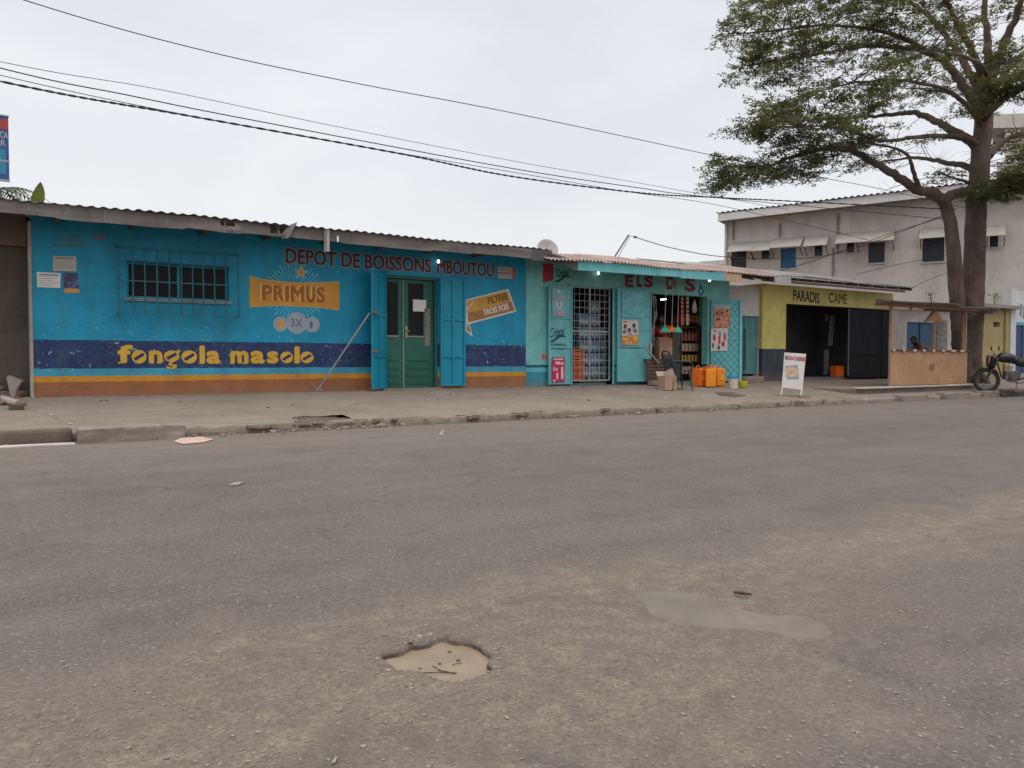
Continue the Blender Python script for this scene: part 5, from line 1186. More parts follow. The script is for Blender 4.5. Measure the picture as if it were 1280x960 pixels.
# ---- the bar: yellow front, dark dado, dark shutters
pa_, pb_ = X(952.5), X(1113)
bar = root('yellow_bar', 'yellow painted bar front reading PARADIS CAME over a dark doorway with black shutters', 'bar', ((pa_+pb_)/2, YB, ZS))
oA, oB, oT = X(982), X(1112), Z(983, 379.5)
M_BAR = band_mat('painted_bar_wall', [Z(965, 436)], [(.032, .036, .055), (.50, .43, .125)], chip=.4, run=.18)
mb = MB(); wall_holes(mb, pa_, pb_+.1, ZS-.05, 3.1, [(oA, oB, ZS-.049, oT)], YB, .2)
mb.box((pa_, YB+.2, ZS-.05), (pa_+.15, YB+4.2, 3.1)); mb.box((pb_-.05, YB+.2, ZS-.05), (pb_+.1, YB+4.2, 3.1)); mb.build('wall', M_BAR, bar)
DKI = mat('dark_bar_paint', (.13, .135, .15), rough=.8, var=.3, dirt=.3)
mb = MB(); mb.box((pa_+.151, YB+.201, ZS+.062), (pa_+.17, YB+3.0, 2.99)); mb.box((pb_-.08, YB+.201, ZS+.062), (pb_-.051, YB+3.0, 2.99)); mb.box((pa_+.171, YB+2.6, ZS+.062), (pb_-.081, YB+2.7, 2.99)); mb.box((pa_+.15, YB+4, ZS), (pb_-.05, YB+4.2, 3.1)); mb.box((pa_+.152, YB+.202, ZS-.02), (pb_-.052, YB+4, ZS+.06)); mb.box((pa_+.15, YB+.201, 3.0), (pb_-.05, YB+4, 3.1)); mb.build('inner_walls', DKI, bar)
CHAR = mat('black_shutter_paint', (.016, .018, .023), rough=.75, var=.2, scale=2, dirt=.4, dirtcol=(.03, .034, .036), streak=.4, bump=.08, spec=.1)
# open leaves inside the doorway and the two closed ones on the right
def dleaf(H, ang, wd, nm='shutter', h=oT-ZS-.06):
    u = V3((math.cos(ang), math.sin(ang), 0)); n = V3((u.y, -u.x, 0)); O = V3((H[0], H[1], ZS+.05)); mb = MB(); mb.obox(O, u*wd, n*.02, EZ*h)
    for k in (0, wd-.04): mb.obox(O+u*k+n*.0205, u*.04, n*.02, EZ*h)
    for k in (0, .33, .66, 1): mb.obox(O+u*.041+n*.0205+EZ*((h-.04)*k), u*(wd-.082), n*.018, EZ*.04)
    return mb.build(nm, CHAR, bar)
dleaf((oA+.03, YB+.05), R(38), .75); dleaf((X(1062), YB+.03), 0, oB-X(1062)-.42); dleaf((oB-.40, YB+.03), R(2), .40)
mb = MB(); x = X(1060.5); mb.box((x, YB-.002, ZS+.12), (x+.03, YB+.028, oT-.05)); mb.build('edge_strip', mat('grey_edge', (.14, .14, .145), rough=.5, bump=0), bar)
mb = MB(); y = YB+1.0
mb.obox((X(1037.5, y), y, Z(1038, 432, y)), (.16, .02, 0), (.02, .1, 0), (.10, 0, Z(1038, 394, y)-Z(1038, 432, y))); mb.obox((X(1034, y), y+.05, ZS+.1), (.16, .02, 0), (.02, .1, 0), (.035, 0, Z(1036, 437, y)-ZS-.1)); mb.obox((X(1033.5, y), y+.04, Z(1036, 401, y)), (.1, 0, 0), (0, .05, 0), (.02, 0, .2))
mb.build('pale_door_edge', mat('pale_grey_door', (.30, .30, .31), rough=.6, var=.2, bump=0), bar)
mb = MB(); mb.text('PARADIS', F(991.5, 375.6), V3((1, 0, -.03)), EZ, X(1024)-X(991.5), .30, NF, off=.02, t=.004); mb.text('C', F(1036, 378.3), EX, EZ, X(1041)-X(1036), .29, NF, off=.02, t=.004); tag(mb.build('lettering', mat('black_wall_paint', (.02, .02, .016), rough=.6, dirt=.4, bump=0), bar), 'black hand-painted capitals PARADIS and C')
mb = MB(); mb.text('AME', F(1042.5, 379), EX, EZ, X(1058.5)-X(1042.5), .28, NF, off=.018, t=.004); tag(mb.build('lettering', mat('worn_wall_paint', (.10, .075, .02), rough=.7, dirt=.7, dirtcol=(.25, .2, .04), scale=9, bump=0), bar), 'worn letters AME fading into the yellow paint')
TIN = mat('pale_tin_roof', (.36, .345, .335), rough=.6, var=.2, dirt=.5, dirtcol=(.2, .17, .15), streak=.5, metal=.2, bump=.1)
yr = 13.95; r0, r1 = X(952, yr), X(1142, yr)
mb = MB(); corrugated(mb, (r0, yr, 3.26), (r1-r0, 0, -.03), (0, 4.9, .92), amp=.018, wl=.11, rows=5, wob=.018, seed=11); mb.build('roof', TIN, bar)
for k in range(11): mb = MB(); x = r0+.1+(r1-r0-.25)*k/10; mb.obox((x, yr+.03, 3.13), (.06, 0, 0), (0, .7, .11), (0, 0, .08)); mb.build('rafter', mat('dark_timber', (.10, .08, .065)), bar)
mb = MB(); mb.box((r0+.1, yr+.06, 3.07), (r1-.4, yr+.11, 3.125)); mb.build('eave_beam', mat('dark_timber', (.10, .08, .065)), bar)
mb = MB(); mb.obox((X(966, yr), yr-.02, 3.05), (X(987, yr)-X(966, yr), 0, -.02), (0, .02, 0), (0, 0, .17)); mb.build('patched_tin', mat('crumpled_tin', (.38, .38, .38), rough=.45, metal=.3, var=.3, dirt=.4, bump=.3, bscale=12), bar)
bp = at(1046.5, 462, 25.0); bp = V3((X(1046.5, YB+.32), YB+.32, ZS+.065)); mb = MB(); mb.prism([(-.17, -.12, 0), (.17, -.12, 0), (.18, -.12, .30), (-.18, -.12, .30)], (0, .24, 0)); mb.box((-.19, -.13, .302), (.19, .13, .33))
o = mb.build('plastic_tub', CR, local=True, bevel=.02); o.location = bp; tag(o, 'orange plastic tub on the floor inside the dark doorway of the yellow bar', 'tub')
# ---- concrete wall with blue door, yellow wall, blue-white booth ----
rw = root('corner_house', 'low grey plastered house with a blue door behind the plywood stall', 'house', (X(1160), YB+.3, ZS))
a, b = pb_+.12, X(1214, YB+.3); yb2 = YB+.3
mb = MB(); dl, dr_ = X(1133, yb2), X(1171, yb2); wall_holes(mb, a, b, ZS-.1, 2.75, [(dl, dr_, ZS-.099, Z(1150, 403, yb2))], yb2, .2); mb.box((a, yb2+.2, ZS-.1), (a+.15, yb2+4, 2.75)); mb.box((b-.15, yb2+.2, ZS-.1), (b, yb2+4, 2.75)); mb.build('wall', PLAS, rw)
mb = MB(); mb.box((dl, yb2+.08, ZS-.05), (dr_, yb2+.11, Z(1150, 403, yb2)-.005)); 
for k in (.0, .48, .94): x = dl+(dr_-dl)*k; mb.box((x, yb2+.05, ZS-.05), (x+.06, yb2+.079, Z(1150, 403, yb2)-.01))
mb.build('door', mat('deep_blue_door', (.012, .085, .17), rough=.5, var=.15, dirt=.3, streak=.3), rw)
mb = MB(); mb.box((a-.05, yb2-.3, 2.76), (b+.1, yb2+4.2, 2.85)); mb.build('roof_slab', mat('grey_slab', (.25, .235, .22), rough=.9, dirt=.5, streak=.4), rw)
mb = MB(); mb.box((X(1148, yb2), yb2-.012, Z(1148, 403, yb2)+.01), (X(1168, yb2), yb2-.002, Z(1148, 396, yb2))); mb.build('pale_patch', mat('pale_plaster', (.45, .43, .38), rough=.8, dirt=.4), rw)
yw = root('yellow_wall', 'plain dirty yellow wall with one small dark vent hole beside the tree trunk', 'wall', (X(1240), YB+.1, ZS))
ya, yb3, yy_ = X(1211, YB+.1), X(1264, YB+.1), YB+.1
YEL = mat('dirty_yellow_paint', (.33, .26, .12), rough=.75, var=.2, scale=1.2, dirt=.5, dirtcol=(.28, .23, .14), streak=.35, bump=.2)
mb = MB(); wall_holes(mb, ya, yb3, ZS-.15, 2.85, [(X(1241, yy_), X(1249, yy_), Z(1245, 408.5, yy_), Z(1245, 402.5, yy_))], yy_, .2); mb.build('wall_face', YEL, yw)
mb = MB(); mb.box((X(1241, yy_)-.05, yy_+.201, Z(1245, 412, yy_)), (X(1249, yy_)+.05, yy_+.5, Z(1245, 399, yy_))); mb.build('vent_box', DKI, yw)
mb = MB(); mb.box((ya-.1, yy_-.35, 2.86), (yb3+.05, yy_+2.5, 2.98)); mb.build('ledge', mat('grey_slab', (.25, .235, .22)), yw)
mb = MB(); mb.box((X(1254, yy_), yy_-.07, ZS-.15), (X(1263, yy_), yy_-.002, 2.85)); mb.build('pilaster', YEL, yw)
bt = root('blue_booth', 'blue and white painted shop front at the far right edge', 'shop', (X(1290, 14.74), 14.74, ZS)); y = 14.74
mb = MB(); mb.box((X(1261, y), y-.05, ZS-.2), (X(1267.5, y), y+.25, Z(1270, 361, y))); mb.box((X(1267.5, y)+.002, y, Z(1270, 403, y)), (X(1340, y), y+.25, Z(1270, 363, y))); mb.box((X(1267.5, y)+.002, y+.12, ZS-.2), (X(1340, y), y+.3, ZS+.1)); mb.build('white_frame', mat('booth_white', (.50, .51, .51), rough=.6, var=.1, dirt=.35, streak=.3), bt)
mb = MB(); mb.box((X(1267.5, y)+.002, y+.05, ZS+.1), (X(1340, y), y+.1, Z(1270, 406, y))); 
for k in range(5): x = X(1267.5, y)+.05+k*.62; mb.box((x, y+.03, ZS+.1), (x+.05, y+.049, Z(1270, 406, y)))
mb.build('shutter', mat('booth_blue', (.02, .045, .12), rough=.5, var=.2, dirt=.3), bt)
mb = MB(); mb.box((X(1267.5, y)+.004, y-.012, Z(1272, 406, y)), (X(1340, y), y-.001, Z(1272, 402.5, y))); mb.build('cyan_stripe', mat('booth_cyan', (.06, .32, .47), rough=.6), bt)
mb = MB(); mb.box((X(1274, y), y-.012, Z(1275, 395, y)), (X(1275.6, y), y-.001, Z(1275, 380, y))); mb.prism([(X(1277.5, y), y-.001, Z(1278, 398, y)), (X(1300, y), y-.001, Z(1278, 398, y)), (X(1300, y), y-.001, Z(1278, 380, y)), (X(1278.5, y), y-.001, Z(1278, 381, y))], (0, -.01, 0)); mb.build('sign_marks', mat('grey_green_paint', (.14, .17, .15), rough=.6), bt)
# ---- platform ------------------------------------------------------
mb = MB(); lump(mb, (PX0, 11.75, -.05), (PX1, YB+.25, .315), 51, .012, n2=12); tag(mb.build('raised_platform', mat('platform_concrete', (.185, .15, .125), rough=.9, var=.25, scale=1.5, dirt=.5, streak=.3, bump=.4, bscale=30), smooth=False), kind='structure')
mb = MB(); lump(mb, (PX0+.1, 11.68, .29), (PX1-1.2, 11.9, .328), 53, .006, n2=8); tag(mb.build('platform_edge', mat('pale_concrete', (.42, .38, .34))), kind='structure')
# ---- plywood stall ---------------------------------------------------
yk = 11.98; kx0, kx1 = X(1113, yk), X(1209, yk); kz = .325
st_ = root('plywood_stall', 'open roadside stall with a plywood counter front and flat tin roof under the tree', 'stall', ((kx0+kx1)/2, yk, kz))
PLY = mat('plywood', (.36, .215, .125), rough=.8, var=.16, scale=1.6, dirt=.45, dirtcol=(.20, .09, .045), streak=.25, bump=.08)
TIMB = mat('raw_timber', (.33, .20, .14), rough=.85, var=.2, streak=.4, bump=.15)
zc = Z(1113, 438, yk); DP = V3((.94, .58, 0)).normalized(); dpt = 1.2
mb = MB(); mb.box((kx0, yk, kz+.01), (kx1, yk+.016, zc)); mb.build('counter_front', PLY, st_)
mb = MB(); mb.prism([F(1162, 455.5, -.0+.001, yk), F(1169, 455, .001, yk), F(1167, 464, .001, yk), F(1161.5, 463, .001, yk)], (0, -.003, 0)); mb.build('stain', mat('rust_stain', (.22, .115, .06), rough=.9, var=.3), st_)
for a_ in (kx0, kx1-.016): mb = MB(); mb.obox((a_, yk+.017, kz+.01), (.016, 0, 0), DP*.8, (0, 0, zc-kz-.01)); mb.build('counter_side', PLY, st_)
mb = MB(); mb.obox((kx0-.03, yk-.04, zc+.002), (kx1-kx0+.06, 0, 0), DP*.75, (0, 0, .026)); mb.build('counter_top', mat('stall_top', (.10, .075, .06), rough=.8, var=.3), st_)
mb = MB(); rt_ = random.Random(4)
for k in range(8):
    x = kx0+.02+(kx1-kx0)*k/8; mb.box((x, yk-.047, zc-.02), (x+rt_.uniform(.10, .24), yk-.041, zc+.034))
mb.build('counter_edging', mat('pale_strip', (.45, .38, .31), rough=.8, dirt=.3), st_)
zr = 2.46
for (px, y, w) in ((kx0+.04, yk+.045, .05), (kx1-.05, yk+.045, .05), (kx1-.1+DP.x*dpt, yk+DP.y*dpt, .055)):
    mb = MB(); mb.bar((px, y, kz), (px+.02, y, zr), w); mb.build('post', TIMB, st_)
mb = MB(); x = X(1164, yk+.3); mb.bar((x, yk+.25, zc+.03), (x+.01, yk+.25, Z(1165, 404, yk+.25)), .075); mb.build('post', TIMB, st_)
mb = MB(); y = yk+.2; mb.prism([F(a, b, 0, y) for a, b in ((1157.5, 402.5), (1161, 399), (1166.5, 391.5), (1170, 388.6), (1173, 391), (1178.5, 399), (1180.5, 403), (1170, 401.5), (1162, 402))], (0, .09, 0)); mb.build('post_bracket', mat('fresh_plywood', (.42, .235, .14), rough=.8, var=.12, dirt=.2), st_)
mb = MB(); corrugated(mb, (X(1094, 11.55), 11.55, 2.50), (X(1200, 11.55)-X(1094, 11.55), 0, .0), (1.35, .9, -.06), amp=.010, wl=.1, rows=3, wob=.012, seed=3); corrugated(mb, (X(1160, 11.75), 11.75, 2.462), (X(1250, 11.75)-X(1160, 11.75), 0, .03), (1.3, .9, -.05), amp=.010, wl=.1, rows=3, wob=.012, seed=8); mb.build('roof', TIN, st_)
for q_ in (V3((0, 0, 0)), DP*dpt): mb = MB(); mb.bar(V3((kx0-.35, yk+.02, 2.415))+q_, V3((kx1+.6, yk+.02, 2.43))+q_, .05, .06); mb.build('roof_beam', TIMB, st_)
for k in range(5): x = kx0+.05+(kx1-kx0-.1)*k/4; mb = MB(); mb.bar(V3((x, yk, 2.46))-DP*.3, V3((x, yk, 2.43))+DP*(dpt+.15), .04); mb.build('rafter', TIMB, st_)
mb = MB(); y = yk+.75
for k in range(7):
    z = zc+.05+.115*k
    for j in range(4): mb.box((X(1171, y)+.085*j+random.uniform(0, .008), y, z), (X(1171, y)+.085*j+.075, y+.07, z+.10))
mb.box((X(1171, y)-.01, y+.08, kz), (X(1187, y), y+.10, zc+.92)); 
tag(mb.build('hanging_goods', mat('goods_grey_white', (.30, .29, .27), rough=.5, var=.5, scale=16, dirt=.6, dirtcol=(.16, .15, .14), bump=0)), 'tall grey and white display of small packets at the back of the plywood stall', 'display')
sp_ = standing(1.06, V3((-.9, .25, 0)), ((.6, 1.0), (.5, .9)), hipz=.86)
person('person in a grey shirt bending low behind the plywood counter', (X(1156, yk+.62), yk+.62, .32), sp_, mat('mauve_grey_cloth', (.16, .12, .125), rough=.9, var=.2, bump=.1), mat('dark_blue_cloth', (.02, .025, .05), rough=.9, bump=.1), V3((-.8, .2, -.5)))
# ---- butcher's board ----------------------------------------------------
fp = on_pave(988, 496); bs = root('pavement_sign', 'white board on two legs reading BOUCHERIE with a painted cut of meat', 'sign', (fp.x, fp.y, sz(fp.y)))
WB = mat('board_white', (.56, .53, .51), rough=.6, var=.1, dirt=.3, streak=.2, bump=.04)
bn = -(V3((fp.x, fp.y, 0)).normalized()); bn = (bn+V3((.12, -.05, 0))).normalized(); bu = EZ.cross(bn); 
def bpt(px, py, off=0): return on_plane(px, py, bs.location+bn*off, bn+EZ*.10)
quad = [bpt(977.2, 484), bpt(1003, 487.6), bpt(1007.6, 442.3), bpt(980.5, 440.5)]
bnn = (bn+EZ*.10).normalized()
mb = MB(); mb.prism(quad, -bnn*.015); mb.build('board', WB, bs)
for (a, b), (c, d) in (((978.3, 484), (975.8, 494.5)), ((1002.3, 487), (1000.3, 497))): 
    mb = MB(); P, Q = bpt(a, b), bpt(c, d); Q.z = sz(Q.y); mb.bar(P, Q, .04, .03); mb.build('leg', WB, bs)
for (c, d) in ((975.8, 494.5), (1000.3, 497)): mb = MB(); Q = bpt(c, d); mb.bar(V3((Q.x, Q.y, bs.location.z+.02))-bn*.32+bu*.02, V3((Q.x, Q.y, bs.location.z+.02))+bn*.12, .045, .04); mb.bar(V3((Q.x, Q.y, bs.location.z+.022))-bu*.22, V3((Q.x, Q.y, bs.location.z+.022))+bu*.22, .045, .036); mb.build('foot', mat('pale_weathered_wood', (.25, .19, .15)), bs)
def bq(pts, m, nm, off): mb = MB(); mb.prism([bpt(a, b)+bnn*off for a, b in pts], bnn*.0015); return mb.build(nm, m, bs)
bq([(981.5, 457.5), (997, 456), (998.8, 474), (984, 474.3), (983, 470)], mat('painted_grey', (.24, .27, .27), rough=.6, var=.2, bump=0), 'painted_panel', .001)
bq([(982, 461), (985, 458.6), (992, 458.6), (996, 461), (998.3, 465), (995, 470.5), (990, 471.5), (985, 471), (981.8, 467)], mat('painted_flesh', (.50, .36, .27), rough=.6, var=.15, bump=0), 'painted_cut', .003)
bq([(986, 465.5), (990, 463.8), (994.5, 464), (990.5, 465.2), (987, 467)], mat('painted_tan', (.40, .25, .12), rough=.6, bump=0), 'painted_cut', .005)
tl = [bpt(981.5, 449.3), bpt(1006.2, 451.6), bpt(981.9, 444.6)]
for st2, f0, f1, c, nm in (('B', 0.0, .11, (.09, .085, .07), 'dark_sign_ink'), ('OUCHERIE', .13, 1.0, (.30, .035, .055), 'red_sign_ink')):
    U_ = tl[1]-tl[0]; mb = MB(); mb.text(st2, tl[0]+U_*f0, U_.normalized(), (tl[2]-tl[0]).normalized(), U_.length*(f1-f0), (tl[2]-tl[0]).length, bnn, off=.035, t=.002, base=.0005); mb.build('lettering', mat(nm, c, rough=.6, bump=0), bs)
# ---- motorcycle, front wheel towards the left --------------------------
mo_p = on_z(1233, 489, .16); MX = mo_p+V3((.2, .1, 0)); MX.z = .12
bike = root('motorcycle', 'dark motorcycle with a muddy front wheel parked at the right edge before the yellow wall', 'motorcycle', MX, None, R(-48))
BLK = mat('black_enamel', (.014, .012, .016), rough=.35, var=.2, dirt=.5, dirtcol=(.06, .05, .045), bump=0, spec=.5); RUB = mat('tyre_rubber', (.03, .028, .026), rough=.85, dirt=.6, dirtcol=(.06, .05, .043), bump=.2); CHR = mat('dull_chrome', (.12, .11, .10), rough=.35, metal=.8, dirt=.4, bump=0)
def wheel(c, r=.29):
    mb = MB(); n_ = 28; ring_ = [V3((c[0]+r*math.cos(2*math.pi*i/n_), c[1], c[2]+r*math.sin(2*math.pi*i/n_))) for i in range(n_+1)]
    mb.tube(ring_, .048, 8, cap=False); t = mb.build('wheel', RUB, bike, local=True, smooth=True)
    mb = MB(); mb.tube([V3((c[0]+(r-.05)*math.cos(2*math.pi*i/n_), c[1], c[2]+(r-.05)*math.sin(2*math.pi*i/n_))) for i in range(n_+1)], .016, 6, cap=False)
    for i in range(12): a = 2*math.pi*i/12; mb.tube([(c[0], c[1]+.02*(-1)**i, c[2]), (c[0]+(r-.05)*math.cos(a), c[1], c[2]+(r-.05)*math.sin(a))], .005, 4)
    mb.lathe([(.05, -.05), (.06, -.03), (.06, .03), (.05, .05)], c, 12, axis=(0, 1, 0)); mb.build('rim', CHR, t, local=True)
w0, w1 = (0, 0, .33), (1.28, 0, .33); wheel(w0); wheel(w1)
mb = MB(); mb.tube([(-.02, -.07, .33), (.20, -.07, .78), (.27, -.07, .95)], [.022, .026, .024], 7); mb.tube([(-.02, .07, .33), (.20, .07, .78), (.27, .07, .95)], [.022, .026, .024], 7); mb.build('front_fork', CHR, bike, local=True)
mb = MB(); mb.tube(spline([(.30, -.36, 1.03), (.24, -.28, 1.05), (.26, 0, .97), (.24, .28, 1.05), (.30, .36, 1.03)], 5), .014, 6); mb.build('handlebar', BLK, bike, local=True)
for s in (-1, 1): mb = MB(); mb.tube([(.26, s*.26, 1.04), (.20, s*.30, 1.17)], .006, 5); mb.lathe([(.02, -.01), (.055, -.006), (.055, .006), (.02, .01)], (.19, s*.31, 1.20), 10, axis=(1, 0, .1)); mb.build('mirror', BLK, bike, local=True)
mb = MB(); mb.lathe([(.03, -.14), (.085, -.08), (.095, 0), (.09, .02)], (.17, 0, .88), 12, axis=(-1, 0, -.15)); mb.build('headlight', BLK, bike, local=True, smooth=True)
mb = MB(); mb.lathe([(.002, .026), (.085, .021), (.085, .018)], (.17, 0, .88), 12, axis=(-1, 0, -.15)); mb.build('headlight_lens', mat('lens', (.35, .34, .32), rough=.15, bump=0, spec=.6), bike, local=True)
mb = MB(); vs = spline([(-.30, 0, .50), (-.2, 0, .62), (0, 0, .685), (.2, 0, .60), (.28, 0, .50)], 4)
for i in range(len(vs)-1): mb.obox(vs[i]+V3((0, -.065, 0)), vs[i+1]-vs[i], (0, .13, 0), (0, 0, .012))
mb.build('mudguard', BLK, bike, local=True)
mb = MB(); mb.tube(spline([(.26, 0, .88), (.40, 0, .95), (.6, 0, .93), (.74, 0, .82)], 5), [.05, .08, .11, .125, .13, .135, .135, .13, .125, .12, .11, .1, .09, .08, .06, .05][:16], 12); mb.build('fuel_tank', BLK, bike, local=True, smooth=True)
mb = MB(); mb.tube(spline([(.68, 0, .83), (.9, 0, .82), (1.2, 0, .86), (1.42, 0, .90)], 4), [.06, .1, .12, .125, .125, .125, .12, .12, .11, .1, .09, .08, .05], 10); mb.build('saddle', mat('saddle_vinyl', (.02, .018, .018), rough=.5, dirt=.3, bump=.05), bike, local=True, smooth=True)
mb = MB(); mb.box((.42, -.13, .36), (.78, .13, .58)); mb.lathe([(.10, -.16), (.12, -.13), (.12, .13), (.10, .16)], (.62, 0, .42), 14, axis=(0, 1, 0)); 
for k in range(4): mb.box((.40, -.10, .60+.035*k), (.62, .10, .618+.035*k))
mb.build('engine', mat('engine_metal', (.10, .09, .085), rough=.5, metal=.5, dirt=.6, bump=.1), bike, local=True, bevel=.01)
mb = MB(); mb.tube([(.25, 0, .82), (.36, 0, .42), (.72, 0, .33), (.98, 0, .42)], .022, 7); mb.tube([(.28, 0, .88), (.98, 0, .70), (1.35, 0, .78)], .022, 7); mb.tube([(.98, -.09, .42), (1.28, -.09, .33)], .022, 7); mb.tube([(.98, .09, .42), (1.28, .09, .33)], .022, 7); mb.tube([(1.28, -.1, .33), (1.12, -.1, .74)], .03, 8); mb.tube([(1.28, .1, .33), (1.12, .1, .74)], .03, 8); mb.build('frame', BLK, bike, local=True)
mb = MB(); mb.tube([(.42, -.15, .46), (.44, -.17, .32), (.75, -.17, .27), (1.0, -.17, .32), (1.5, -.17, .40)], [.02, .02, .022, .04, .045], 8); mb.build('exhaust', CHR, bike, local=True, smooth=True)
mb = MB(); mb.box((.95, -.14, .55), (1.18, -.10, .75)); mb.box((.95, .10, .55), (1.18, .14, .75)); mb.build('side_panel', BLK, bike, local=True, bevel=.02)
mb = MB(); mb.tube(spline([(.12, -.22, .98), (.08, -.1, .74), (.14, 0, .70), (.08, .1, .74), (.12, .22, .98)], 4), .07, 8); mb.build('leg_shield', BLK, bike, local=True, smooth=True)
mb = MB(); mb.tube([(.70, -.1, .30), (.62, -.30, .02)], .014, 6); mb.tube([(.62, -.30, .01), (.70, -.34, .01)], .014, 6); mb.build('side_stand', BLK, bike, local=True)
mb = MB(); P = bike.location; lump(mb, (P.x+.35, P.y-.32, -.02), (P.x+2.6, P.y+.5, .17), 77, .05); tag(mb.build('earth_mound', mat('dark_earth', (.10, .075, .06), rough=.95, var=.3, scale=4, bump=.6, bscale=18), smooth=True), kind='structure')
# ================================================================== the two-storey house behind
GN = V3((-.894, -.448, 0)).normalized(); GD = V3((.448, -.894, 0)).normalized()      # outward normal; along the front towards the viewer
GP = on_plane(908, 450, V3((32.4, 29.0, 0)), GN); GP.z = 0
def gh(px, py, off=0.0): return on_plane(px, py, GP+GN*off, GN)
def gt_(px, off=0.0): return (gh(px, 450, off)-GP).dot(GD)
def gz(px, py, off=0.0): return gh(px, py, off).z
house = root('grey_house', 'large two-storey grey rendered house with sheet awnings over its upper windows', 'house', (GP.x, GP.y, .4))
REND = mat('grey_render', (.43, .39, .365), rough=.9, var=.16, scale=.5, dirt=.5, dirtcol=(.25, .22, .20), streak=.22, bump=.2, bscale=18)
class GB(MB):
    """works in front coordinates: t along the front, o outward, z up"""
    def gbox(s, t0, t1, o0, o1, z0, z1): return s.obox(GP+GD*t0+GN*o0+EZ*z0, GD*(t1-t0), GN*(o1-o0), EZ*(z1-z0))
opens = [(913, 932, 313.5, 345, 'dark_glass'), (950.5, 960.5, 310.5, 324, 'dark_glass'), (974.5, 993.5, 310, 335, 'blue'), (1016.5, 1026.5, 306.5, 320, 'dark_glass'), (1056.5, 1066, 303, 316, 'dark_glass'), (1083.5, 1104, 303, 328.5, 'louvre'), (1151, 1178, 296.5, 327, 'louvre'), (1234.5, 1245, 292, 309, 'dark_glass')]
holes = [(gt_(a), gt_(b), gz((a+b)/2, d), gz((a+b)/2, c)) for a, b, c, d, _ in opens]
T1 = gt_(1300); ZT = gz(1000, 262)
mb = GB(); xs = sorted({0.0, T1, *[h[0] for h in holes], *[h[1] for h in holes]}); zs = sorted({.3, ZT, *[h[2] for h in holes], *[h[3] for h in holes]})
for i in range(len(xs)-1):
    for j in range(len(zs)-1):
        cx, cz = (xs[i]+xs[i+1])/2, (zs[j]+zs[j+1])/2
        if any(h[0] < cx < h[1] and h[2] < cz < h[3] for h in holes): continue
        q = [GP+GD*t+EZ*z for t, z in ((xs[i], zs[j]), (xs[i+1], zs[j]), (xs[i+1], zs[j+1]), (xs[i], zs[j+1]))]; mb.add(q, [(0, 1, 2, 3)])
for h in holes:
    mb.gbox(h[0]-.0, h[1], -.16, -.152, h[2], h[3])
    for q in ((h[0], h[0]+.004, h[2], h[3]), (h[1]-.004, h[1], h[2], h[3]), (h[0]+.004, h[1]-.004, h[3]-.004, h[3]), (h[0]+.004, h[1]-.004, h[2], h[2]+.004)): mb.gbox(q[0], q[1], -.15, -.002, q[2], q[3])
mb.gbox(0, .2, -8, -.002, .3, ZT); mb.gbox(.2, T1, -8, -7.8, .3, ZT); mb.gbox(T1-.2, T1, -7.8, -.01, .3, ZT); mb.build('wall', REND, house)
LOUV = mat('dark_louvre', (.035, .042, .048), rough=.4, var=.3, dirt=.4, bump=0); BLUED = mat('bright_blue_door', (.018, .10, .25), rough=.5, var=.15, dirt=.3)
for h, (a, b, c, d, k) in zip(holes, opens):
    mb = GB(); mb.gbox(h[0]+.006, h[1]-.006, -.14, -.10, h[2]+.006, h[3]-.006)
    if k == 'louvre':
        for q in range(9): z = h[2]+(h[3]-h[2])*(q+.3)/9.3; mb.gbox(h[0]+.05, h[1]-.05, -.098, -.06, z, z+.05)
    if k == 'blue': mb.gbox((h[0]+h[1])/2-.02, (h[0]+h[1])/2+.02, -.098, -.08, h[2]+.02, h[3]-.02)
    w = mb.build('door' if k == 'blue' else 'window', {'blue': BLUED, 'louvre': LOUV}.get(k, mat('black_glass', (.014, .014, .017), rough=.3, bump=0)), house)
    mb = GB(); mb.gbox(h[0]-.08, h[1]+.08, .002, .06, h[2]-.09, h[2]-.01); mb.build('sill', mat('pale_sill', (.34, .32, .30), rough=.8), w)
AWN = mat('awning_sheet', (.33, .305, .275), rough=.7, var=.12, dirt=.35, streak=.35, bump=.08)
for (a, b, yt, yb_) in ((913, 943, 302.5, 312), (940, 965, 301.5, 311), (965, 1003, 297, 308.5), (1006, 1035, 295, 306), (1045, 1073, 291.5, 302.5), (1070, 1117, 289, 302.5), (1148, 1183, 284.5, 296), (1230, 1254, 281.5, 291.5)):
    t0, t1 = gt_(a), gt_(b); zt_ = gz((a+b)/2, yt); o_ = .85; zb_ = zt_-.56
    mb = GB(); q = [GP+GD*t0+EZ*zt_+GN*.01, GP+GD*t1+EZ*zt_+GN*.01, GP+GD*t1+EZ*zb_+GN*o_, GP+GD*t0+EZ*zb_+GN*o_]; mb.prism(q, (0, 0, -.03)); aw = mb.build('awning', AWN, house)
    for t in (t0+.05, t1-.05): mb = GB(); mb.bar(GP+GD*t+EZ*(zt_-.95)+GN*.01, GP+GD*t+EZ*(zb_-.05)+GN*(o_-.1), .035); mb.build('bracket', mat('rust_iron', (.09, .06, .05), rough=.8), aw)
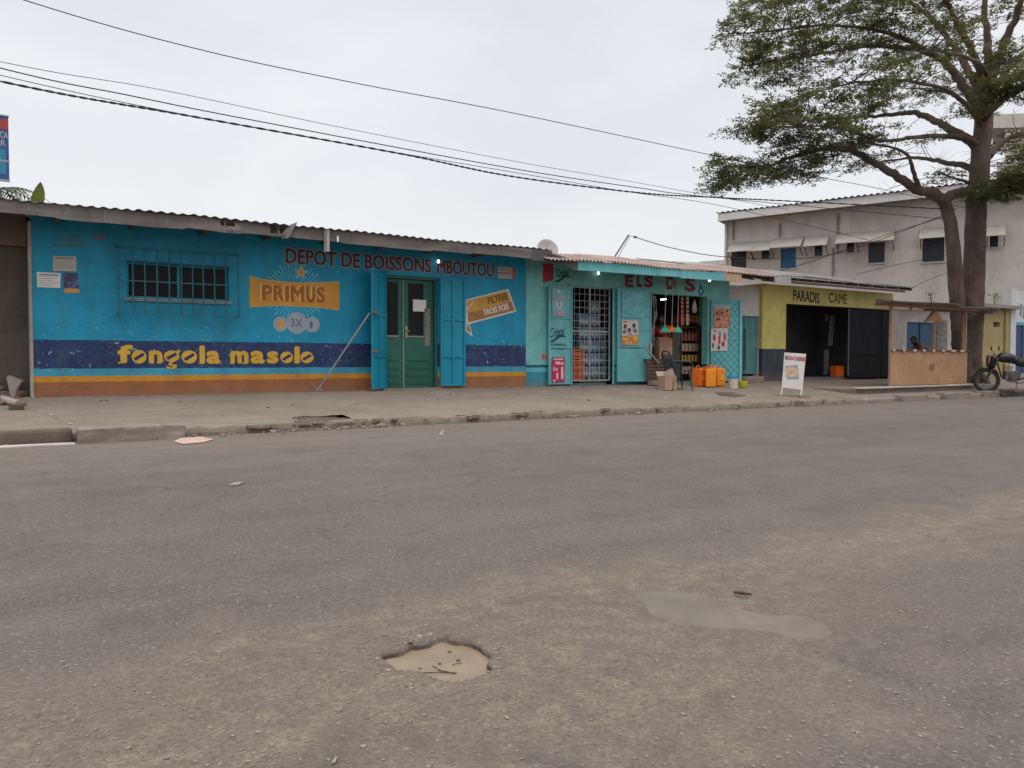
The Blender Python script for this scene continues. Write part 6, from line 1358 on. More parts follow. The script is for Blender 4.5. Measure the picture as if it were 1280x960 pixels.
# eave board and roof sheet
o_ = .85; zA0, zA1 = gz(896, 276.5, o_), gz(896, 266.5, o_); zB0, zB1 = gz(1180, 244, o_), gz(1180, 232, o_)
ta, tb = gt_(896, o_), gt_(1180, o_); sl0, sl1 = (zB0-zA0)/(tb-ta), (zB1-zA1)/(tb-ta); te = T1+.6
mb = GB(); q = [GP+GD*ta+GN*o_+EZ*zA0, GP+GD*te+GN*o_+EZ*(zA0+sl0*(te-ta)), GP+GD*te+GN*o_+EZ*(zA1+sl1*(te-ta)-.04), GP+GD*ta+GN*o_+EZ*(zA1-.04)]; mb.prism(q, -GN*.03)
q = [GP+GD*ta+GN*o_+EZ*zA0, GP+GD*ta-GN*8.3+EZ*zA0, GP+GD*ta-GN*8.3+EZ*(zA1-.04), GP+GD*ta+GN*(o_-.031)+EZ*(zA1-.04)]; mb.prism(q, GD*.03)
mb.build('fascia', mat('pale_fascia', (.52, .50, .49), rough=.7, var=.08, dirt=.3, streak=.2, bump=.05), house)
mb = GB(); q = [GP+GD*(ta+.04)+GN*(o_-.04)+EZ*(zA0+.05), GP+GD*te+GN*(o_-.04)+EZ*(zA0+.05+sl0*(te-ta)), GP+GD*te-GN*.3+EZ*(zA0+.05+sl0*(te-ta)), GP+GD*(ta+.04)-GN*.3+EZ*(zA0+.05)]; mb.prism(q, (0, 0, .02)); mb.build('soffit', mat('soffit_board', (.22, .19, .18), rough=.9), house)  # brown-grey board closing the underside of the eave
mb = MB(); corrugated(mb, GP+GD*(ta-.1)+GN*(o_+.08)+EZ*zA1, GD*(te-ta+.1)+EZ*(sl1*(te-ta)), -GN*9.3+EZ*.9, amp=.035, wl=.28, rows=3, wob=.0, seed=1); mb.build('roof', mat('dark_sheet_roof', (.10, .10, .10), rough=.6, var=.2), house)
PIPE = mat('grey_pipe', (.20, .175, .165), rough=.7, bump=0)
for (pa, pb, px) in ((272, 300, 915.5), (280, 296, 973.5), (268, 310, 1045.5), (310, 345, 1040)):
    mb = GB(); t = gt_(px); mb.tube([GP+GD*t+GN*.06+EZ*gz(px, pb), GP+GD*t+GN*.06+EZ*gz(px, pa)], .05, 7); mb.build('downpipe', PIPE, house)
mb = GB(); mb.gbox(-.12, .0, -.3, .1, .3, ZT); mb.build('corner_pier', REND, house)
# stair tower and loggia showing behind the crown, on the same house
mb = MB(); q = [at(a, b, 38.5) for a, b in ((1246, 205), (1330, 205), (1330, 262), (1246, 262))]; mb.prism(q, V3((3.15, 1.5, 0))); q = [at(a, b, 38.5) for a, b in ((1240, 143), (1330, 140), (1330, 158), (1240, 160))]; mb.prism(q, V3((3.15, 1.5, 0)))
q = [at(a, b, 38.6) for a, b in ((1256, 158), (1330, 156), (1330, 206), (1256, 206))]; mb.prism(q, V3((3.0, 1.4, 0))); mb.build('stair_tower', mat('cream_render', (.44, .41, .37), rough=.85, var=.1, dirt=.3, streak=.3, bump=.1), house)
# ================================================================== far scraps behind the shop roof
mb = MB(); q = [at(a, b, 60) for a, b in ((872, 329), (912, 326), (912, 332), (872, 334))]; q2 = [at(a, b, 60) for a, b in ((872, 331), (912, 328), (912, 470), (872, 470))]; mb.prism(q2, V3((1.5, 4, 0))); mb.prism(q, V3((-.3, -.4, .05)))
tag(mb.build('far_house', mat('far_render', (.42, .39, .36), rough=.9)), 'pale low house showing just over the rusty roof beside the grey house', 'house')
# ================================================================== the left end: block wall, rubble
yl = YB+.35
bw = root('block_wall', 'bare brown concrete block wall under the grey eave at the left edge', 'wall', (X(10), yl, ZS))
def block_mat():
    m, nt, b = newmat('bare_blockwork'); v = coords(nt, rot=(R(90), 0, 0)); br = nd(nt, 'ShaderNodeTexBrick', Scale=1.0); br.inputs['Mortar Size'].default_value = .012; br.inputs['Brick Width'].default_value = .42; br.inputs['Row Height'].default_value = .21
    br.inputs['Color1'].default_value = (.085, .067, .052, 1); br.inputs['Color2'].default_value = (.094, .074, .058, 1); br.inputs['Mortar'].default_value = (.08, .063, .05, 1); nt.links.new(v, br.inputs['Vector'])
    n = noise_(nt, coords(nt), 1.3, 6, .65); c = mixc(nt, 1.0, br.outputs['Color'], ramp(nt, n, [(.3, .7), (.7, 1.3)]), 'MULTIPLY'); c = mixc(nt, ramp(nt, noise_(nt, coords(nt), 4, 5), [(.5, 0.0), (.7, .5)]), c, (.10, .08, .065))
    nt.links.new(c, b.inputs['Base Color']); b.inputs['Roughness'].default_value = .95; bumpto(nt, b, math_(nt, 'ADD', noise_(nt, coords(nt), 30, 4), math_(nt, 'MULTIPLY', br.outputs['Fac'], -.8)), .4, .01); return m
BLOCK = block_mat()
mb = MB(); mb.box((X(-160, yl), yl, ZS-.1), (x0-.01, yl+.2, 3.3)); mb.build('blocks', BLOCK, bw)
mb = MB(); mb.box((X(-160, yl), yl-.12, Z(20, 307, yl-.12)), (X(3, yl-.12), yl+.2-.002, 3.33)); mb.box((X(3, yl-.12)+.003, yl-.12, Z(20, 307, yl-.12)), (x0-.06, yl+.198, 3.33)); mb.build('lintel', mat('pinkish_render', (.14, .10, .088), rough=.9, var=.2, dirt=.4, streak=.3, bump=.3), bw)
mb = MB(); c0 = on_pave(17, 497); 
mb.prism([on_plane(a, b, c0+V3((0, .1, 0)), V3((.2, -1, .35))) for a, b in ((7.5, 471), (26.5, 478), (21, 486), (16.5, 500), (12, 494))], V3((.05, .10, .03))); tag(mb.build('concrete_slab', mat('broken_concrete', (.26, .225, .2), rough=.9, var=.2, bump=.5), bevel=.01), 'triangular broken grey slab leaning in the rubble at the left edge', 'slab')
mb = MB(); rr = random.Random(9)
for i in range(46):
    P = on_pave(rr.uniform(-60, 30), rr.uniform(495, 508)); r = abs(rr.gauss(.05, .05))+.03; stone(mb, (P.x, P.y+.1, max(sz(P.y), .1)+r*.4+.15*rr.random()*(P.x < X(8))), r, i)
tag(mb.build('rubble_heap', mat('brown_rubble', (.15, .115, .092), rough=.95, var=.35, scale=6, bump=.4)), 'heap of brown rubble against the block wall at the left edge', 'rubble', kind='stuff')
mb = MB(); P, Q = on_pave(-40, 496)+EZ*.1, on_pave(24, 509)+EZ*.05; mb.tube([P, Q], [.05, .055], 10); tag(mb.build('pipe_length', mat('pale_pipe', (.30, .27, .25), rough=.7, dirt=.4)), 'pale length of pipe lying across the rubble at the left edge', 'pipe')
mb = MB(); P = on_pave(21, 512.5); lump(mb, (P.x-.09, P.y-.02, P.z-.02), (P.x+.09, P.y+.16, P.z+.09), 88, .03); tag(mb.build('stone', mat('dark_stone', (.09, .065, .05), rough=.95, bump=.5), smooth=True), 'dark stone under the end of the pale pipe', 'stone')
# ================================================================== advertising board, palm, banana behind the roof
yh = 22.0; hb = root('advertising_board', 'tall red and blue advertising board on a post behind the left end of the roof', 'billboard', (X(4, yh), yh, ZS))
aR, aL = X(16, yh), X(-42, yh); zt_, zb_ = Z(10, 146, yh), Z(10, 225, yh); rot = V3((1, .0, 0))
mb = MB(); mb.box((aL, yh, zb_), (aR, yh+.08, zt_)); mb.build('panel', mat('board_blue', (.03, .085, .22), rough=.5, var=.15, bump=0), hb)
mb = MB(); mb.box((aL, yh-.006, Z(10, 163, yh)), (aR-.002, yh-.001, zt_-.06)); mb.build('red_band', mat('board_red', (.30, .05, .055), rough=.5, bump=0), hb)
mb = MB(); mb.box((aL, yh-.006, Z(10, 218, yh)), (aR-.06, yh-.001, Z(10, 188, yh))); mb.build('cyan_band', mat('board_cyan', (.03, .19, .32), rough=.5, bump=0), hb)
mb = MB(); U1 = X(15, yh)-X(-1, yh); mb.text('IACA', (X(-1, yh), yh, Z(8, 173.5, yh)), EX, EZ, U1, Z(8, 165, yh)-Z(8, 173.5, yh), NF, off=.01, t=.004, base=.002); mb.text('IER', (X(-1, yh), yh, Z(8, 183, yh)), EX, EZ, U1*.8, Z(8, 175.5, yh)-Z(8, 183, yh), NF, off=.01, t=.004, base=.002)
mb.build('lettering', mat('board_pale', (.40, .38, .46), rough=.5, bump=0), hb)
mb = MB(); 
for k in range(7): x = X(-1, yh)+.042*k; mb.box((x, yh-.012, Z(8, 203, yh)), (x+.026, yh-.0065, Z(8, 199.5+(k % 2)*.8, yh)))
mb.build('small_print', mat('board_pale', (.40, .38, .46)), hb)
mb = MB(); mb.box((aL, yh-.02, zb_-.03), (aR+.01, yh+.1, zb_)); mb.box((aL, yh-.02, zt_), (aR+.01, yh+.1, zt_+.03)); xm = (aL+aR)/2; mb.tube([(xm, yh+.04, ZS), (xm, yh+.04, zb_-.03)], .08, 10); mb.build('post', STEEL, hb)
FROND = mat('palm_frond', (.06, .075, .04), rough=.6, var=.3, scale=5, dirt=0, bump=0)
pt = at(-4, 238, 22.5); palm = root('palm_tree', 'palm with drooping grey-green fronds just over the left end of the roof', 'palm', (pt.x, pt.y, ZS))
mb = MB(); mb.tube([(pt.x, pt.y, ZS), (pt.x+.1, pt.y, 2.5), pt], [.17, .14, .12], 9, jit=.06); mb.build('trunk', mat('palm_bark', (.16, .13, .1), rough=.9, bump=.5), palm)
mb = MB(); rp = random.Random(2)
for k in range(15):
    a = 2*math.pi*k/15+rp.uniform(-.15, .15); L = rp.uniform(.9, 1.35); d = V3((math.cos(a), math.sin(a), 0)); el = rp.uniform(-.1, .45)
    sp2 = [pt+d*(L*t)+EZ*(L*(el*t-.62*t*t)) for t in [i/12 for i in range(13)]]; mb.tube(sp2, [.016-.001*i for i in range(13)], 4)
    sd_ = d.cross(EZ)
    for i in range(2, 13):
        for sg in (-1, 1):
            l = .34*(1-abs(i/13-.4)); tip = sp2[i]+sd_*(sg*l*.7)+d*l*.5-EZ*l*.45; b2 = sp2[i]+(sp2[i]-sp2[i-1])*.9; mb.add([sp2[i], b2, tip], [(0, 1, 2)])
mb.build('fronds', FROND, palm)
bl = at(41, 247, 20.5); ban = root('banana_plant', 'broad yellow-green banana leaf rising above the left end of the roof', 'banana plant', (bl.x, bl.y, ZS))
LEAFB = mat('banana_leaf', (.20, .23, .045), rough=.5, var=.25, scale=3, dirt=.4, dirtcol=(.16, .13, .05), bump=.05)
mb = MB(); mb.tube([(bl.x, bl.y, ZS), (bl.x, bl.y, 2.6), bl-EZ*.4], [.12, .1, .05], 9); mb.build('stem', mat('banana_stem', (.2, .2, .08), rough=.7), ban)
def bleaf(base, tip, w, nrm):
    mb = MB(); ax = tip-base; sd_ = ax.cross(nrm).normalized(); n_ = 12; vs = []
    for i in range(n_+1):
        t = i/n_; p = base+ax*t+nrm*(.15*math.sin(t*2.2)); ww = w*math.sin(math.pi*min(1, .12+t*.9))**.7
        vs += [p-sd_*ww+nrm*.05*t, p-nrm*.02, p+sd_*ww+nrm*.05*t]
    mb.add(vs, [f for i in range(n_) for f in ((i*3, i*3+1, i*3+4, i*3+3), (i*3+1, i*3+2, i*3+5, i*3+4))]); return mb.build('leaf', LEAFB, ban, smooth=True)
b0 = bl-EZ*.45
bleaf(b0, at(47.5, 230, 20.3), .16, V3((.3, -.9, .2))); bleaf(b0-EZ*.1, b0+V3((-.9, .5, .05)), .2, V3((.2, -.3, .9))); bleaf(b0-EZ*.1, b0+V3((.7, .7, -.2)), .2, V3((-.2, -.3, .9))); bleaf(b0-EZ*.1, b0+V3((.1, 1.0, .1)), .2, V3((0, -.3, .9)))
# ================================================================== overhead wires
CBL = mat('black_cable', (.022, .021, .022), rough=.6, bump=0)
def wire(pts, r, label, y=13.3, tail=None, twist=False):
    P = [on_y(a, b, y) for a, b in pts]
    d0 = (P[0]-P[1]).normalized(); P = [P[0]+d0*9+EZ*.8, P[0]+d0*4+EZ*.25]+P
    if tail: P.append(tail)
    sp3 = spline(P, 14); mb = MB()
    if twist:
        for s in (-1, 1): mb.tube([p+EZ*(s*r*.8*math.cos(i*.9))+EY*(s*r*.8*math.sin(i*.9)) for i, p in enumerate(spline(P, 60))], r*.75, 5)
    else: mb.tube(sp3, r, 5)
    return tag(mb.build('power_cable', CBL), label, 'cable', 'cables strung along the street')
wire([(30, 0), (250, 62), (440, 103), (640, 141), (890, 194), (1000, 217), (1100, 236)], .008, 'highest single cable, well above the other cables', tail=on_y(1215, 262, 13.5))
wire([(0, 77), (200, 112), (420, 158), (640, 201), (760, 222), (890, 245)], .005, 'thin faint cable just under the gap below the highest cable', tail=on_y(985, 262, 13.3))
wire([(0, 85), (160, 119), (320, 151), (640, 210.5), (800, 235), (890, 246.5)], .009, 'second heavy cable, just above the thick twisted one', tail=on_y(1180, 274, 13.3))
wire([(0, 94), (320, 160), (640, 215), (780, 239), (905, 258)], .006, 'thin cable between the second heavy cable and the thick twisted one', tail=on_y(1085, 300, 13.3))
wire([(0, 101.5), (240, 145.5), (500, 192), (640, 220.5), (800, 241), (890, 246.5), (980, 251)], .0125, 'thick twisted black cable, the heaviest and lowest of the bundle', tail=on_y(1195, 262, 13.3), twist=True)
def drop(pts, r, label, n=8):
    mb = MB(); mb.tube(spline(pts, n), r, 5); tag(mb.build('service_cable', CBL), label, 'cable')
drop([at(795.5, 297, 21.5), at(840, 310, 21.7), at(905, 321, 22.3), at(1000, 323, 23), at(1060, 313, 23.5), at(1120, 292, 24.2), at(1186, 266, 24.4)], .011, 'sagging cable from the slanting roof pole to the slim tree trunk')
drop([at(976, 338, 23.2), at(1020, 325, 23.5), at(1062, 310, 23.8), at(1110, 293, 24.2), at(1183, 270, 24.4)], .010, 'cable rising from the yellow bar roof to the slim tree trunk')
drop([at(1070, 343, 24), at(1120, 331, 24.2), at(1190, 318, 24.4)], .007, 'thin cable low across the grey house to the slim trunk')
drop([at(1140, 360, 23.6), at(1160, 350, 23.8), at(1185, 341, 24.2)], .008, 'short cable from the stall roof up to the slim trunk')
# small plant standing on the stall roof ledge
for k, (px, py, lab) in enumerate(((1243, 374, 'small dry plant sprouting from the ledge over the yellow wall'), (1164, 365, 'tiny dry plant on the ledge behind the stall roof'))):
    mb = MB(); P = on_y(px, py+(3 if k == 0 else 5), YB+.1); P.z = 2.98 if k == 0 else 2.85; rp = random.Random(k)
    mb.tube([P, P+V3((.02, 0, .16)), P+V3((-.02, .02, .3))], [.02, .016, .01], 5)
    for i in range(22):
        c = P+V3((rp.gauss(0, .09), rp.gauss(0, .09), .2+rp.random()*.25)); q = V3((rp.gauss(0, 1), rp.gauss(0, 1), rp.gauss(0, .6))).normalized()*.06; w = q.orthogonal().normalized()*.025; mb.add([c-q, c+w, c+q, c-w], [(0, 1, 2, 3)])
    tag(mb.build('ledge_plant', mat('dry_leaf', (.10, .085, .05), rough=.8, bump=0)), lab, 'plant')
# ================================================================== litter on the road and pavement
mb = MB(); mb.prism([on_z(a, b, .006) for a, b in ((217, 552.5), (226, 548), (250, 546.5), (267, 549.5), (255, 553), (230, 555.5))], (0, 0, .008)); tag(mb.build('cardboard_sheet', mat('pink_cardboard', (.46, .32, .26), rough=.9, var=.15, dirt=.3)), 'flattened pinkish cardboard sheet in the gutter beside the kerb block', 'cardboard')
mb = MB(); mb.prism([on_z(a, b, .004) for a, b in ((286, 607.5), (294, 604), (305, 603.5), (298, 607))], (0, 0, .01)); tag(mb.build('paper_scrap', mat('dull_paper', (.25, .225, .195), rough=.9)), 'small pale paper scrap on the dark road at left', 'litter')
mb = MB(); mb.tube([on_z(918, 740.5, .012), on_z(928, 741.5, .02), on_z(939, 743, .01)], [.006, .008, .004], 6); tag(mb.build('stick', mat('dark_stick', (.06, .045, .035), rough=.9)), 'short dark stick beside the shallow grey puddle', 'stick')
mb = MB()
for a, b, c, d, r in ((526, 841, 571, 841, 0.0016), (541, 832, 553, 840, .0014), (548, 838, 568, 842, .0016), (565, 831, 577, 829, .0012)): mb.tube([on_z(a, b, -.018), on_z((a+c)/2, (b+d)/2-.6, -.013), on_z(c, d, -.018)], r, 5)
tag(mb.build('twigs', mat('dark_stick', (.06, .045, .035))), 'thin twigs sunk in the muddy pothole water', 'twig')
for k, (px, py, r, lab) in enumerate(((562, 815, .011, 'largest dark stone poking out of the muddy pothole'), (550, 830, .008, 'small pale stone in the pothole beside the twigs'), (525, 836, .007, 'small stone at the left end of the pothole twigs'), (573, 826, .008, 'small dark stone right of the twigs in the pothole'))):
    mb = MB(); stone(mb, on_z(px, py, -.02), r, k+5); tag(mb.build('stone', mat('dark_stone', (.09, .065, .05))), lab, 'stone')
for k, (a, b, lab) in enumerate(((418, 951, 'tiny pale scrap on the bare road at the bottom left of the pothole'), (552, 541, 'small grey scrap lying in the gutter before the navy band'))):
    mb = MB(); mb.prism([on_z(a+q, b+w, .003) for q, w in ((-4, 4), (1, -3), (4, -4), (1, 3))], (0, 0, .004)); tag(mb.build('paper_scrap', mat('dull_paper', (.25, .225, .195))), lab, 'litter')
rl = random.Random(21); 
mb = MB()
for i in range(60):
    px, py = rl.uniform(60, 1050), 0; y = rl.uniform(11.5, 14.5); P = on_y(px, 450, y); P.z = sz(y)+.012; r = rl.uniform(.012, .035)
    a = rl.uniform(0, 6); d = V3((math.cos(a), math.sin(a), 0))*r; e = V3((-d.y, d.x, .3*r))*rl.uniform(.3, .8); mb.add([P-d-e, P+d-e, P+d*.8+e, P-d+e], [(0, 1, 2, 3)])
tag(mb.build('pavement_litter', mat('litter_mix', (.33, .29, .25), rough=.9, var=.5, scale=3, bump=0)), 'scattered bits of paper and leaves on the pavement', 'litter', kind='stuff')
# ================================================================== the big tree
TD = 24.6
base = on_y(1211, 480, 13.0); base.z = .3
tree = root('shade_tree', 'tall spreading shade tree with two trunks and flat tiers of small dark leaves', 'tree', base)
BARK = mat('tree_bark', (.105, .076, .061), rough=.95, var=.4, scale=2.2, dirt=.5, dirtcol=(.06, .045, .038), streak=.6, bump=1.0, bscale=9)
rt = random.Random(11)
def L3(pts): return [at(a, b, TD+z) for a, b, z in pts]
def limb(mb, pts, r0, r1, n=7, seg=7, jit=.04, pw=1.0, wob=.09):
    sp3 = spline(pts, seg); m = len(sp3)-1
    for i in range(1, m): sp3[i] = sp3[i]+V3((rt.gauss(0, wob*r0), rt.gauss(0, wob*r0), rt.gauss(0, wob*r0)))
    mb.tube(sp3, [r0+(r1-r0)*(i/m)**pw for i in range(m+1)], n, jit=jit); return sp3
# trunks
mb = MB()
limb(mb, [base+V3((.08, 0, -.3)), *L3([(1212, 440, 0), (1215, 390, 0), (1218, 330, 0), (1220, 270, 0), (1224, 215, 0), (1229, 160, .1), (1233, 110, .2)])], .37, .25, 16, pw=.8, jit=.022, wob=.025)
limb(mb, [base+V3((-.25, -.1, -.3)), *L3([(1201, 430, -.1), (1197, 380, -.2), (1193, 330, -.3), (1189, 285, -.4), (1181, 254, -.5)])], .26, .17, 14, jit=.022, wob=.03)
for k in range(7):       # buttress roots
    a = 2*math.pi*k/7+.3; d = V3((math.cos(a), math.sin(a), 0)); limb(mb, [base+V3((-.08, 0, .5))+d*.2, base+d*.42+EZ*.16, base+d*.6+EZ*-.04], .13, .06, 8, 4)
tr = mb.build('trunk', BARK, tree, smooth=True)
# main limbs (px, py, metres nearer/farther), base radius
LIMBS = [
 ([(1181, 254, -.5), (1168, 243, -.7), (1145, 236, -.9), (1118, 218, -1.2), (1092, 203, -1.5), (1066, 189, -1.7), (1030, 186, -2.0), (985, 198, -2.2), (940, 217, -2.3), (905, 230, -2.3)], .19, .02),
 ([(1150, 238, -.9), (1142, 215, -1.3), (1135, 195, -1.6), (1118, 185, -1.9), (1090, 180, -2.2), (1050, 168, -2.6)], .08, .015),
 ([(1181, 254, -.5), (1190, 243, -.1), (1206, 240, .2), (1218, 236, .1)], .14, .15),
 ([(1222, 215, 0), (1205, 207, .4), (1180, 203, .9), (1150, 197, 1.6), (1125, 199, 2.2), (1080, 205, 2.9)], .13, .02),
 ([(1222, 180, 0), (1200, 172, -.4), (1175, 170, -.9), (1140, 172, -1.6), (1100, 176, -2.5), (1050, 160, -3.3), (1000, 158, -3.8)], .12, .015),
 ([(1224, 185, 0), (1203, 170, .3), (1180, 157, .6), (1158, 146, 1.0), (1140, 141, 1.2), (1110, 143, 1.7), (1070, 147, 2.4), (1010, 150, 3.0), (945, 156, 3.4)], .17, .02),
 ([(1229, 160, 0), (1214, 138, -.3), (1192, 118, -.5), (1170, 108, -.9), (1120, 100, -1.6), (1060, 105, -2.2), (1010, 118, -2.6)], .10, .015),
 ([(1228, 140, 0), (1205, 110, .2), (1188, 85, .3), (1165, 68, .4), (1135, 60, .6), (1080, 58, .9), (1020, 68, 1.2), (960, 78, 1.4), (928, 82, 1.4)], .17, .02),
 ([(1168, 70, .4), (1130, 48, -.4), (1080, 35, -1.2), (1020, 32, -1.8), (950, 40, -2.2), (912, 42, -2.3)], .09, .012),
 ([(1231, 130, 0), (1212, 90, .8), (1190, 55, 1.5), (1160, 20, 2.3), (1120, -5, 3.0), (1060, -12, 3.6), (990, -5, 4.2)], .15, .02),
 ([(1232, 118, 0), (1218, 70, -.8), (1195, 25, -1.8), (1165, -20, -2.8), (1110, -45, -3.8), (1040, -55, -4.6)], .14, .02),
 ([(1233, 112, .2), (1235, 60, .2), (1230, 10, .3), (1228, -50, .4), (1215, -110, .2)], .17, .03),
 ([(1233, 118, .2), (1247, 75, .0), (1262, 40, -.4), (1278, 0, -.9), (1300, -50, -1.5), (1330, -90, -2.0)], .19, .03),
 ([(1236, 130, .2), (1250, 100, 1.2), (1275, 70, 2.4), (1320, 40, 3.8), (1380, 25, 5.0)], .14, .02),
 ([(1222, 248, 0), (1240, 243, -.5), (1260, 235, -1.0), (1285, 222, -1.6), (1330, 205, -2.4), (1390, 196, -3.2)], .17, .02),
 ([(1236, 195, .1), (1248, 182, .4), (1268, 170, .8), (1300, 160, 1.3), (1360, 150, 2.0)], .13, .02),
 ([(1230, 150, 0), (1245, 132, -1.2), (1262, 120, -2.4), (1290, 110, -3.6), (1330, 105, -4.6)], .11, .02),
 ([(1218, 232, 0), (1204, 226, .0), (1190, 222, -.6), (1172, 214, -1.0)], .07, .02),
 ([(1226, 170, .2), (1222, 150, 2.0), (1205, 128, 3.8), (1180, 115, 5.2), (1130, 110, 6.4)], .13, .02),
 ([(1230, 140, 0), (1234, 110, -2.0), (1228, 85, -3.8), (1205, 70, -5.4), (1160, 62, -6.6)], .13, .02),
]
mb = MB(); paths = []
for pts, r0, r1 in LIMBS: paths.append(limb(mb, L3(pts), r0, r1, 8, 7, pw=.75))
# tiers of foliage: px, py, half-width px, half-height px, depth, depth half-width (m), clumps
TIERS = [
 (935, 215, 40, 10, -2.3, 1.2, 20), (900, 200, 14, 7, -2.2, .6, 5), (920, 226, 20, 8, -2.4, .8, 10), (903, 236, 9, 6, -2.3, .4, 5), (980, 206, 40, 8, -2.0, 1.2, 14), (1000, 186, 48, 9, -2.3, 1.6, 20), (1050, 190, 30, 8, -2.0, 1.4, 12), (1005, 216, 30, 6, -1.8, .9, 8), (1085, 205, 24, 7, -1.4, 1.2, 7),
 (955, 157, 24, 8, -3.6, 1.4, 12), (985, 140, 40, 9, -3.2, 1.5, 16), (1010, 165, 48, 10, -3.4, 1.6, 22), (1050, 150, 50, 9, -1.8, 1.8, 20), (1070, 172, 36, 8, -2.4, 1.4, 13), (950, 158, 26, 7, 3.2, 1.3, 8), (1010, 128, 38, 8, -2.4, 1.5, 16), (1060, 104, 50, 7, -2.0, 1.7, 16), (1100, 120, 44, 8, 1.5, 1.8, 12),
 (945, 72, 26, 10, 1.3, 1.3, 14), (930, 92, 14, 8, 1.3, .7, 6), (985, 66, 48, 10, 1.0, 1.8, 24), (1000, 82, 40, 8, .6, 1.5, 14), (1055, 62, 50, 8, .8, 1.9, 20), (960, 96, 16, 7, 1.2, .8, 6), (1105, 56, 40, 8, .6, 1.6, 12), (1120, 74, 36, 7, .4, 1.5, 10),
 (925, 40, 20, 6, -2.2, 1.1, 10), (975, 33, 48, 8, -2.0, 1.7, 20), (1040, 30, 54, 8, -1.4, 2.0, 20), (1110, 36, 45, 7, -.8, 1.8, 11),
 (940, 8, 28, 9, 4.0, 1.4, 12), (1000, 2, 60, 12, 3.6, 2.2, 24), (1080, -4, 60, 12, 2.8, 2.4, 16), (1020, -50, 90, 16, -4, 3, 26), (1120, -50, 80, 16, -3.5, 3, 20), (1150, 15, 40, 8, -2, 2, 8),
 (1130, 8, 50, 10, -1.5, 2.0, 14), (1060, 12, 40, 8, -3.0, 1.6, 12), (1200, 20, 40, 10, -1.5, 1.8, 8), (1180, 45, 40, 8, 1.5, 1.8, 8), (1150, 75, 34, 6, 2.0, 1.6, 6), (1275, 60, 30, 12, -2.5, 1.6, 10),
 (1210, -90, 90, 26, .2, 3.2, 34), (1320, -70, 80, 24, -1.5, 3, 26), (1170, 5, 40, 8, 1.5, 2, 6), (1260, 10, 30, 8, -.6, 1.6, 5),
 (1268, 98, 34, 16, -3.4, 1.8, 26), (1250, 125, 24, 10, -2.4, 1.4, 12), (1300, 105, 40, 16, -4.0, 1.8, 20), (1242, 88, 16, 14, -1.4, 1.0, 8), (1330, 50, 50, 18, 3.6, 2.2, 20),
 (1245, 240, 20, 8, -1.0, .9, 10), (1266, 228, 28, 12, -1.2, 1.2, 26), (1255, 243, 18, 7, -.9, .8, 9), (1290, 214, 34, 14, -1.9, 1.5, 22), (1350, 200, 50, 14, -2.8, 2, 20), (1276, 178, 24, 14, .9, 1.3, 14), (1320, 158, 50, 14, 1.5, 1.8, 16), (1273, 200, 18, 10, -.8, 1, 8),
 (1180, 112, 50, 12, 5.4, 2.4, 20), (1130, 108, 40, 10, 6.2, 1.8, 12), (1170, 66, 50, 12, -6.0, 2.4, 12), (1150, 92, 40, 6, -1.2, 1.6, 6),
 (1180, 218, 10, 5, -.9, .5, 2), (1140, 180, 24, 6, -1.8, 1.0, 3), (1215, 100, 16, 10, .6, 1.2, 5), (1170, 226, 12, 6, -1.0, .5, 2),
]
allp = [p for s3 in paths for p in s3[4:]]
lv, lf = [], []
S = TD/1000.0
twig = MB()
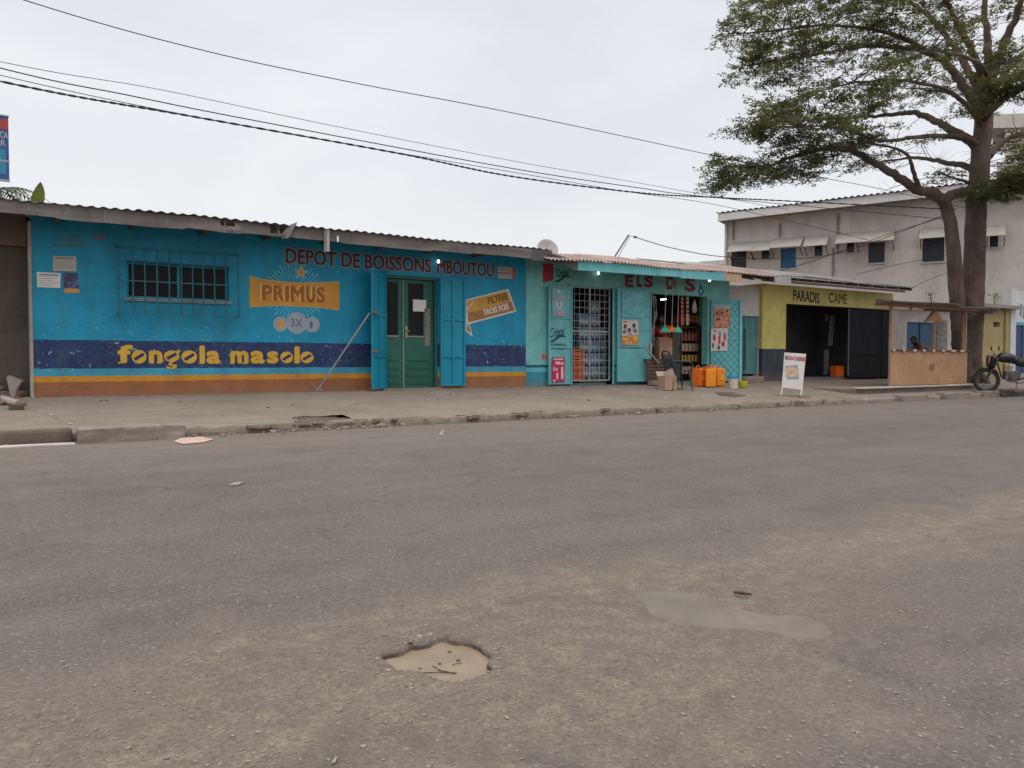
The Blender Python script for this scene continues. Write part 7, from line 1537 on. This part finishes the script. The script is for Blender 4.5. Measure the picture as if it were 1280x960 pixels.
for (px, py, rx, ry, dz_, rd, ncl) in TIERS:
    c0 = at(px, py, TD+dz_)
    near = sorted(allp, key=lambda p: (p-c0).length)[:60]
    for _ in range(ncl):
        while True:
            a, b, c = (rt.uniform(-1, 1) for _ in range(3))
            if a*a+b*b+c*c < 1: break
        c1 = c0+RT*(a*rx*S)+EZ*(b*ry*S*.6)+V3((FW.x, FW.y, 0))*(c*rd)
        q = min((p for p in near), key=lambda p: (p-c1).length+1.5*abs(p.z-c1.z)+rt.random()*.5)
        tp = spline([q, q.lerp(c1, .5)+V3((rt.gauss(0, .08), rt.gauss(0, .08), rt.gauss(.06, .06))), c1+V3((0, 0, .03))], 4)
        if (c1-q).length > 2.6: q = c1+(q-c1).normalized()*.7; tp = [q, q.lerp(c1, .5)+V3((0, 0, .05)), c1]
        twig.tube(tp, [.017-.0018*i for i in range(len(tp))], 4, cap=False)
        d0 = (c1-q); d0.z *= .3; d0 = d0.normalized() if d0.length > .05 else V3((-1, 0, 0))
        nt_ = rt.randint(5, 7)
        for k in range(nt_):                                     # sprays: a twig with leaves in a flat fan
            ang = rt.gauss(0, 1.0); d = (Matrix.Rotation(ang, 3, 'Z') @ d0); d.z = rt.gauss(.03, .11); Ls = rt.uniform(.28, .62)
            s0 = c1+V3((rt.gauss(0, .14), rt.gauss(0, .14), rt.gauss(0, .05))); e = s0+d*Ls-EZ*(.10*Ls)
            twig.tube([s0, (s0+e)/2+EZ*.02, e], [.008, .006, .003], 3, cap=False)
            sd_ = d.cross(EZ).normalized()
            for m in range(int(Ls*54)):
                t = rt.random()**.7; p = s0.lerp(e, t)+V3((rt.gauss(0, .035), rt.gauss(0, .035), rt.gauss(.0, .03)))
                ld = (d*.5+sd_*rt.choice((-1, 1))*rt.uniform(.3, 1)+EZ*rt.gauss(0, .3)).normalized(); ln = rt.uniform(.030, .052); lw_ = ld.cross(V3((rt.gauss(0, .45), rt.gauss(0, .45), 1))).normalized()*ln*.52
                o_ = len(lv); lv += [p, p+ld*ln+lw_, p+ld*ln*2.0, p+ld*ln-lw_]; lf.append((o_, o_+1, o_+2, o_+3))
# bare fine twigs along the inner limbs
for s3 in paths:
    for _ in range(9):
        i = rt.randrange(3, len(s3)-1); p = s3[i]; d = V3((rt.gauss(0, .6), rt.gauss(0, .6), rt.gauss(.35, .5))).normalized(); L_ = rt.uniform(.3, .9)
        e = p+d*L_+V3((0, 0, rt.gauss(0, .1))); m_ = p.lerp(e, .5)+V3((rt.gauss(0, .08), rt.gauss(0, .08), 0)); twig.tube(spline([p, m_, e], 3), [.014, .012, .010, .008, .006, .005, .003], 4, cap=False)
        for _ in range(3):
            q = p.lerp(e, rt.uniform(.4, 1)); twig.tube([q, q+V3((rt.gauss(0, .25), rt.gauss(0, .25), rt.gauss(.1, .18)))], [.005, .002], 3, cap=False)
mb.build('limbs', BARK, tree, smooth=True)
twig.build('twigs', mat('twig_bark', (.085, .065, .055), rough=.95, var=.2, bump=0), tree)
def leaf_mat():
    m, nt, b = newmat('leaves'); v = coords(nt); n = noise_(nt, v, .9, 3, .6); n2 = noise_(nt, v, 14, 2)
    c = ramp(nt, n, [(.3, (.070, .072, .034)), (.5, (.115, .118, .050)), (.72, (.185, .185, .070))]); c = mixc(nt, 1.0, c, ramp(nt, n2, [(.3, .7), (.7, 1.35)]), 'MULTIPLY')
    nt.links.new(c, b.inputs['Base Color']); b.inputs['Roughness'].default_value = .5; b.inputs['Specular IOR Level'].default_value = .35
    tl = nt.nodes.new('ShaderNodeBsdfTranslucent'); nt.links.new(mixc(nt, 1.0, c, (1.2, 1.35, .7), 'MULTIPLY'), tl.inputs[0]); mx = nt.nodes.new('ShaderNodeMixShader'); mx.inputs[0].default_value = .3
    nt.links.new(b.outputs[0], mx.inputs[1]); nt.links.new(tl.outputs[0], mx.inputs[2]); nt.links.new(mx.outputs[0], nt.nodes['Material Output'].inputs[0]); return m
cr = MB(); cr.v = lv; cr.f = lf; cr.m = [0]*len(lf); cr.build('crown', leaf_mat(), tree)
